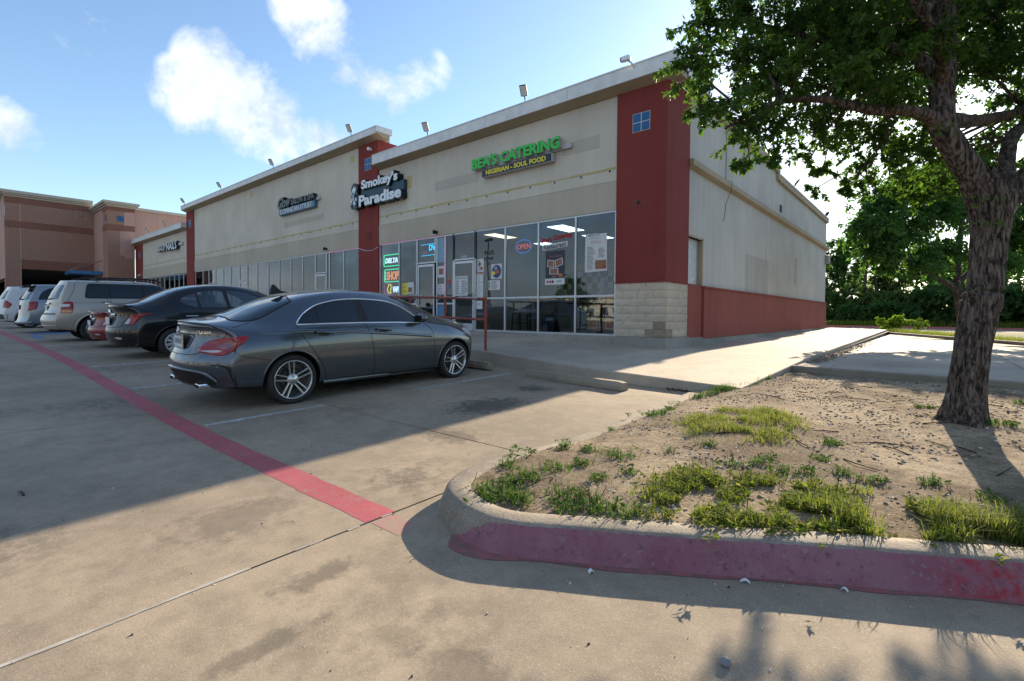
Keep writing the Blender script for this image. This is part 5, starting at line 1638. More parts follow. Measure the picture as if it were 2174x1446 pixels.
# silver minivan
sp = dict(wb=3.22, axz=.345, arch=.43, kr=.20, kf=.45, under=.34,
    rear=[(.2, -.95), (.34, -1.10), (.42, -1.12), (.5, -1.05), (.62, -1.03), (.78, -1.02), (1.1, -.98), (1.2, -.96), (1.55, -.78), (1.7, -.66), (1.85, -.6)],
    front=[(.2, 4.0), (.5, 4.16), (.75, 4.16), (.95, 4.0), (1.15, 3.75)], stations=tall_stations(-1.12, 4.2),
    keys=tall_keys(-1.12, 4.2, 1.0, 1.12, 1.80, 1.2, 1.12, .95, 3.22))
van_paint = car_paint('silver_blue_metallic', (.20, .235, .27), .5, .15, 1.0, .34)
c = van = Car('parked_car', 'silver-blue minivan with a rounded rear side window, left of the beige estate', sp, van_paint, GROUP)
c.wheels(make_wheel('five', .345, .225, .22), .87)
for sd_ in (1, -1):
    c.patch('side_window', glass_c, [(-.58, 1.215, .05), (.30, 1.215), (.30, 1.66), (-.20, 1.66, .25), (-.45, 1.50, .1)], 90, .006, .07, sd_, r=.05)
    c.patch('side_window', glass_c, [(.36, 1.215), (1.4, 1.215), (1.4, 1.66), (.36, 1.66)], 90, .006, .07, sd_, r=.03)
    c.patch('side_window', glass_c, [(1.5, 1.21), (2.7, 1.2), (2.45, 1.36), (1.95, 1.62), (1.5, 1.655)], 90, .006, .07, sd_, r=.04)
    c.strip('panel_gap', seam_m, [(.33, 1.7), (.33, .4)], 90, .01, .0014, sd_); c.strip('panel_gap', seam_m, [(1.45, 1.7), (1.45, .36)], 90, .01, .0014, sd_)
    c.strip('body_crease', van_paint, [(-.65, .78), (-.43, .775)], 90, .03, 0, sd_, height=.012)
    c.patch('tail_lamp', lamp_red, fillet([(-.02, .80, .02), (.0, .95), (.035, 1.14, .02), (.235, 1.145, .02), (.245, 1.0), (.215, .86, .02), (.09, .845)], .03), 45, .012, .04, sd_, thick=.014); lw = c.root.children[-1]
    c.patch('lamp_insert', lamp_wht, fillet([(-.01, .81), (.0, .87), (.10, .885), (.09, .855)], .01), 45, .016, .03, sd_, parent=lw)
    for x in (0, 3.22):
        c.strip('arch_flare', van_paint, [(x+.46*math.cos(t), .345+.46*math.sin(t)) for t in np.linspace(-.1, PI+.1, 30)], 90, .10, 0, sd_, height=.03)
c.patch('rear_window', glass_t, [(-.76, 1.22), (.76, 1.22), (.66, 1.60), (-.66, 1.60)], 0, .005, .07, r=.06)
c.patch('windscreen', glass_c, [(-.8, 1.25), (.8, 1.25), (.66, 1.62), (-.66, 1.62)], 180, .005, .09, r=.06)
c.strip('rear_wiper', black_trim, [(-.1, 1.22), (.45, 1.23)], 0, .02, 0, height=.04)
c.strip('bumper_lip', van_paint, [(-.9, .40), (.9, .40)], 0, .06, 0, height=.03)
c.patch('plate_recess', plain('dark_recess', (.05, .06, .07), .6), [(-.35, 1.03), (.35, 1.03), (.3, .86), (-.3, .86)], 0, .002, .06, r=.03)
mb = MB(); mb.bevbox(-1.035, -1.018, -.16, .16, .87, 1.01, .003); mb.build('licence_plate', plate_m, c.root)
mb = MB(); mb.prism([(-.62, 1.70), (-.92, 1.66), (-.92, 1.685), (-.60, 1.76)], 1, -.62, .62); mb.build('rear_spoiler', black_trim, c.root)
c.put(-25.8, 3.2, gz)

# white off-roader
sp = dict(wb=3.05, axz=.385, arch=.45, kr=.22, kf=.42, under=.42,
    rear=[(.3, -.9), (.45, -.97), (.6, -1.02), (.85, -1.0), (.92, -.93), (1.2, -.9), (1.5, -.78), (1.78, -.60), (1.9, -.55)],
    front=[(.2, 3.7), (.5, 3.9), (.85, 3.92), (1.0, 3.8), (1.2, 3.6)], stations=tall_stations(-1.02, 3.95),
    keys=tall_keys(-1.02, 3.95, .98, 1.20, 1.885, 1.28, 1.2, 1.0, 3.05))
wht_paint = car_paint('white_paint', (.55, .57, .58), .0, .02, 1.0, .35)
c = offr = Car('parked_car', 'white off-road estate with dark lower bumper, farthest left and cut off by the frame', sp, wht_paint, GROUP)
c.wheels(make_wheel('five', .385, .25, .27), .85)
for sd_ in (1, -1):
    c.patch('side_window', glass_c, [(-.30, 1.30), (.30, 1.30), (.30, 1.74), (.02, 1.74)], 90, .006, .07, sd_, r=.03)
    c.patch('side_window', glass_c, [(.36, 1.30), (1.2, 1.30), (1.2, 1.74), (.36, 1.74)], 90, .006, .07, sd_, r=.03)
    c.patch('side_window', glass_c, [(1.28, 1.30), (2.35, 1.28), (1.8, 1.68), (1.28, 1.73)], 90, .006, .07, sd_, r=.03)
    c.patch('tail_lamp', lamp_red, fillet([(-.03, .93), (-.02, 1.10), (.03, 1.27), (.12, 1.25), (.29, 1.09), (.22, .92)], .03), 45, .012, .04, sd_, thick=.014); lw = c.root.children[-1]
    c.patch('lamp_insert', lamp_wht, [(-.01, 1.16), (.0, 1.20), (.17, 1.18), (.2, 1.15)], 45, .016, .04, sd_, parent=lw)
    c.patch('lamp_insert', lamp_wht, [(-.015, .96), (-.015, 1.0), (.24, 1.0), (.22, .96)], 45, .016, .04, sd_, parent=lw)
    c.strip('arch_flare', plain('grey_cladding', (.07, .075, .08), .6), [(.46*math.cos(t), .385+.46*math.sin(t)) for t in np.linspace(-.1, PI+.1, 30)], 90, .06, 0, sd_, height=.015)
c.patch('rear_window', glass_t, [(-.70, 1.30), (.70, 1.30), (.60, 1.70), (-.60, 1.70)], 0, .005, .07, r=.06)
c.patch('windscreen', glass_c, [(-.75, 1.3), (.75, 1.3), (.62, 1.7), (-.62, 1.7)], 180, .005, .09, r=.06)
c.patch('lower_bumper', plain('grey_bumper', (.06, .065, .07), .6), [(-.93, .62), (-.6, .66), (.6, .66), (.93, .62), (.9, .42), (-.9, .42)], 0, .006, .07, r=.02)
mb = MB(); mb.bevbox(-.955, -.94, -.17, .17, .95, 1.09, .003); mb.build('licence_plate', plate_m, c.root)
rails(c, black_trim, .66, 0, 1.7, 1.93)
c.put(-32.0, 2.95, gz)
# ================================================================ signs
def vec_y(mb, y0):          # put a text MB's front face at depth y0
    ys = [v[1] for v in mb.v]; d = y0-min(ys)
    mb.v = [(x, y+d, z) for x, y, z in mb.v]; return mb
neon_off = plain('neon_tube_off', (.5, .5, .5), .3)
green_l = plain('green_sign_face', (.03, .52, .06), .35, var=.08)
redtrim = plain('red_letter_return', (.22, .03, .03), .5)
silver_ret = plain('pale_letter_return', (.45, .44, .44), .5)
yellow_l = plain('yellow_sign_letter', (.78, .66, .03), .45, var=.06)
navy = plain('navy_sign_face', (.008, .018, .045), .4)
white_l = plain('white_sign_letter', (.72, .78, .82), .4, var=.05)
black_s = plain('black_sign_can', (.006, .010, .014), .35)
teal_s = plain('teal_backer', (.012, .055, .085), .45)
blue_s = plain('blue_sign_face', (.05, .14, .22), .35)

# -- catering sign: green channel letters on a raceway over a lettered box
t = thing('shop_sign', (-9.4, YW, 5.6), 'green channel letters BEA\'S CATERING above a navy box reading NIGERIAN - SOUL FOOD', 'sign')
MB().bevbox(-10.95, -7.42, YW-.09, YW, 5.70, 5.83, .008).build('raceway', silver_ret, t)
x0, x1 = -11.0, -7.70
m_ = text_mb("BEA'S CATERING", 1, .11, width=x1-x0, height=.335, bold=.04)
m_ = vec_y(place(m_, (x0, 0, 5.715)), YW-.20); m_.build('lettering_return', silver_ret, t)
m_ = text_mb("BEA'S CATERING", 1, .004, width=x1-x0+.02, height=.345, bold=.055)
m_ = vec_y(place(m_, (x0-.01, 0, 5.71)), YW-.204); m_.build('lettering_edge', redtrim, t)
m_ = text_mb("BEA'S CATERING", 1, .006, width=x1-x0, height=.335, bold=.045)
m_ = vec_y(place(m_, (x0, 0, 5.715)), YW-.212); m_.build('lettering', green_l, t)
MB().bevbox(-10.60, -7.98, YW-.17, YW, 5.43, 5.655, .008).build('sign_box', silver_ret, t)
MB().box(-10.585, -8.0, YW-.176, YW-.17, 5.442, 5.645).build('sign_face', navy, t)
m_ = text_mb('NIGERIAN - SOUL FOOD', 1, .004, width=2.25, height=.14, bold=.04)
vec_y(place(m_, (-10.43, 0, 5.475)), YW-.182).build('lettering', yellow_l, t)

# -- smoke shop sign: white letters on a thick black outline can, emblem at its left
t = thing('shop_sign', (-16, YW, 5.4), 'thick black sign with white letters Smokey\'s Paradise across the red pier', 'sign')
def can(txt, x, z, w, h, bold, depth, y):
    """letters fattened into one contour can"""
    m = text_mb(txt, 1, depth, width=w, height=h, bold=bold)
    return vec_y(place(m, (x, 0, z)), y)
SY = YF-.10
MB().bevbox(-17.15, -14.45, SY, YW, 5.68, 6.06, .02).build('backer', teal_s, t)
can("Smokey's", -17.02, 5.92, 2.36, .52, .055, .22, SY-.06).build('letter_can', black_s, t)
can("Paradise", -17.20, 5.37, 2.76, .50, .055, .24, SY-.08).build('letter_can', black_s, t)
for txt, x, z, w, h in (("Smokey's", -16.98, 5.955, 2.28, .45), ("Paradise", -17.15, 5.41, 2.66, .42)):
    can(txt, x, z, w, h, .042, .01, SY-.10).build('lettering', white_l, t)
em = MB(); P = fillet([(-17.75, 5.38), (-17.28, 5.34), (-17.24, 5.85), (-17.26, 6.28), (-17.52, 6.42), (-17.74, 6.22), (-17.69, 5.85)], .14)
em.prism(P, 1, SY-.08, YW); em.build('emblem_can', black_s, t)
for fx, fz, sc_ in ((-17.50, 6.12, 1), (-17.50, 5.62, -1), (-17.62, 5.70, -1), (-17.40, 5.72, -1), (-17.60, 6.05, 1), (-17.39, 6.05, 1)):
    pts = []
    for k in range(22):
        a_ = 2*PI*k/22; r_ = .115*(1+.35*math.sin(a_*5+fx*9))*(1 if abs(fx+17.5) < .01 else .75)
        pts.append((fx+r_*math.cos(a_)*.9, fz+r_*math.sin(a_)*sc_))
    MB().prism(pts, 1, SY-.088-.0008*abs(fx*10 % 5), SY-.079).build('leaf_emblem', white_l, t)
for s_ in (1, -1):
    mb = MB(); mb.tube([(-17.5-s_*.19, SY-.095, 5.50), (-17.5+s_*.19, SY-.095, 6.12)], .034, 10); mb.build('crossed_roll', blue_s, t)
    mb = MB(); mb.tube([(-17.5-s_*.17, SY-.118, 5.53), (-17.5+s_*.18, SY-.118, 6.10)], .018, 8); mb.build('crossed_roll', white_l, t)
MB().box(-14.46, -14.20, YW-.01, YW, 5.75, 6.17).build('foam_patch', yel, t)

# -- salon sign
t = thing('shop_sign', (-22.6, YW, 5.9), 'small black and blue salon sign reading Glow SALON & SPA, DOMINICAN STYLIST', 'sign')
MB().bevbox(-24.15, -20.75, YW-.16, YW, 5.92, 6.24, .05).build('sign_box', blue_s, t)
m_ = text_mb('DOMINICAN STYLIST', 1, .006, width=3.0, height=.235, bold=.0)
vec_y(place(m_, (-23.95, 0, 5.965)), YW-.17).build('lettering', white_l, t)
m_ = text_mb('Glow', 1, .18, width=1.35, height=.52, shear=.45, bold=.05); vec_y(place(m_, (-24.15, 0, 6.22)), YW-.22).build('letter_can', black_s, t)
m_ = text_mb('SALON & SPA', 1, .18, width=2.15, height=.27, bold=.05); vec_y(place(m_, (-22.80, 0, 6.25)), YW-.22).build('letter_can', black_s, t)
gl = plain('dark_letter_face', (.10, .12, .13), .3)
m_ = text_mb('Glow', 1, .004, width=1.25, height=.46, shear=.45, bold=-.002); vec_y(place(m_, (-24.1, 0, 6.25)), YW-.225).build('lettering', gl, t)
m_ = text_mb('SALON & SPA', 1, .004, width=2.05, height=.22, bold=.0); vec_y(place(m_, (-22.75, 0, 6.275)), YW-.225).build('lettering', gl, t)
MB().bevbox(-20.85, -20.45, YW-.1, YW, 6.22, 6.36, .01).build('raceway', silver_ret, t)

# -- nail shop sign
t = thing('shop_sign', (-41.5, YW, 5.6), 'black channel letters ASHLEY NAILS on the farthest bay', 'sign')
m_ = text_mb('ASHLEY', 1, .2, width=2.05, height=.36, bold=.03); vec_y(place(m_, (-43.55, 0, 5.66)), YW-.22).build('letter_can', black_s, t)
m_ = text_mb('NAILS', 1, .2, width=2.25, height=.55, bold=.03); vec_y(place(m_, (-41.40, 0, 5.58)), YW-.22).build('letter_can', black_s, t)
m_ = text_mb('ASHLEY', 1, .004, width=2.0, height=.33, bold=.012); vec_y(place(m_, (-43.52, 0, 5.675)), YW-.226).build('lettering', white_l, t)
m_ = text_mb('NAILS', 1, .004, width=2.2, height=.52, bold=.02); vec_y(place(m_, (-41.37, 0, 5.595)), YW-.226).build('lettering', white_l, t)
MB().bevbox(-39.25, -38.4, YW-.1, YW, 5.80, 6.0, .01).build('raceway', silver_ret, t)

# ================================================================ things stuck to or hung in the shop windows
WY = GY-.0055
paper = plain('paper', (.60, .61, .60), .8, var=.05)
ink = plain('black_ink', (.02, .022, .026), .7)
redink = plain('red_print', (.42, .03, .035), .6)
blueink = plain('navy_print', (.05, .06, .16), .6)
orange = plain('orange_print', (.5, .16, .05), .6)
food = plain('food_photo_print', (.28, .13, .07), .6, var=.6, scale=40)
def flat(root, name, mat, x0, x1, z0, z1, k=0, y=None):
    yy = (y if y is not None else WY)-.0012*k
    return MB().box(x0, x1, yy-.0008, yy, z0, z1).build(name, mat, root)
def poly_flat(root, name, mat, pts, k=0):
    return MB().prism(pts, 1, WY-.0012*k-.0008, WY-.0012*k).build(name, mat, root)
def write(root, txt, mat, x, z, w, h, k=1, bold=.0, tilt=0.0, shear=0, name='lettering', spacing=1.0):
    m = text_mb(txt, 1, .0006, width=w, height=h, bold=bold, shear=shear, spacing=spacing)
    return vec_y(place(m, (x, 0, z), tilt), WY-.0012*k-.0006).build(name, mat, root)
def text_lines(root, mat, x0, x1, z0, z1, n, k=1, seed=0, fill=.8, hh=.4):
    """rows of small unreadable print"""
    r = random.Random(seed); mb = MB(); dz = (z1-z0)/n
    for i in range(n):
        z = z1-(i+.7)*dz; x = x0
        e = x0+(x1-x0)*r.uniform(fill*.7, fill*1.1)
        while x < min(e, x1)-.01:
            w = min(r.uniform(.015, .06), x1-x); mb.box(x, x+w, WY-.0012*k-.0008, WY-.0012*k, z, z+dz*hh); x += w+.012
    o = mb.build('small_print', mat, root); o['kind'] = 'stuff'; return o

t = thing('window_lettering', (-10.45, WY, 2.8), 'white street number 9605 over CLARK RD on the first restaurant pane', 'lettering')
for s_, x, z, w, h in (('9605', -10.66, 3.09, .40, .14), ('CLARK', -10.69, 2.93, .43, .095), ('RD', -10.53, 2.79, .13, .085)):
        write(t, s_, ink, x-.007, z+.006, w, h, 1, .03, spacing=1.15)
t = thing('window_lettering', (-11.5, WY, 3.1), 'small white digits over the restaurant door', 'lettering')
write(t, '100', white_l, -11.68, 3.09, .24, .07, 1, .004, spacing=1.2)
t = thing('notice', (-10.83, WY, 2.5), 'white and red notice above a column of papers by the restaurant door', 'notice')
flat(t, 'sheet', paper, -10.96, -10.69, 2.53, 3.0); flat(t, 'red_band', redink, -10.95, -10.70, 2.55, 2.59, 1); flat(t, 'picture', redink, -10.92, -10.82, 2.80, 2.88, 1); flat(t, 'picture', redink, -10.82, -10.73, 2.66, 2.74, 1)
text_lines(t, ink, -10.93, -10.72, 2.62, 2.95, 7, 1, 3, .5)
for i, (z0, z1) in enumerate(((2.27, 2.515), (2.03, 2.26), (1.80, 2.02))):
    t = thing('notice', (-10.85, WY, z0), ('upper', 'middle', 'lowest')[i]+' white sheet in the column of papers by the restaurant door', 'notice')
    flat(t, 'sheet', paper, -11.0, -10.71, z0, z1); text_lines(t, plain('grey_print', (.35, .37, .4), .8), -10.98, -10.74, z0+.02, z1-.02, 5, 1, i, .6)
t = thing('notice', (-10.88, WY, 1.45), 'white card below the crossbar, at the foot of the papers', 'notice')
flat(t, 'sheet', paper, -11.0, -10.74, 1.44, 1.70); write(t, 'PAY', ink, -10.95, 1.56, .14, .06, 1)
t = thing('round_sticker', (-10.16, WY, 2.35), 'square white sticker with a navy disc and yellow spot', 'sticker')
flat(t, 'sheet', paper, -10.37, -9.94, 2.355, 2.80)
def disc(cx, cz, rx, rz, n=28): return [(cx+rx*math.cos(2*PI*i/n), cz+rz*math.sin(2*PI*i/n)) for i in range(n)]
poly_flat(t, 'disc', blueink, disc(-10.155, 2.578, .185, .20), 1); poly_flat(t, 'spot', yellow_l, disc(-10.27, 2.53, .06, .06), 2)
flat(t, 'figure', orange, -10.2, -10.05, 2.51, 2.60, 2); text_lines(t, white_l, -10.25, -10.06, 2.62, 2.73, 3, 2, 4)
t = thing('notice', (-10.25, WY, 2.02), 'white certificate under the round sticker', 'notice')
flat(t, 'sheet', paper, -10.48, -10.01, 2.02, 2.31); text_lines(t, ink, -10.36, -10.05, 2.04, 2.29, 7, 1, 6, .7); flat(t, 'spots', ink, -10.45, -10.42, 2.06, 2.27, 1)

# neon OPEN hung inside
neon_r = principled('red_neon', (.3, .05, .05), .3, emit=(1, .10, .08), es=.5)[0]
neon_b = principled('blue_neon', (.05, .1, .3), .3, emit=(.06, .22, 1), es=.4)[0]
neon_g = principled('green_neon', (.05, .3, .15), .3, emit=(.02, 1, .35), es=1.6)[0]
neon_w = principled('white_neon', (.4, .4, .4), .3, emit=(.8, .95, 1), es=2.2)[0]
neon_o = principled('orange_neon', (.4, .15, .05), .3, emit=(1, .25, .07), es=1.8)[0]
neon_y = principled('yellow_neon', (.4, .35, .05), .3, emit=(1, .75, .05), es=1.8)[0]
neon_p = principled('magenta_neon', (.4, .05, .3), .3, emit=(1, .06, .55), es=.3)[0]
neon_c = principled('cyan_neon', (.05, .3, .4), .3, emit=(.02, .65, 1), es=2.2)[0]
NY = GY+.07
def tube_text(root, txt, mat, x, z, w, h, depth=.012, y=NY, bold=.03, name='neon_lettering', shear=0):
    m = text_mb(txt, 1, depth, width=w, height=h, bold=bold, shear=shear)
    return vec_y(place(m, (x, 0, z)), y).build(name, mat, root)
def ring_tube(root, name, mat, pts, r=.011, y=NY):
    mb = MB(); mb.tube([(p[0], y, p[1]) for p in pts+[pts[0]]], r, 6); return mb.build(name, mat, root)
t = thing('neon_sign', (-9.17, NY, 3.08), 'oval neon sign reading OPEN in red inside a blue ring', 'neon sign')
ring_tube(t, 'ring', neon_b, disc(-9.17, 3.255, .30, .19, 36)); tube_text(t, 'OPEN', neon_r, -9.42, 3.185, .50, .14, bold=-.004)

t = thing('shop_name_sign', (-7.95, WY, 3.08), 'red cut-out letters Bea\'s Catering over a white Restaurant strip', 'sign')
m_ = text_mb("Bea's Catering", 1, .006, width=1.0, height=.18, bold=.03)
m_.v = [(x, y, z+x*.10) for x, y, z in m_.v]
vec_y(place(m_, (-8.45, 0, 3.235)), WY-.010).build('lettering', redink, t)
q = MB().prism([(-8.42, 3.06), (-7.58, 3.12), (-7.575, 3.26), (-8.425, 3.215)], 1, WY-.004, WY); q.build('strip', paper, t)
m_ = text_mb('Restaurant', 1, .002, width=.76, height=.13, bold=.022); m_.v = [(x, y, z+x*.075) for x, y, z in m_.v]
vec_y(place(m_, (-8.38, 0, 3.075)), WY-.0075).build('lettering', ink, t)
t = thing('poster', (-8.0, WY, 2.1), 'dark narrow poster with three food photos above a white strip', 'poster')
flat(t, 'sheet', plain('dark_poster', (.035, .045, .06), .6), -8.31, -7.67, 2.27, 3.03)
for pts in ([(-8.24, 2.80), (-8.02, 2.77), (-8.02, 2.57), (-8.25, 2.60)], [(-8.0, 2.77), (-7.74, 2.83), (-7.72, 2.64), (-7.98, 2.57)], [(-8.17, 2.56), (-7.88, 2.56), (-7.87, 2.38), (-8.18, 2.39)]):
    poly_flat(t, 'photo_border', paper, pts[::-1], 1)
    cx = sum(p[0] for p in pts)/4; cz = sum(p[1] for p in pts)/4
    poly_flat(t, 'photo', food, [((p[0]-cx)*.82+cx, (p[1]-cz)*.82+cz) for p in pts][::-1], 2)
write(t, 'Bea\'s Catering', orange, -8.17, 2.85, .40, .06, 1, .004)
flat(t, 'orange_mark', orange, -8.1, -7.94, 2.31, 2.335, 1); flat(t, 'orange_mark', orange, -7.87, -7.74, 2.31, 2.40, 1)
flat(t, 'white_strip', paper, -8.325, -7.665, 2.10, 2.275, 1)
for i, (x, mt) in enumerate(((-8.23, redink), (-8.14, redink), (-8.06, ink))): poly_flat(t, 'mark', mt, disc(x, 2.185, .035, .04, 14), 2)
text_lines(t, ink, -7.92, -7.74, 2.17, 2.20, 1, 2, 9, 1, .9)
t = thing('menu_poster', (-6.7, WY, 2.39), 'large white menu sheet with a food photo, right-hand pane', 'poster')
poly_flat(t, 'sheet', paper, [(-7.03, 2.385), (-6.37, 2.405), (-6.385, 3.36), (-7.02, 3.37)])
write(t, 'MENU', ink, -6.93, 3.315, .34, .04, 1, .006)
text_lines(t, plain('faint_red_print', (.4, .18, .18), .8), -6.86, -6.5, 3.12, 3.2, 2, 1, 12); text_lines(t, plain('pale_blue_print', (.3, .34, .42), .8), -6.9, -6.48, 3.22, 3.30, 2, 1, 14)
text_lines(t, ink, -6.96, -6.72, 2.45, 3.05, 18, 1, 21, .8); text_lines(t, ink, -6.62, -6.42, 2.75, 3.0, 8, 1, 22, .8)
flat(t, 'photo', food, -6.72, -6.39, 2.455, 2.685, 1); flat(t, 'photo_mark', redink, -6.49, -6.395, 2.47, 2.54, 2)
t = thing('hours_sheet', (-11.66, WY, 1.87), 'white BUSINESS HOURS sheet taped inside the restaurant door', 'notice')
flat(t, 'sheet', paper, -11.965, -11.375, 1.87, 2.50, 0, FY0+.004)
WYs = WY; WY = FY0+.003
write(t, 'BUSINESS HOURS', ink, -11.93, 2.415, .50, .045, 1, .004); text_lines(t, ink, -11.92, -11.72, 1.9, 2.37, 8, 1, 31, .9); text_lines(t, ink, -11.66, -11.41, 1.9, 2.37, 8, 1, 32, .9)
WY = WYs
t = thing('door_stickers', (-12.25, WY, 2.1), 'red and blue stickers on the sidelight left of the restaurant door', 'sticker')
flat(t, 'sticker', redink, -12.36, -12.2, 2.28, 2.38); flat(t, 'sticker', blue_s, -12.34, -12.2, 2.10, 2.25); flat(t, 'sticker', orange, -12.33, -12.24, 2.42, 2.50)

# smoke-shop window: neon and LED edge lights
def neon_box(txt, mats, x0, x1, z0, z1, label, border=neon_g):
    t = thing('neon_sign', ((x0+x1)/2, NY, z0), label, 'neon sign')
    ring_tube(t, 'border', border, fillet([(x0, z0), (x1, z0), (x1, z1), (x0, z1)], .05), .018)
    return t
t = neon_box('', None, -16.0, -15.06, 3.06, 3.48, 'neon sign with white letters DELTA in a green frame')
tube_text(t, 'DELTA', neon_w, -15.93, 3.17, .78, .19, shear=.2)
t = neon_box('', None, -15.95, -15.04, 2.47, 2.93, 'neon sign with orange letters SHOP in a green frame')
tube_text(t, 'SHOP', neon_o, -15.83, 2.53, .72, .33, bold=.035)
mb = MB()
for z in np.linspace(2.56, 2.84, 6): mb.tube([(-15.93, NY, z), (-15.86, NY, z)], .008, 5)
mb.build('white_bars', neon_w, t, kind='stuff')
t = neon_box('', None, -15.97, -15.50, 1.98, 2.40, 'neon sign with a yellow head and white letters VAPE in a magenta frame', neon_p)
ring_tube(t, 'yellow_outline', neon_y, [(-15.72, 2.05), (-15.78, 2.2), (-15.70, 2.36), (-15.58, 2.37), (-15.54, 2.25), (-15.60, 2.15), (-15.56, 2.05)], .016)
ring_tube(t, 'magenta_curl', neon_p, disc(-15.87, 2.08, .06, .05, 14), .014); mb = MB(); mb.tube([(-15.72, NY, 2.02), (-15.52, NY, 2.02)], .022, 6); mb.build('blue_bar', neon_b, t)
tube_text(t, 'VAPE', neon_w, -15.46, 2.07, .42, .22)
t = thing('led_sign', (-13.4, NY, 3.3), 'cyan and magenta LED marquee over the smoke shop door', 'neon sign')
for zz in (3.30, 3.68):
    mb = MB(); mb.tube([(-13.8, NY, zz), (-13.02, NY, zz+.01)], .008, 6); mb.build('led_line', neon_c, t)
tube_text(t, 'DV', neon_c, -13.38, 3.46, .33, .20, bold=.02); tube_text(t, '21', neon_p, -13.72, 3.34, .2, .13, bold=.01)
t = thing('led_strip', (-14.5, FY0, .8), 'string of magenta LEDs round the smoke shop front', 'light string')
mb = MB(); rr = random.Random(5)
def dash(p, q, n):
    for i in range(n):
        a_ = i/n; b_ = a_+.45/n
        P0 = [p[k]+(q[k]-p[k])*a_ for k in range(3)]; P1 = [p[k]+(q[k]-p[k])*b_ for k in range(3)]
        mb.tube([P0, P1], .0055, 5)
dash((-16.13, FY0-.012, 3.885), (-12.5, FY0-.012, 3.885), 34); dash((-12.47, FY0-.012, .85), (-12.47, FY0-.012, 3.88), 24); dash((-16.12, FY0-.012, 1.0), (-16.12, FY0-.012, 3.85), 24)
dash((-19.9, FY0-.012, 3.885), (-17.5, FY0-.012, 3.885), 22)
led = mb.build('led', neon_p, t, kind='stuff')
mb = MB(); mb.tube([(-16.15, YF-.01, 3.80), (-16.5, YF-.012, 3.70), (-17.0, YF-.012, 3.72), (-17.48, YF-.01, 3.86)], .009, 5)
mb.build('wire', white_l, t)
t = thing('shelf_panel', (-14.45, GY+.1, 1.0), 'white panels behind the lower smoke shop panes', 'panel')
MB().bevbox(-14.92, -13.95, GY+.05, GY+.08, .85, 1.60, .005).build('panel', paper, t)
t = thing('poster', (-14.45, WY, 1.97), 'yellow and white poster in the smoke shop pane beside its door', 'poster')
flat(t, 'sheet', yellow_l, -14.76, -14.47, 1.97, 2.38); flat(t, 'sheet', paper, -14.46, -14.12, 2.0, 2.40); text_lines(t, ink, -14.74, -14.5, 2.0, 2.35, 7, 1, 41); flat(t, 'photo', food, -14.43, -14.2, 2.05, 2.22, 1)
t = thing('poster', (-12.68, WY, 2.05), 'two small white posters in the narrow pane by the smoke shop door', 'poster')
flat(t, 'sheet', paper, -12.83, -12.5, 2.5, 2.88); flat(t, 'sheet', paper, -12.83, -12.5, 1.95, 2.28); flat(t, 'photo', food, -12.78, -12.55, 2.6, 2.8, 1); text_lines(t, blueink, -12.8, -12.54, 1.98, 2.25, 6, 1, 44)
flat(t, 'ice_panel', plain('pale_blue_film', (.2, .36, .45), .6), -12.83, -12.49, 3.0, 3.83)
flat(t, 'blue_panel', plain('blue_film', (.06, .2, .34), .6), -12.83, -12.49, .86, 1.57)

# ================================================================ restaurant interior
tube_l = principled('ceiling_light_panel', (.7, .7, .68), .5, emit=(.90, .98, 1.0), es=2.4)[0]
warm_l = principled('warm_light_panel', (.7, .6, .45), .5, emit=(1.0, .80, .5), es=1.5)[0]
for i, (x0, x1, y0, y1, mt) in enumerate(((-8.95, -8.3, 12.0, 13.25, tube_l), (-9.0, -8.35, 14.0, 15.2, tube_l), (-11.45, -10.9, 11.9, 13.1, warm_l), (-7.0, -6.4, 13.9, 15.1, tube_l), (-11.4, -10.8, 14.5, 15.7, tube_l))):
    t = thing('ceiling_light', ((x0+x1)/2, (y0+y1)/2, 3.9), ('cool white ceiling panel nearest the menu sheet', 'cool white ceiling panel deeper in the restaurant', 'warm yellowish ceiling panel above the first pane', 'cool white ceiling panel at the right of the restaurant', 'cool white ceiling panel at the left rear')[i], 'ceiling light', 'ceiling lights in the restaurant')
    MB().bevbox(x0, x1, y0, y1, 3.90, 3.93, .008).build('frame', white_l, t)
    MB().box(x0+.04, x1-.04, y0+.04, y1-.04, 3.893, 3.9).build('diffuser', mt, t)
wood_d = plain('dark_wood', (.035, .022, .016), .45)
seat_p = plain('tan_seat', (.22, .12, .06), .5)
def high_chair(x, y, rz, label):
    t = thing('bar_chair', (0, 0, 0), label, 'chair', 'tall dark chairs in the restaurant window')
    for sx in (-1, 1):
        mb = MB(); mb.tube([(sx*.18, .19, 0), (sx*.17, .17, .60), (sx*.17, .24, 1.05)], .02, 6); mb.build('back_post', wood_d, t)
        mb = MB(); mb.tube([(sx*.18, -.19, 0), (sx*.17, -.17, .58)], .02, 6); mb.build('leg', wood_d, t)
    MB().bevbox(-.21, .21, -.2, .2, .58, .635, .02).build('seat', seat_p, t)
    for z in (.72, .85, .98): MB().bevbox(-.17, .17, .19+(z-.6)*.12, .215+(z-.6)*.12, z, z+.055, .008).build('ladder_slat', wood_d, t)
    mb = MB()
    for a_, b_ in (((-.17, -.18), (.17, -.18)), ((-.17, .18), (.17, .18)), ((-.17, -.18), (-.17, .18)), ((.17, -.18), (.17, .18))): mb.tube([(*a_, .25), (*b_, .25)], .014, 6)
    mb.build('stretcher', wood_d, t)
    t.location = (x, y, FL); t.rotation_euler = (0, 0, rz)
    return t
high_chair(-8.95, 12.0, PI/2+.1, 'tall dark chair behind the third restaurant pane')
high_chair(-7.45, 12.1, PI/2-.1, 'tall dark chair beside the standing person')
high_chair(-10.4, 12.6, -PI/2, 'tall dark chair by the first restaurant pane')
t = thing('high_table', (-9.7, 12.3, FL), 'small dark square table between the tall chairs', 'table')
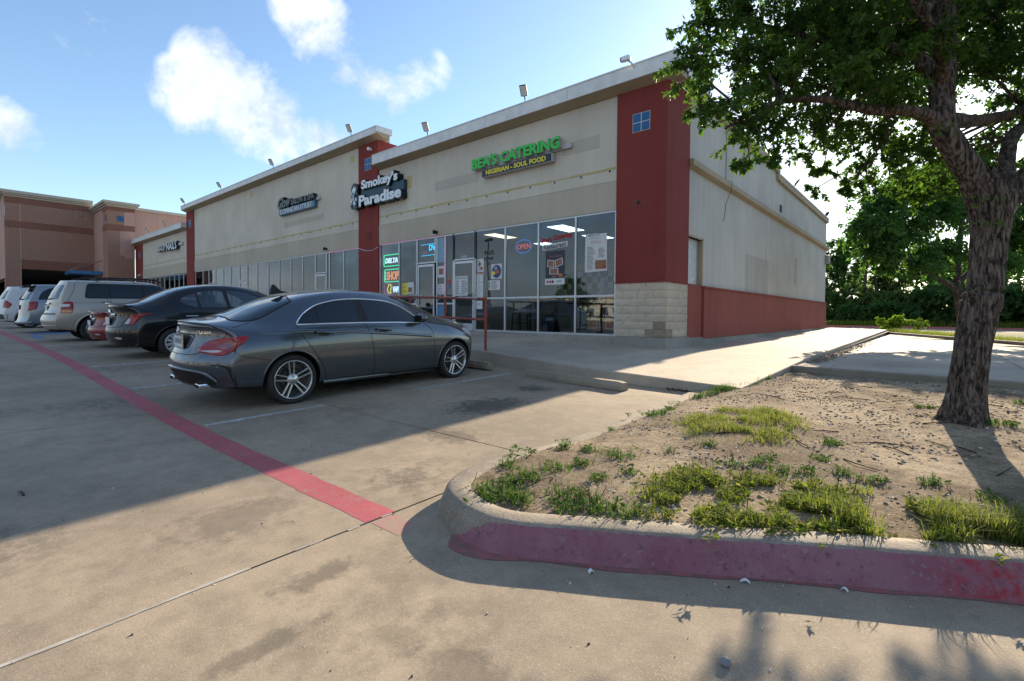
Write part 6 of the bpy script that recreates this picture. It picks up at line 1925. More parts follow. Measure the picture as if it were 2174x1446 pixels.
MB().bevbox(-10.05, -9.4, 11.95, 12.6, FL+.98, FL+1.02, .01).build('table_top', wood_d, t)
mb = MB(); mb.tube([(-9.72, 12.28, FL+.02), (-9.72, 12.28, FL+.98)], .04, 10); mb.build('column', wood_d, t)
MB().bevbox(-9.97, -9.47, 12.03, 12.53, FL, FL+.03, .01).build('foot', wood_d, t)
t = thing('counter', (-7.9, 14.6, FL), 'long pale counter with a dark top and a white banner in front', 'counter')
MB().bevbox(-9.6, -6.2, 14.4, 15.0, FL, FL+.9, .01).build('body', cream_in, t)
MB().bevbox(-9.7, -6.1, 14.3, 15.1, FL+.9, FL+.95, .012).build('top', wood_d, t)
WYs = WY; WY = 14.39
flat(t, 'banner', paper, -9.4, -6.9, FL+.08, FL+.82); write(t, 'Thank you, valued customers and business', redink, -9.1, FL+.52, 1.9, .06); flat(t, 'photo', food, -8.9, -8.6, FL+.12, FL+.38, 1); flat(t, 'photo', redink, -8.2, -7.9, FL+.12, FL+.38, 1); flat(t, 'photo', food, -7.5, -7.2, FL+.12, FL+.38, 1)
WY = WYs
t = thing('open_board', (-8.6, 11.7, FL), 'small black A-board reading OPEN on the restaurant floor', 'board')
q = MB().prism([(11.42, FL), (11.46, FL), (11.60, FL+.52), (11.56, FL+.54)], 0, -8.62, -8.22); q.build('front_board', ink, t)
q = MB().prism([(11.76, FL), (11.80, FL), (11.61, FL+.54), (11.58, FL+.52)], 0, -8.62, -8.22); q.build('rear_board', ink, t)
m_ = text_mb('OPEN', 1, .002, width=.26, height=.085, bold=.01); m_.v = [(x, y+.269*z, z) for x, y, z in m_.v]
vec_y(place(m_, (-8.55, 0, FL+.36)), 11.508).build('lettering', white_l, t)
t = thing('wall_sign', (-6.3, 17.5, 3.0), 'red letters Bea\'s on the far restaurant wall', 'sign')
m_ = text_mb("Bea's", 1, .01, width=1.2, height=.5, bold=.01); vec_y(place(m_, (-9.6, 0, 2.55)), 17.57).build('lettering', redink, t)

# person standing behind the menu sheet
def person(loc, rz, label):
    joints = {'pel': (0, 0, .94, .155), 'wai': (0, .01, 1.10, .150), 'che': (0, .02, 1.32, .165), 'nb': (0, .03, 1.48, .075), 'hd0': (0, .0, 1.58, .065), 'hd1': (0, -.01, 1.68, .098), 'hd2': (0, 0, 1.78, .075),
        'lh': (.10, 0, .88, .115), 'lk': (.12, .01, .50, .075), 'la': (.13, .04, .09, .048), 'lt': (.14, -.12, .04, .035),
        'rh': (-.10, 0, .88, .115), 'rk': (-.11, -.03, .50, .075), 'ra': (-.12, .0, .09, .048), 'rt': (-.13, -.16, .04, .035),
        'ls': (.19, .03, 1.43, .075), 'le': (.27, .04, 1.16, .052), 'lw': (.22, -.16, 1.02, .034), 'lhn': (.19, -.24, 1.02, .032),
        'rs': (-.19, .03, 1.43, .075), 're': (-.29, .02, 1.15, .052), 'rw': (-.18, -.18, 1.06, .034), 'rhn': (-.12, -.25, 1.07, .032)}
    edges = [('pel', 'wai'), ('wai', 'che'), ('che', 'nb'), ('nb', 'hd0'), ('hd0', 'hd1'), ('hd1', 'hd2'), ('pel', 'lh'), ('lh', 'lk'), ('lk', 'la'), ('la', 'lt'), ('pel', 'rh'), ('rh', 'rk'), ('rk', 'ra'), ('ra', 'rt'),
             ('che', 'ls'), ('ls', 'le'), ('le', 'lw'), ('lw', 'lhn'), ('che', 'rs'), ('rs', 're'), ('re', 'rw'), ('rw', 'rhn')]
    names = list(joints); me = bpy.data.meshes.new('p')
    me.from_pydata([joints[n][:3] for n in names], [(names.index(a), names.index(b_)) for a, b_ in edges], [])
    ob = bpy.data.objects.new('p', me); COL.objects.link(ob)
    ob.modifiers.new('s', 'SKIN')
    for i, n in enumerate(names):
        r_ = joints[n][3]; me.skin_vertices[0].data[i].radius = (r_*.95, r_*(.78 if n in ('pel', 'wai', 'che') else .95)); me.skin_vertices[0].data[i].use_root = (n == 'pel')
    sb = ob.modifiers.new('u', 'SUBSURF'); sb.levels = 2
    dg = bpy.context.evaluated_depsgraph_get()
    m2 = bpy.data.meshes.new_from_object(ob.evaluated_get(dg)); bpy.data.objects.remove(ob)
    shirt, pants, skin, hair = plain('pale_shirt', (.62, .66, .74), .85), plain('dark_trousers', (.02, .022, .03), .85), plain('skin', (.16, .085, .055), .55), plain('black_hair', (.012, .01, .01), .7)
    for mt in (shirt, pants, skin, hair): m2.materials.append(mt)
    for p in m2.polygons:
        c = p.center; p.use_smooth = True
        arm = abs(c.x) > .17 and c.z < 1.2
        p.material_index = 2 if c.z > 1.52 and not (c.z > 1.70 or (c.y > .03 and c.z > 1.58)) else 3 if c.z > 1.52 else 2 if (c.y < -.16 and .9 < c.z < 1.2) else 0 if c.z > .90 else 1 if c.z > .07 else 3
    t = bpy.data.objects.new('person', m2); COL.objects.link(t)
    t.location = loc; t.rotation_euler = (0, 0, rz); t.scale = (1, 1, 1.03)
    tag(t, label, 'person')
    ORIG[t.name] = Vector(loc)
person((-7.05, 12.15, FL), -1.1, 'person in a pale shirt and dark trousers standing behind the menu sheet')

# ================================================================ small fittings
def flood(x, y, z, rz, tilt, label, first=[None]):
    if first[0] is None:
        t = thing('floodlight', (0, 0, 0), label, 'floodlight', 'floodlights along the roof edge')
        mb = MB(); mb.tube([(0, 0, 0), (0, 0, .16)], .022, 8); mb.tube([(0, 0, .14), (0, -.05, .22)], .03, 8); mb.build('arm', black_trim, t)
        c_, s_ = math.cos(tilt), math.sin(tilt)
        h = MB().bevbox(-.135, .135, -.035, .035, 0, .40, .02); f = MB().bevbox(-.112, .112, -.041, -.034, .03, .37, .003); b_ = MB()
        for k in range(5): b_.box(-.11+k*.05, -.095+k*.05, .035, .065, .05, .32)
        for m in (h, f, b_): m.v = [(X, Y*c_-Z*s_-.07, Y*s_+Z*c_+.2) for X, Y, Z in m.v]
        h.build('housing', black_trim, t); f.build('lens', principled('flood_lens', (.62, .64, .66), .25)[0], t); b_.build('heat_fins', black_trim, t)
        first[0] = t
        t.scale = (.74, .74, .74)
        t.location = (x, y, z); t.rotation_euler = (0, 0, rz)
    else:
        t = copy_tree(first[0], (x, y, z), label, None, rz)
    return t
fl_lab = ['floodlight on the coping above the catering sign', 'floodlight on the coping right of the taller parapet', 'floodlight at the right end of the taller parapet', 'floodlight right of the middle of the taller parapet', 'floodlight left of the middle of the taller parapet', 'floodlight at the left end of the taller parapet', 'right-hand floodlight above the nail shop', 'left-hand floodlight above the nail shop']
fp_ = [(-8.83, 10.86, 7.18), (-13.0, 10.86, 7.18), (-17.6, 10.86, 8.22), (-24.4, 10.86, 8.22), (-31.0, 10.86, 8.22), (-37.2, 10.86, 8.22), (-41.0, 10.86, 7.18), (-45.2, 10.86, 7.18)]
for l, (x, y, z) in zip(fl_lab, fp_): flood(x, y, z, .35, .62, l)
flood(-4.85, 24.6, 6.83, PI/2+.2, 1.0, 'floodlight on the side wall coping')
flood(-4.9, 33.1, 6.83, 2.6, 1.0, 'small floodlight at the rear end of the side wall')
def camera_dome(x, y, z, label, mat):
    t = thing('security_camera', (x, y, z), label, 'camera', 'security cameras on the front')
    mb = MB(); mb.lathe([(.05, y), (.055, y-.02), (.03, y-.05), (.025, y-.10)], 14, (x, 0, z), 'y'); mb.build('bracket', mat, t)
    mb = MB(); mb.lathe([(0, -.07), (.04, -.06), (.065, -.02), (.068, .02), (.045, .055), (0, .07)], 16, (x, y-.12, z), 'z'); mb.build('housing', mat, t)
camera_dome(-12.83, YW-.02, 4.02, 'black ball camera on the fascia above the smoke shop door', black_trim)
camera_dome(-19.95, YW-.02, 4.03, 'black ball camera on the fascia of the middle bay', black_trim)
camera_dome(-16.6, YF, 7.55, 'small white camera on the red pier above the smoke shop sign', white_l)
t = thing('security_camera', (-5.6, 10.8, 7.18), 'white bullet camera on the coping near the corner', 'camera', 'security cameras on the front')
mb = MB(); mb.tube([(-5.5, 10.79, 7.1), (-5.52, 10.7, 7.15), (-5.6, 10.66, 7.22)], .02, 8); mb.build('bracket', white_l, t)
MB().bevbox(-5.72, -5.52, 10.56, 10.68, 7.19, 7.30, .02).build('housing', white_l, t); MB().bevbox(-5.75, -5.71, 10.57, 10.67, 7.20, 7.29, .01).build('lens', black_trim, t)
t = thing('roof_vent', (-7.2, 12.6, 7.1), 'pale metal roof vent just showing above the coping', 'vent')
MB().bevbox(-7.55, -6.95, 12.3, 12.9, 6.2, 7.70, .02).build('cowl', plain('pale_metal', (.55, .5, .4), .5, .3), t)
t = thing('wall_light', (-4.78, 33.2, 4.5), 'small wall light near the rear corner of the side wall', 'lamp')
MB().bevbox(-4.84, -4.62, 32.9, 33.25, 4.25, 4.75, .05).build('housing', plain('grey_lamp', (.3, .3, .28), .5), t)
t = thing('wall_light', (-48.5, YF, 4.1), 'small grey fitting on the far red pier', 'lamp')
MB().bevbox(-49.0, -48.5, YF-.12, YF, 4.15, 4.3, .02).build('housing', plain('grey_lamp2', (.4, .4, .4), .5), t)

# rust-red pipe handrail on the walkway kerb
rustp = worn_paint('rust_red_pipe_paint', (.26, .065, .05), .5, (.22, .20, .19))
t = thing('handrail', (-7.28, 7.68, .5), 'rust-red two-rail pipe handrail on the kerb behind the grey car', 'handrail')
px_ = [-7.28, -8.56, -9.84, -11.14, -12.42]
for x in px_:
    mb = MB(); z = sz(x, 7.7); mb.tube([(x, 7.68, z-.02), (x, 7.68, z+1.09)], .030, 12); mb.build('post', rustp, t)
for h in (1.10, .655):
    mb = MB(); mb.tube([(px_[0]-(.0 if h > 1 else .03), 7.68, sz(px_[0], 7.7)+h), (px_[-1]-.3, 7.68, sz(px_[-1]-.3, 7.7)+h)], .027, 12)
    mb.tube([(px_[0], 7.68, sz(px_[0], 7.7)+h), (px_[0]+.012, 7.68, sz(px_[0], 7.7)+h)], .031, 12); mb.build('rail', rustp, t)
bare = plain('bare_pipe', (.30, .29, .28), .5, .4)
for x0, x1 in ((-9.9, -9.35), (-8.1, -7.5)):
    mb = MB(); mb.tube([(x0, 7.68, sz(x0, 7.7)+1.10), (x1, 7.68, sz(x1, 7.7)+1.10)], .0285, 12); mb.build('worn_sleeve', bare, t)

# concrete wheel stops
def wheel_stop(p, q, label):
    L = math.hypot(q[0]-p[0], q[1]-p[1]); a_ = math.atan2(q[1]-p[1], q[0]-p[0])
    bm = bmesh.new()
    prof = [(-.085, 0), (-.085, .055), (-.055, .125), (.055, .125), (.085, .055), (.085, 0)]
    n = 22; V = []
    for i in range(n+1):
        x = -L/2+L*i/n; e = min(1, (min(i, n-i)+.35)/1.0)
        V.append([bm.verts.new((x, y*(.97 if i in (0, n) else 1)+.004*noise.noise((x*5, y*9, p[0])), z*(.88 if i in (0, n) else 1)+(.006*noise.noise((x*4, y*7, 2+p[0])) if z > .06 else 0))) for y, z in prof])
    for i in range(n):
        for k in range(5): bm.faces.new((V[i][k], V[i+1][k], V[i+1][k+1], V[i][k+1]))
    bm.faces.new(V[0]); bm.faces.new(V[-1][::-1])
    mb = MB(); mb.bm(bm)
    o = obj('wheel_stop', mb, kerbm, None, origin=(0, 0, 0), label=label, cat='wheel stop', group='concrete wheel stops at the heads of the stalls', fixn=True)
    cx, cy = (p[0]+q[0])/2, (p[1]+q[1])/2
    o.location = (cx, cy, gz(cx, cy)+.004); o.rotation_euler = (0, 0, a_)
    return o
wheel_stop((-5.46, 6.86), (-3.42, 6.56), 'long concrete wheel stop in the empty stall beside the island')
wheel_stop((-8.5, 6.98), (-6.42, 6.90), 'concrete wheel stop at the grey car\'s front tyre')
wheel_stop((-11.4, 7.0), (-9.3, 6.98), 'concrete wheel stop in the empty stall left of the grey car')
# ================================================================ vegetation
def bark_mat(name, base):
    m, b, p = principled(name, base, .95, spec=.2)
    g = b('ShaderNodeNewGeometry').outputs['Position']
    mp = b('ShaderNodeMapping', {'Vector': g, 'Scale': (40, 40, 7.5)}).outputs[0]
    n = b.noise(mp, 1.0, 8, .65, .6)
    big = b.noise(g, 2.0, 5, .6)
    col = b.mix(b.ramp(n, (.42, 0), (.60, 1)), tuple(c*.22 for c in base), tuple(c*1.9 for c in base))
    col = b.mix(b.math('MULTIPLY', b.ramp(big, (.45, 0), (.7, 1)), .35), col, (.10, .075, .06))
    li = b.noise(g, 7.0, 5, .6)
    col = b.mix(b.math('MULTIPLY', b.ramp(li, (.63, 0), (.68, 1)), .7), col, (.30, .31, .27))
    b.l.new(col, p.inputs['Base Color'])
    b.l.new(b('ShaderNodeBump', {'Height': n, 'Strength': 1.0, 'Distance': .045}).outputs[0], p.inputs['Normal'])
    return m
def leaf_mat(name, c0, c1, trans=.35, rough=.5, straw=None):
    m, b, p = principled(name, c0, rough, spec=.3 if rough < .7 else .12)
    at = b('ShaderNodeAttribute', attribute_name='v').outputs['Fac']
    col = b.mix(at, c0, c1) if straw is None else b.ramp(at, (0, c0), (.62, c1), (.86, straw))
    b.l.new(col, p.inputs['Base Color'])
    out = [n for n in m.node_tree.nodes if n.type == 'OUTPUT_MATERIAL'][0]
    tl = b('ShaderNodeBsdfTranslucent', {'Color': b.mix(.5, col, (c1[0]*1.8, c1[1]*2.0, c1[2]*.6))})
    mx = b('ShaderNodeMixShader', {0: trans, 1: p.outputs[0], 2: tl.outputs[0]})
    b.l.new(mx.outputs[0], out.inputs[0])
    return m
class Leaves:
    def __init__(s): s.v, s.f, s.a = [], [], []
    def leaf(s, p, d, n, L, W, val):
        w = d.cross(n)
        if w.length < 1e-6: return
        w.normalize(); k = len(s.v)
        m = p+d*(L*.45)
        s.v += [p, m+w*W*.5+n*L*.06, p+d*L, m-w*W*.5+n*L*.06]
        s.f.append((k, k+1, k+2, k+3)); s.a += [val]*4
    def build(s, name, mat, parent=None, origin=None, kind='stuff', **kw):
        mb = MB(); mb.v = [tuple(v) for v in s.v]; mb.f = s.f; mb.m = [0]*len(s.f); mb.sm = [False]*len(s.f)
        o = obj(name, mb, mat, parent, origin=origin, kind=kind, **kw)
        a = o.data.attributes.new('v', 'FLOAT', 'POINT'); a.data.foreach_set('value', s.a)
        return o
def rvec(r):
    while True:
        v = Vector((r.uniform(-1, 1), r.uniform(-1, 1), r.uniform(-1, 1)))
        if .01 < v.length < 1: return v.normalized()
def grow_blobs(r, blobs, limbs, lv, tw, twigs, leaves, L, W, droop=.15, twig_r=.006, conn=True):
    """each foliage clump hangs on a twig system joined to the nearest limb"""
    lp = [Vector(p[:3]) for l in limbs for p in l]
    for bx, by, bz, br in blobs:
        c = Vector((bx, by, bz))
        if conn and lp:
            q = min(lp, key=lambda p: (p-c).length+max(0, p.z-c.z)*.6)
            if (q-c).length > br*.3:
                mid = (q+c)/2+Vector((r.uniform(-.1, .1), r.uniform(-.1, .1), r.uniform(.0, .22)))*(q-c).length*.6
                pts = cr([tuple(q), tuple(mid), tuple(c)], 4)
                tw.tube(pts, list(np.linspace(min(.032, .012+.014*(q-c).length)*br/.55, .006, len(pts))), 5, caps=False)
        nt = max(4, int(twigs*(br/.5)**2)); nl = leaves
        for _ in range(nt):
            d = rvec(r); d.z *= .72; d.normalize()
            a = c+rvec(r)*br*.25
            e = c+d*br*(.55+.5*r.random())
            m = (a+e)/2+rvec(r)*br*.16+Vector((0, 0, .08*br))
            e = e+Vector((0, 0, -droop*br*r.random()))
            pts = cr([tuple(a), tuple(m), tuple(e)], 3)
            tw.tube(pts, list(np.linspace(twig_r, twig_r*.35, len(pts))), 3, caps=False)
            shade = r.random()
            for i in range(nl):
                t = r.random()**.6
                f_ = t*(len(pts)-1); k = min(int(f_), len(pts)-2); u = f_-k
                p = Vector(pts[k])*(1-u)+Vector(pts[k+1])*u
                p = p+rvec(r)*br*.13*r.random()
                dd = (Vector(pts[k+1])-Vector(pts[k])).normalized()*.6+rvec(r)+Vector((0, 0, -.35))
                dd.normalize()
                nn = (rvec(r)*.8+Vector((0, 0, .9))).normalized()
                s_ = L*r.uniform(.5, 1.35)
                lv.leaf(p, dd, nn, s_, s_*W, min(1, max(0, shade*.55+r.random()*.45)))
def limb_mesh(pts, rs, n=14, seed=0, rough=.10, sub=6):
    """a limb with fissured bark in its own geometry"""
    P = cr([tuple(p)+(r,) for p, r in zip(pts, rs)], sub)
    mb = MB(); prev = None; V = []
    m = len(P); length = 0
    for i, p in enumerate(P):
        c = Vector(p[:3]); rr_ = p[3]
        t = (Vector(P[min(i+1, m-1)][:3])-Vector(P[max(i-1, 0)][:3])).normalized()
        if i: length += (c-Vector(P[i-1][:3])).length
        a = prev if prev is not None else Vector((1, 0, 0))
        u = (a-t*a.dot(t)).normalized(); prev = u; w = t.cross(u)
        for k in range(n):
            ang = 2*PI*k/n
            q = (math.cos(ang), math.sin(ang))
            f_ = noise.noise((q[0]*rr_*34+seed, q[1]*rr_*34, length*4.2))
            f2 = noise.noise((q[0]*1.6+seed, q[1]*1.6, length*2.2))
            g = 1-rough*max(0, 1-abs(f_)/.18)+rough*.35*f_+.05*f2
            V.append(c+(u*q[0]+w*q[1])*rr_*g)
    mb.add(V, [(i*n+k, i*n+(k+1) % n, (i+1)*n+(k+1) % n, (i+1)*n+k) for i in range(m-1) for k in range(n)], 0, True)
    return mb

bark = bark_mat('oak_bark', (.112, .090, .075))
leafm = leaf_mat('oak_leaf', (.024, .062, .016), (.085, .165, .03), .45)
tree = thing('shade_tree', (.21, 5.98, .28), 'large shade tree with a thick furrowed trunk on the dirt island', 'tree')
trunk = [(.20, 5.975, .12), (.205, 5.98, .26), (.215, 5.99, .36), (.22, 6.0, .50), (.24, 6.02, .83), (.285, 6.09, 1.25), (.31, 6.12, 1.42), (.325, 6.14, 1.50), (.335, 6.155, 1.62), (.35, 6.18, 2.01), (.35, 6.19, 2.22), (.30, 6.16, 2.42), (.24, 6.10, 2.55)]
tr_r = [.25, .205, .168, .146, .130, .134, .145, .128, .130, .132, .148, .148, .13]
mb = limb_mesh(trunk, tr_r, 150, 1.3, .10, 18)
# root flare: lobes at the foot; ring scar round the trunk
nv_ = []
for v in mb.v:
    dx, dy = v[0]-.21, v[1]-5.98
    a_ = math.atan2(dy, dx)
    k = max(0, 1-(v[2]-.2)/.48)
    f_ = 1+k*k*(.22*math.sin(a_*5+.8)+.36*math.sin(a_*3-1.0)+.12)
    sc_ = abs(v[2]-(1.475+.03*math.sin(a_*2+1)))
    g_ = 1-.12*math.exp(-(sc_/.014)**2)+.06*math.exp(-((sc_-.035)/.022)**2)
    cx = float(np.interp(v[2], [p[2] for p in trunk], [p[0] for p in trunk])); cy = float(np.interp(v[2], [p[2] for p in trunk], [p[1] for p in trunk]))
    nv_.append((cx+(v[0]-cx)*f_*g_, cy+(v[1]-cy)*f_*g_, v[2]))
mb.v = nv_
tk = mb.build('trunk', bark, tree)
for nm, pts, rs in (
    ('limb', [(.34, 6.19, 2.12), (.30, 6.15, 2.40), (.18, 6.05, 2.63), (.08, 5.97, 2.82), (.01, 5.92, 2.98), (0, 5.98, 3.29), (0, 6.13, 3.73), (-.01, 6.33, 4.23), (-.05, 6.59, 5.0), (-.11, 6.9, 6.07), (-.2, 7.1, 7.0)], [.122, .116, .108, .104, .10, .09, .10, .09, .07, .045, .02]),
    ('limb', [(.07, 5.96, 2.80), (0, 5.90, 2.96), (-.08, 5.79, 3.05), (-.25, 5.57, 3.09), (-.42, 5.42, 3.08), (-.63, 5.31, 3.15), (-.82, 5.22, 3.22), (-1.1, 5.04, 3.22), (-1.33, 4.84, 3.10), (-1.47, 4.65, 2.95)], [.09, .075, .06, .05, .044, .038, .032, .025, .018, .010]),
    ('limb', [(0, 5.95, 3.2), (-.06, 5.97, 3.46), (-.2, 5.96, 3.7), (-.49, 5.91, 3.87), (-.85, 5.81, 4.01), (-1.13, 5.7, 4.11), (-1.49, 5.54, 4.28), (-1.78, 5.29, 4.32)], [.075, .065, .055, .046, .038, .03, .02, .010]),
    ('limb', [(0, 6.3, 4.1), (-.15, 6.5, 4.6), (-.41, 6.74, 5.06), (-.98, 7.07, 5.87), (-1.55, 7.4, 6.52)], [.06, .05, .045, .03, .012]),
    ('limb', [(.35, 6.18, 2.02), (.44, 6.26, 2.28), (.58, 6.32, 2.49), (.72, 6.32, 2.68), (.91, 6.35, 2.97), (1.15, 6.57, 3.37), (1.4, 6.9, 3.9)], [.108, .104, .098, .09, .078, .055, .03]),
    ('limb', [(.45, 6.29, 2.30), (.46, 6.40, 2.46), (.47, 6.50, 2.62), (.48, 6.63, 2.82), (.53, 6.82, 3.02), (.63, 7.04, 3.18), (.9, 7.68, 3.52), (1.21, 8.48, 4.06)], [.085, .075, .066, .062, .058, .05, .035, .015]),
    ('limb', [(.02, 5.95, 3.02), (.10, 6.08, 3.06), (.18, 6.26, 3.09), (.32, 6.65, 3.19), (.66, 7.47, 3.46), (1.07, 8.49, 3.95)], [.09, .07, .06, .052, .035, .014]),
    ('limb', [(.01, 5.98, 3.35), (-.02, 5.7, 3.6), (-.13, 5.36, 3.76), (-.35, 4.79, 4.13), (-.54, 4.25, 4.6)], [.06, .048, .04, .028, .010])):
    limb_mesh(pts, rs, 26, len(pts)*.7+pts[-1][0], .10, 8).build(nm, bark, tree)
limbs_all = [[(-.25, 5.57, 3.09), (-.63, 5.31, 3.15), (-.82, 5.22, 3.22), (-1.1, 5.04, 3.22), (-1.33, 4.84, 3.10)], [(-.2, 5.96, 3.7), (-.49, 5.91, 3.87), (-.85, 5.81, 4.01), (-1.13, 5.7, 4.11), (-1.49, 5.54, 4.28)], [(0, 6.13, 3.73), (-.01, 6.33, 4.23), (-.05, 6.59, 5.0), (-.11, 6.9, 6.07)],
             [(-.41, 6.74, 5.06), (-.98, 7.07, 5.87), (-1.4, 7.3, 6.3)], [(.72, 6.32, 2.68), (.91, 6.35, 2.97), (1.15, 6.57, 3.37)], [(.53, 6.82, 3.02), (.63, 7.04, 3.18), (.9, 7.68, 3.52), (1.15, 8.3, 3.95)], [(.32, 6.65, 3.19), (.66, 7.47, 3.46), (1.0, 8.3, 3.85)], [(-.13, 5.36, 3.76), (-.35, 4.79, 4.13), (-.5, 4.35, 4.5)]]
blobs = [(-1.80, 4.98, 4.15, 0.36), (-1.8, 4.72, 3.64, 0.36), (-1.66, 4.7, 3.26, 0.32), (-1.53, 5.22, 3.83, 0.55), (-1.58, 5.45, 4.42, 0.42), (-1.39, 4.79, 3.05, 0.34), (-1.27, 4.68, 2.62, 0.2), (-1.1, 4.76, 2.6, 0.16), (-1.19, 5.09, 3.02, 0.38), (-1.24, 5.46, 3.6, 0.55), (-1.19, 5.79, 4.23, 0.6), (-0.89, 5.61, 3.15, 0.42), (-0.98, 5.66, 2.82, 0.2), (-0.89, 5.79, 2.71, 0.14), (-0.83, 5.94, 3.65, 0.6), (-0.8, 6.25, 4.29, 0.65), (-0.6, 6.12, 3.09, 0.42), (-0.53, 6.17, 2.83, 0.24), (-0.69, 5.9, 2.56, 0.1), (-0.25, 6.68, 2.94, 0.36), (-0.38, 6.59, 3.61, 0.55), (-0.43, 6.7, 4.2, 0.65), (-0.14, 6.91, 3.15, 0.35), (-0.02, 7.39, 2.78, 0.26), (-0.3, 7.15, 2.83, 0.2), (-0.05, 7.02, 4.36, 0.65), (0.3, 7.31, 4.01, 0.55), (0.36, 7.25, 4.5, 0.6), (0.64, 7.61, 4.21, 0.6), (0.67, 8.28, 3.88, 0.4), (0.42, 8.71, 3.51, 0.3), (0.9, 7.94, 3.5, 0.5), (1.02, 7.5, 2.91, 0.4), (1.09, 7.05, 3.7, 0.7), (-1.65, 5.6, 5.1, 0.5), (-1.4, 6.04, 5.48, 0.8), (-0.64, 6.84, 5.82, 0.9), (0.15, 7.37, 5.64, 0.9), (0.9, 7.74, 5.19, 0.9), (-1.08, 6.63, 6.96, 0.9), (-0.07, 7.36, 7.13, 1.0), (0.87, 7.76, 6.57, 1.0), (-1.21, 7.78, 5.35, 0.8), (-0.28, 8.98, 5.81, 0.9), (0.7, 9.69, 5.75, 0.9), (-1.91, 7.07, 5.78, 0.8), (-0.77, 8.67, 4.94, 0.7), (0.1, 9.66, 4.78, 0.6), (1.39, 9.85, 5.07, 0.9), (-.94, 8.4, 3.1, .22), (-.55, 8.7, 3.05, .25), (-.3, 8.9, 2.98, .25), (-1.3, 8.0, 3.05, .2), (0, 9.0, 3.0, .3), (-.75, 9.1, 3.2, .25), (.1, 7.95, 2.8, .2), (.55, 8.0, 2.95, .34), (.95, 7.7, 2.7, .26), (-.2, 8.6, 3.15, .3), (1.3, 8.3, 3.0, .4), (.3, 8.6, 3.2, .22), (-.3, 5.2, 3.2, .28), (-.6, 4.95, 3.3, .28), (.0, 5.45, 3.55, .3), (-.9, 4.9, 3.45, .3), (-.45, 5.3, 3.7, .34), (-0.79, 4.96, 4.55, 0.6), (-0.17, 5.09, 4.43, 0.7), (0.38, 5.42, 4.5, 0.8), (1.08, 6.27, 4.03, 0.7), (-1.31, 4.8, 5.11, 0.6)]
r = random.Random(21)
lv, tw = Leaves(), MB()
grow_blobs(r, blobs, limbs_all, lv, tw, 34, 56, .056, .54)
tw.build('twigs', bark, tree, kind='stuff')
lv.build('foliage', leafm, tree)
# epicormic leaves on the trunk
lv = Leaves()
for _ in range(40):
    a_ = r.choice([-2.0, -1.6, -1.2])+r.uniform(-.25, .25); z = r.choice([2.25, 2.3, 2.1, 2.9])+r.uniform(-.05, .05)
    k = .16 if z < 2.5 else .12
    cx, cy = (.34, 6.17) if z < 2.5 else (.03, 5.93)
    p = Vector((cx+k*math.cos(a_), cy+k*math.sin(a_), z))
    lv.leaf(p, (Vector((math.cos(a_), math.sin(a_), .3))+rvec(r)*.8).normalized(), rvec(r), .05, .027, .9)
lv.build('trunk_shoots', leafm, tree)

# ---- other trees
barkd = bark_mat('dark_bark', (.06, .048, .04))
leaf2 = leaf_mat('mid_tree_leaf', (.032, .085, .028), (.085, .18, .045), .5)
leaf3 = leaf_mat('far_tree_leaf', (.038, .085, .032), (.12, .19, .055), .45)
leaf4 = leaf_mat('ivy_leaf', (.022, .065, .022), (.065, .14, .036), .42)
leaf5 = leaf_mat('bright_shrub_leaf', (.08, .16, .015), (.20, .30, .03), .4)
t = thing('yard_tree', (.75, 24.3, .4), 'spreading mid-sized tree beyond the parking pad, behind the big trunk', 'tree')
limb_mesh([(.78, 24.3, .2), (.74, 24.26, 1.0), (.64, 24.2, 1.85), (.55, 24.16, 2.6), (.6, 24.4, 4.0), (.7, 24.7, 5.6)], [.22, .17, .15, .13, .09, .03], 16, 3).build('trunk', barkd, t)
limb_mesh([(.55, 24.15, 2.3), (.01, 23.19, 2.67), (-.62, 22.14, 3.12), (-1.23, 21.37, 3.58)], [.10, .08, .05, .02], 12, 4).build('limb', barkd, t)
limb_mesh([(.55, 24.2, 2.5), (1.3, 25.2, 3.4), (2.2, 26.5, 4.4)], [.10, .08, .03], 12, 5).build('limb', barkd, t)
b2 = [(-1.86, 20.86, 4.38, 1.0), (-1.43, 21.91, 5.14, 1.0), (-0.84, 23.1, 5.93, 1.0), (-0.04, 23.75, 5.26, 1.2), (-0.9, 22.33, 4.15, 1.1), (-1.6, 21.05, 3.57, 0.8), (-0.13, 23.62, 3.55, 1.0), (0.77, 25.78, 5.67, 1.3), (1.61, 26.47, 4.96, 1.3), (2.45, 27.16, 4.42, 1.3), (1.47, 25.63, 3.28, 1.1), (-0.49, 22.25, 3.12, 0.7), (-1.22, 21.36, 3.1, 0.55), (0.06, 24.55, 6.6, 0.9), (1.16, 26.15, 6.93, 1.0), (2.54, 27.3, 6.22, 1.3), (3.4, 27.98, 4.79, 1.3)]
r = random.Random(5); lv, tw = Leaves(), MB()
grow_blobs(r, b2, [[(.01, 23.2, 2.7), (-.62, 22.1, 3.1), (-1.2, 21.4, 3.6)], [(.6, 24.4, 4.0), (.7, 24.7, 5.4)], [(1.3, 25.2, 3.4), (2.1, 26.4, 4.3)]], lv, tw, 13, 50, .15, .58, twig_r=.010)
tw.build('twigs', barkd, t, kind='stuff'); lv.build('foliage', leaf2, t)
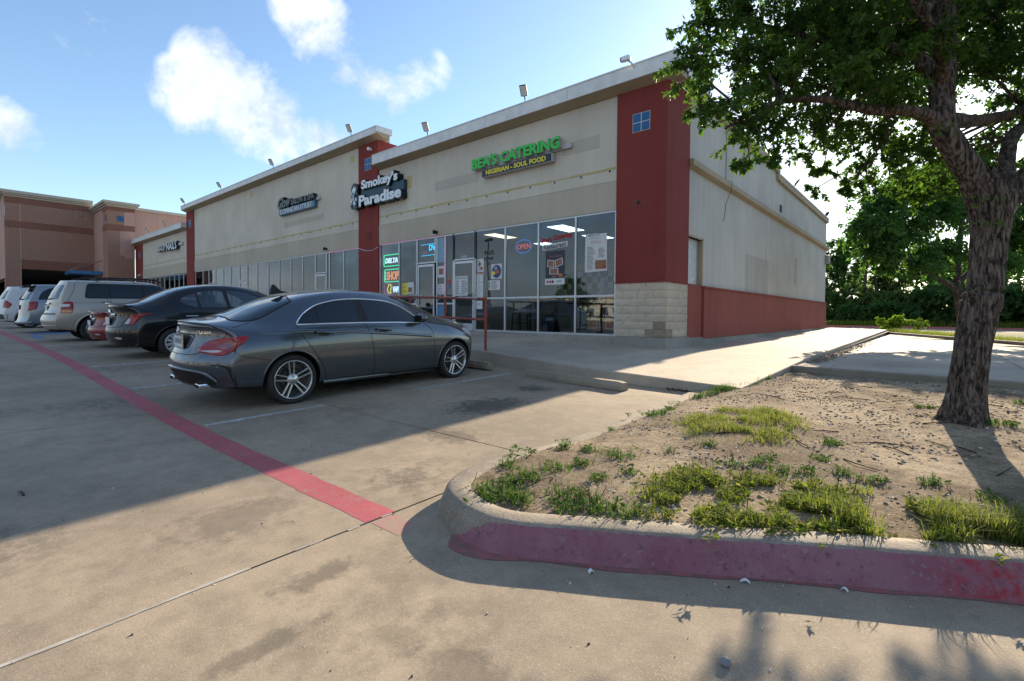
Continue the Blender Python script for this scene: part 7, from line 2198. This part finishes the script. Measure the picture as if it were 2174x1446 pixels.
def far_tree(x, y, h, w, label, mat, seed, base=.5, name='background_tree', low=.04, dens=1.0):
    r = random.Random(seed)
    t = thing(name, (x, y, base), label, 'tree', 'trees beyond the street')
    limb_mesh([(x, y, base-.2), (x+r.uniform(-.2, .2), y, base+h*.35), (x+r.uniform(-.4, .4), y, base+h*.8)], [.2, .15, .04], 8, seed).build('trunk', barkd, t)
    bl = []
    n = int(20*dens)
    for i in range(n):
        z = base+h*(low+(1-low)*(i+.5)/n)
        k = math.sin(PI*min(1, (z-base)/h*.8+.15))
        bl.append((x+r.uniform(-1, 1)*w*.42*k, y+r.uniform(-1, 1)*w*.35*k, min(z, base+h-w*.12), w*r.uniform(.20, .32)))
    lv, tw = Leaves(), MB()
    grow_blobs(r, bl, [[(x, y, base+h*.3), (x, y, base+h*.6)]], lv, tw, 5.0/(w*.25/.5)**1.05, 30, .33, .62, twig_r=.014)
    tw.build('twigs', barkd, t, kind='stuff'); lv.build('foliage', mat, t)
FT = [(-9.6, 58, 8.2, 4.6, 'tall dark tree just right of the building\'s rear corner', leaf3), (-7.0, 60, 8.6, 5.2, 'taller round tree second from the building\'s rear corner', leaf2), (-4.2, 57, 7.6, 4.6, 'pale green loose tree third from the rear corner', leaf3),
      (-12.6, 62, 8.6, 5, 'tree half hidden behind the building\'s rear corner', leaf2), (-1.4, 59, 7.0, 5.4, 'mid green tree above the bright shrub', leaf3), (1.5, 58, 6.6, 5.2, 'dark tree behind the ivy hedge, left of the big trunk', leaf2), (5.2, 60, 8.0, 5.5, 'dark tree behind the ivy hedge, at the big trunk', leaf2), (9.2, 57, 7.5, 5.5, 'dark tree at the right frame edge beyond the street', leaf3)]
for i, (x, y, h, w, lab, mt) in enumerate(FT): far_tree(x, y, h, w, lab, mt, 40+i)
def shrub(x, y, w, d, h, label, mat, seed, name='shrub', L=.16, cnt=1.0, base=.5, group=None):
    r = random.Random(seed)
    t = thing(name, (x, y, base), label, 'shrub', group)
    lv, tw = Leaves(), MB()
    bl = []
    n = int(11*cnt)
    for i in range(n):
        bl.append((x+r.uniform(-1, 1)*w*.42, y+r.uniform(-1, 1)*d*.4, base+h*r.uniform(.12, .78), h*r.uniform(.22, .34)))
    grow_blobs(r, bl, [[(x, y, base)]], lv, tw, 16*(.5/(h*.28))**1.2 if h > 1 else 8, 36, L*(1.3 if h > 1 else 1), .6, twig_r=.008, conn=h < 1.2)
    for i in range(5):
        tw.tube([(x+r.uniform(-.1, .1)*w, y, base-.1), (x+r.uniform(-.3, .3)*w, y+r.uniform(-.2, .2)*d, base+h*.6)], [.03*h/2, .008], 5)
    tw.build('stems', barkd, t, kind='stuff'); lv.build('foliage', mat, t)
for i, (x, y, w, h, lab) in enumerate(((.4, 51.5, 4.2, 3.4, 'dark ivy-covered hedge clump left of the big trunk'), (3.6, 52, 4.4, 3.8, 'dark ivy-covered hedge clump behind the big trunk'), (7.4, 51, 4.4, 3.6, 'dark ivy-covered hedge clump right of the big trunk'), (11.0, 51, 4, 3.4, 'dark ivy-covered hedge clump beyond the right frame edge'))):
    shrub(x, y, w, 2.2, h, lab, leaf4, 70+i, 'ivy_hedge', .22, 1.5, .5, 'ivy hedge clumps along the street')
for i, (x, y, w, h, lab, mt) in enumerate(((-9.0, 52.5, 4, 2.0, 'grey-green scrub at the foot of the trees beside the building', leaf3), (-5.4, 52.3, 3.6, 1.9, 'low scrub under the pale trees', leaf4), (-2.4, 52.6, 3.2, 2.3, 'dense low scrub left of the ivy hedge', leaf2), (-12.5, 53, 4.5, 2.6, 'scrub behind the rear corner of the building', leaf4), (-7.2, 55, 5, 3.4, 'tall dense scrub behind the grey-green scrub', leaf2), (-3.2, 55, 5, 3.4, 'tall dense scrub under the pale tree', leaf3), (1.2, 55, 5, 4.2, 'tall dense scrub rising behind the ivy hedge, left', leaf2), (5.8, 55.5, 5.4, 4.4, 'tall dense scrub rising behind the ivy hedge, right', leaf3), (10, 55, 5, 4, 'tall dense scrub at the right frame edge', leaf2))):
    shrub(x, y, w, 1.8, h, lab, mt, 80+i, 'scrub', .18, 1.2)
shrub(-2.2, 38.3, 1.5, 1.0, 1.15, 'bright yellow-green shrub at the end of the walkway', leaf5, 90, 'shrub', .085, 1.0, .42)
shrub(-.9, 37.8, 1.2, .9, .9, 'smaller yellow-green shrub right of the first one', leaf5, 91, 'shrub', .085, .9, .42)
# pole among the far trees
t = thing('utility_pole', (-5.0, 56, .5), 'weathered wooden utility pole among the far trees', 'pole')
mb = MB(); mb.tube([(-5.0, 56, .3), (-5.0, 56, 4.6), (-5.0, 56, 9.2)], [.15, .13, .10], 10); mb.build('pole', barkd, t)
mb = MB(); mb.tube([(-5.0, 55.9, 8.4), (-20, 57, 7.8), (-40, 58, 8.6)], .02, 4); mb.build('cable', black_trim, t)
t = thing('sign_post', (1.0, 36.4, .4), 'thin dark marker post on the verge left of the big trunk', 'post')
mb = MB(); mb.tube([(1.0, 36.4, .3), (1.0, 36.4, 1.75)], .03, 6); mb.build('post', black_trim, t)
MB().bevbox(.93, 1.07, 36.36, 36.40, 1.55, 1.75, .005).build('cap', plain('grey_cap', (.3, .3, .3), .5), t)

# ---- trees, buildings and poles across the lot behind the camera: the panes and the paint mirror them
for i, (x, y, h, w, lab) in enumerate(((-34, -52, 8, 6, 'broad tree across the lot, mirrored in the far panes'), (-22, -50, 7, 6, 'tree across the lot, mirrored in the middle panes'), (-9, -48, 7.5, 6.5, 'tree across the lot, mirrored in the restaurant panes'), (3, -54, 8, 6.5, 'tree across the lot behind the camera'), (-48, -50, 8, 7, 'tree across the lot at the far left, mirrored in the cars'))):
    far_tree(x, y, h, w, lab, leaf3, 100+i, -.2)
b_ = thing('tan_building', (-30, -75, -.2), 'long low tan building across the street, mirrored in the panes', 'building')
MB().box(-75, 5, -82, -75, -.3, 5.0).build('wall', cream, b_); MB().box(-75.3, 5.3, -82.3, -74.7, 5.0, 5.5).build('roof', trimc, b_)
mb = MB()
for k in range(24): mb.box(-73+k*3.2, -71.2+k*3.2, -75.02, -74.96, .8, 2.8)
mb.build('window_band', dark_in, b_, kind='stuff')
for x, y, lab in ((-14.5, -14, 'tall dark lot lamp post mirrored in the restaurant panes'), (-36, -16, 'tall dark lot lamp post mirrored in the far panes')):
    t = thing('lamp_post', (x, y, 0), lab, 'lamp post')
    mb = MB(); mb.tube([(x, y, 0), (x, y, 9)], [.1, .07], 10); mb.build('post', black_trim, t)
    MB().bevbox(x-.5, x+.5, y-.15, y+.15, 8.95, 9.15, .03).build('lamp_head', black_trim, t)
    mb = MB(); mb.lathe([(.3, gz(x, y)-.1), (.3, .75), (0, .8)], 20, (x, y, 0), 'z'); mb.build('footing', kerbm, t)

# ---- grass, weeds and litter on the island
grassm = leaf_mat('grass_blade', (.035, .075, .012), (.16, .20, .035), .4, .85, (.31, .26, .12))
weedm = leaf_mat('weed_leaf', (.028, .075, .018), (.085, .16, .028), .3, .75)
r = random.Random(77)
BED = [p for p in inner]+[(9.4, 8.8), (-1.93, 10.06), (-1.94, 7.0), (-2.35, 7.05)]
def blade(lv, x, y, h, val, lean=.5, w=.006):
    if not in_poly(x, y, BED): return
    z = dirt_z(x, y)-.006
    a_ = r.uniform(0, 2*PI); d = Vector((math.cos(a_), math.sin(a_), 0)); s_ = Vector((-d.y, d.x, 0))*w*.5
    p0 = Vector((x, y, z)); p1 = p0+d*h*lean*.35+Vector((0, 0, h*.62)); p2 = p0+d*h*lean+Vector((0, 0, h*(1-.35*lean)))
    k = len(lv.v)
    lv.v += [p0-s_, p0+s_, p1+s_*.8, p1-s_*.8, p2]
    lv.f += [(k, k+1, k+2, k+3), (k+3, k+2, k+4)]; lv.a += [val]*5
def rosette(lv, x, y, n, L, up=.35):
    z = dirt_z(x, y)
    for i in range(n):
        a_ = r.uniform(0, 2*PI); e = r.uniform(.1, up)
        d = Vector((math.cos(a_)*math.cos(e), math.sin(a_)*math.cos(e), math.sin(e)))
        p = Vector((x+r.uniform(-.5, .5)*L, y+r.uniform(-.5, .5)*L, z+r.uniform(0, .035)))
        l_ = L*r.uniform(.5, 1.1); lv.leaf(p, d, (Vector((0, 0, 1))+rvec(r)*.6).normalized(), l_, l_*r.uniform(.3, .5), r.random())
def patch_points(poly, n, soft=.13, thr=-.06, sc_=3.6):
    x0, x1 = min(p[0] for p in poly), max(p[0] for p in poly); y0, y1 = min(p[1] for p in poly), max(p[1] for p in poly)
    out = []; tries = 0
    while len(out) < n and tries < n*30:
        tries += 1
        x, y = r.uniform(x0-soft, x1+soft), r.uniform(y0-soft, y1+soft)
        q = (x+r.gauss(0, soft*.5), y+r.gauss(0, soft*.5))
        if in_poly(*q, poly) and noise.noise((x*sc_, y*sc_, 4.0))+.35*noise.noise((x*11, y*11, 2.0)) > thr: out.append((x, y))
    return out
PA = [(-1.8, 4.56), (-1.82, 5.24), (-1.41, 5.78), (-1.01, 5.46), (-0.85, 4.82), (-0.95, 4.46), (-1.42, 4.16), (-1.57, 4.18)]
PB = [(-1.30, 2.80), (-1.27, 3.33), (-1.03, 3.37), (-0.83, 3.45), (-0.59, 3.48), (-0.33, 3.54), (-0.12, 3.61), (0.19, 3.66), (0.34, 3.56), (0.27, 3.32), (0.13, 3.12), (0.04, 3.10), (-0.12, 3.03), (-0.21, 3.17), (-0.27, 2.91), (-0.36, 2.80), (-0.71, 2.58), (-0.87, 2.52), (-1.11, 2.46)]
PC = [(-.55, 3.05), (.38, 3.62), (.62, 3.55), (.45, 3.28), (.15, 3.05), (-.1, 2.95)]
def lay(name, poly, n, hs, dry, label, nros=0):
    lv = Leaves()
    for x, y in patch_points(poly, n):
        dr = noise.noise((x*5, y*5, 9))*.5+.5
        blade(lv, x, y, r.uniform(*hs)*(.7+.6*dr), min(1, max(0, r.random()*.6+dry*dr)), r.uniform(.25, .95), r.uniform(.004, .007))
    for x, y in patch_points(poly, nros): rosette(lv, x, y, 10, r.uniform(.03, .055), .7)
    return lv.build(name, grassm, None, label=label)
lay('grass', PA, 3400, (.03, .09), .75, 'dry green grass patch in the middle of the dirt island', 40)
lay('grass', PB, 7000, (.025, .085), .45, 'long grass and weed patch along the painted kerb', 420)
lay('grass', PC, 2600, (.06, .17), .5, 'taller tussocky grass at the right end of the kerb', 60)
lv = Leaves()
CL = [(-2.40, 2.92, 1), (-2.30, 2.64, .9), (-1.77, 3.31, 1.2), (-2.36, 3.45, .8), (-2.24, 3.27, .6), (-2.02, 3.33, .9), (-1.97, 2.81, 1), (-1.87, 2.98, .8), (-2.02, 2.56, 1.1), (-2.05, 2.19, 1.5), (-1.87, 2.24, 1.4), (-1.67, 2.44, 1.2), (-1.5, 2.45, 1.2), (-1.52, 2.30, 1.1), (-1.36, 2.35, 1.1), (-1.23, 2.43, 1.1), (-2.32, 5.02, 1.4), (-2.27, 5.21, 1.0), (-2.36, 4.2, .6), (-2.38, 5.8, .7), (-1.63, 2.79, .7), (-1.53, 3.0, .6), (-2.05, 2.4, .8), (-1.95, 2.2, 1.3),
      (-2.05, 7.9, 1.6), (-2.05, 7.4, 1.4), (-2.1, 6.9, 1.2), (-2.2, 6.6, 1.1), (-2.28, 6.3, .9), (-2.3, 5.5, .8), (-2.2, 6.95, 1.0), (-1.95, 8.3, 1.2), (-1.04, 3.64, .7), (-.93, 3.74, .7), (-.75, 3.69, .8), (-.64, 3.73, .7), (-.45, 3.88, .7), (-.29, 3.88, .7), (0, 4.03, .8), (-.62, 4.65, .8), (-.6, 4.15, .6), (-1.37, 3.99, .7), (-.12, 6.67, .5), (-.02, 6.74, .6), (.40, 5.95, .8), (.50, 6.05, .7), (.74, 7.89, .8), (.26, 3.91, .7), (-.9, 3.9, .5), (-1.55, 3.7, .4), (.9, 4.6, .8), (1.2, 5.2, .7)]
for x, y, s_ in CL:
    tall = y > 6.2 and x < -1.9
    for _ in range(int(60*s_)):
        px__, py__ = x+r.gauss(0, .05*s_), y+r.gauss(0, .05*s_)
        blade(lv, px__, py__, r.uniform(.03, .085)*(1.7 if tall else 1)*s_**.5, r.random()*.8, r.uniform(.3, 1), .006)
    for _ in range(int(9*s_)): rosette(lv, x+r.gauss(0, .06*s_), y+r.gauss(0, .06*s_), 9, r.uniform(.025, .05), .6)
lv.build('weeds', weedm, None, label='scattered green weeds on the bare dirt')
mb = MB()                                   # plantain seed spikes
for x, y in patch_points(PB, 60)+[(-1.5+r.gauss(0, .12), 2.38+r.gauss(0, .06)) for _ in range(22)]+[(-2.0+r.gauss(0, .1), 2.22) for _ in range(8)]:
    z = dirt_z(x, y); h = r.uniform(.05, .12); dx, dy = r.gauss(0, .015), r.gauss(0, .015)
    mb.tube([(x, y, z), (x+dx, y+dy, z+h*.6), (x+dx*1.5, y+dy*1.5, z+h)], [.0012, .003, .002], 4)
obj('seed_spikes', mb, leaf_mat('seed_spike', (.10, .10, .04), (.14, .13, .06), .1), kind='stuff')
# stones, bark chips, twigs
chip = bpy.data.materials.new('ground_litter'); chip.use_nodes = True
cb = NB(chip.node_tree); pp = chip.node_tree.nodes['Principled BSDF']; pp.inputs['Roughness'].default_value = .85
at = cb('ShaderNodeAttribute', attribute_name='v').outputs['Fac']
cb.l.new(cb.ramp(at, (0, (.035, .026, .02)), (.35, (.12, .085, .06)), (.62, (.27, .23, .18)), (.85, (.45, .41, .35)), (1, (.6, .57, .52))), pp.inputs['Base Color'])
class Lit(Leaves):
    def stone(s, x, y, z, sx, val, flat_=.5):
        k = len(s.v); a_ = r.uniform(0, 6.3)
        pts = [(math.cos(a_+i*PI/2)*sx*r.uniform(.6, 1.1), math.sin(a_+i*PI/2)*sx*r.uniform(.4, 1.0)) for i in range(4)]
        s.v += [Vector((x+p[0], y+p[1], z-.002)) for p in pts]+[Vector((x+p[0]*.55, y+p[1]*.55, z+sx*flat_*r.uniform(.5, 1.2))) for p in pts]
        s.f += [(k+i, k+(i+1) % 4, k+4+(i+1) % 4, k+4+i) for i in range(4)]+[(k+4, k+5, k+6, k+7)]
        s.a += [val]*8
lt = Lit()
poly_s = [p for p in inner]+[(9.0, 8.6), (-1.93, 9.9), (-2.2, 7.05)]
n = 0
while n < 11000:
    y = 2.0+8.0*r.random()**1.15; x = r.uniform(-2.4, 2.6)
    if not in_poly(x, y, poly_s): continue
    d = noise.noise((x*1.3, y*1.3, 8.0))+.25*noise.noise((x*5, y*5, 1))+.25*smooth01(3.2, 5, y)+.4*smooth01(8.8, 9.8, y)
    if r.random() > .25+d*1.1: continue
    lt.stone(x, y, dirt_z(x, y), r.choice([.005, .007, .010, .013, .018, .020 if r.random() < .25 else .008]), r.choice([.1, .2, .28, .35, .4, .45, .5, .55, .65, .8, .95]), r.uniform(.15, .6))
    n += 1
lt.build('gravel_and_chips', chip, None, label='stones and wood chips strewn over the dirt')
mb = MB()
for _ in range(46):
    x, y = r.uniform(-1.6, 1.4), r.uniform(3.6, 8.6)
    a_ = r.uniform(0, 6.3); L = r.uniform(.06, .32)
    mb.tube([(x, y, dirt_z(x, y)+.004), (x+math.cos(a_)*L*.5+r.gauss(0, .02), y+math.sin(a_)*L*.5, dirt_z(x+math.cos(a_)*L*.5, y+math.sin(a_)*L*.5)+.010), (x+math.cos(a_)*L, y+math.sin(a_)*L, dirt_z(x+math.cos(a_)*L, y+math.sin(a_)*L)+.006)], [.005, .004, .002], 4)
obj('fallen_twigs', mb, barkd, kind='stuff', label='thin fallen twigs on the dirt')
# dry leaves drifted against the walkway edge and along the kerbs
lt = Lit()
for _ in range(900):
    y = 11+abs(r.gauss(0, 5)); x = -1.9+abs(r.gauss(0, .12))
    if y > 24: continue
    lt.stone(x, y, padz(x, y)+.004, r.uniform(.015, .04), r.choice([.2, .3, .4, .6]), .3)
for _ in range(160):
    x, y = -2.75+r.gauss(0, .13), 7.12+r.gauss(0, .07); lt.stone(x, y, gz(x, y)+.006, r.uniform(.012, .03), r.choice([.05, .15, .25]), .5)
lt.build('dry_leaves', chip, None, label='dry leaves drifted along the walkway edge')
# pebbles and grit on the lot
lt = Lit()
for _ in range(170):
    x, y = r.uniform(-4.5, 1.2), r.uniform(.4, 3.0)
    if in_poly(x, y, [p for p in path]+[(9.5, 9), (-2.62, 9)]): continue
    lt.stone(x, y, gz(x, y)+.001, r.choice([.003, .004, .005, .008]), r.choice([.05, .1, .8, .95]), .7)
lt.build('lot_grit', chip, None, label='specks of grit and pebbles on the concrete')
white_scrap = plain('white_scrap', (.62, .66, .7), .6)
def scrap(x, y, a_, L, w, label, z=None, mat=white_scrap):
    mb = MB(); n = 6; V = []
    for i in range(n+1):
        u = i/n-.5; hh = .012*(1-(2*u)**2)
        V += [(u*L, -w/2, hh), (u*L, w/2, hh+.002), (u*L, w/2, hh-.003), (u*L, -w/2, hh-.004)]
    mb.add(V, [(i*4+k, i*4+(k+1) % 4, (i+1)*4+(k+1) % 4, (i+1)*4+k) for i in range(n) for k in range(4)]+[(0, 1, 2, 3), tuple(range(n*4, n*4+4))[::-1]])
    o = obj('litter_scrap', mb, mat, None, origin=(0, 0, 0), label=label, cat='litter', group='bits of litter')
    o.location = (x, y, gz(x, y)+.006 if z is None else z); o.rotation_euler = (0, 0, a_)
def at_px(px, py):
    d = wdir(px, py); t_ = 1.0
    for _ in range(40):
        p = d*t_; t_ = (EYE-gz(p.x, p.y))/(-d.z)
    return d.x*t_, d.y*t_
x, y = at_px(1582, 1238); scrap(x, y, .3, .040, .014, 'curved white plastic sliver lying at the foot of the red kerb')
x, y = at_px(1793, 1256); scrap(x, y, -.2, .028, .008, 'small white cigarette end on the concrete right of the plastic sliver')
x, y = at_px(1255, 1217); scrap(x, y, 1.0, .025, .018, 'tiny pale chip of litter left of the plastic sliver')
x, y = at_px(45, 1049); scrap(x, y, .1, .14, .012, 'thin dark stick lying in the shade at the left', None, black_trim)
mb = MB(); bm = bmesh.new(); bmesh.ops.create_icosphere(bm, subdivisions=2, radius=.020)
for v in bm.verts: v.co *= 1+.25*noise.noise(v.co*60); v.co.z *= .8
mb.bm(bm)
x, y = at_px(1540, 1413)
o = obj('pebble', mb, plain('grey_pebble', (.16, .17, .18), .6), None, origin=(0, 0, 0), label='rounded grey pebble alone on the concrete near the bottom edge', cat='stone'); o.location = (x, y, gz(x, y)+.014)
mb = MB()
for i in range(40):
    a_ = i*.9; mb.tube([(-.0+.018*math.cos(a_)*math.sin(i), .018*math.sin(a_)*math.sin(i*1.3), .008*abs(math.sin(i*2))), (.02*math.cos(a_+1), .02*math.sin(a_+1), .01)], .0008, 3)
# verge grass behind the pad
lv = Leaves()
for _ in range(9000):
    x = r.uniform(-2.2, 9); yk = backk(x)+.3
    y = yk+abs(r.gauss(0, 1.6))
    if y < 24: continue
    z = .36+.004*(y-24); a_ = r.uniform(0, 6.3); h = r.uniform(.08, .30)
    p0 = Vector((x, y, z-.02)); d = Vector((math.cos(a_), math.sin(a_), 0)); s_ = Vector((-d.y, d.x, 0))*.012
    k = len(lv.v); lv.v += [p0-s_, p0+s_, p0+d*h*.4+Vector((0, 0, h))]; lv.f.append((k, k+1, k+2)); lv.a += [.25+.75*r.random()]*3
lv.build('verge_grass', grassm, None, label='unmown yellow-green grass behind the parking pad')
lv = Leaves()
for _ in range(9000):
    x = r.uniform(-16, 14); y = 49.6+abs(r.gauss(0, 1.2)); z = .52+.01*(y-49); a_ = r.uniform(0, 6.3); h = r.uniform(.2, .6)
    p0 = Vector((x, y, z-.02)); d = Vector((math.cos(a_), math.sin(a_), 0)); s_ = Vector((-d.y, d.x, 0))*.03
    k = len(lv.v); lv.v += [p0-s_, p0+s_, p0+d*h*.4+Vector((0, 0, h))]; lv.f.append((k, k+1, k+2)); lv.a += [.1+.6*r.random()]*3
lv.build('street_grass', grassm, None, label='long grass along the far side of the street')
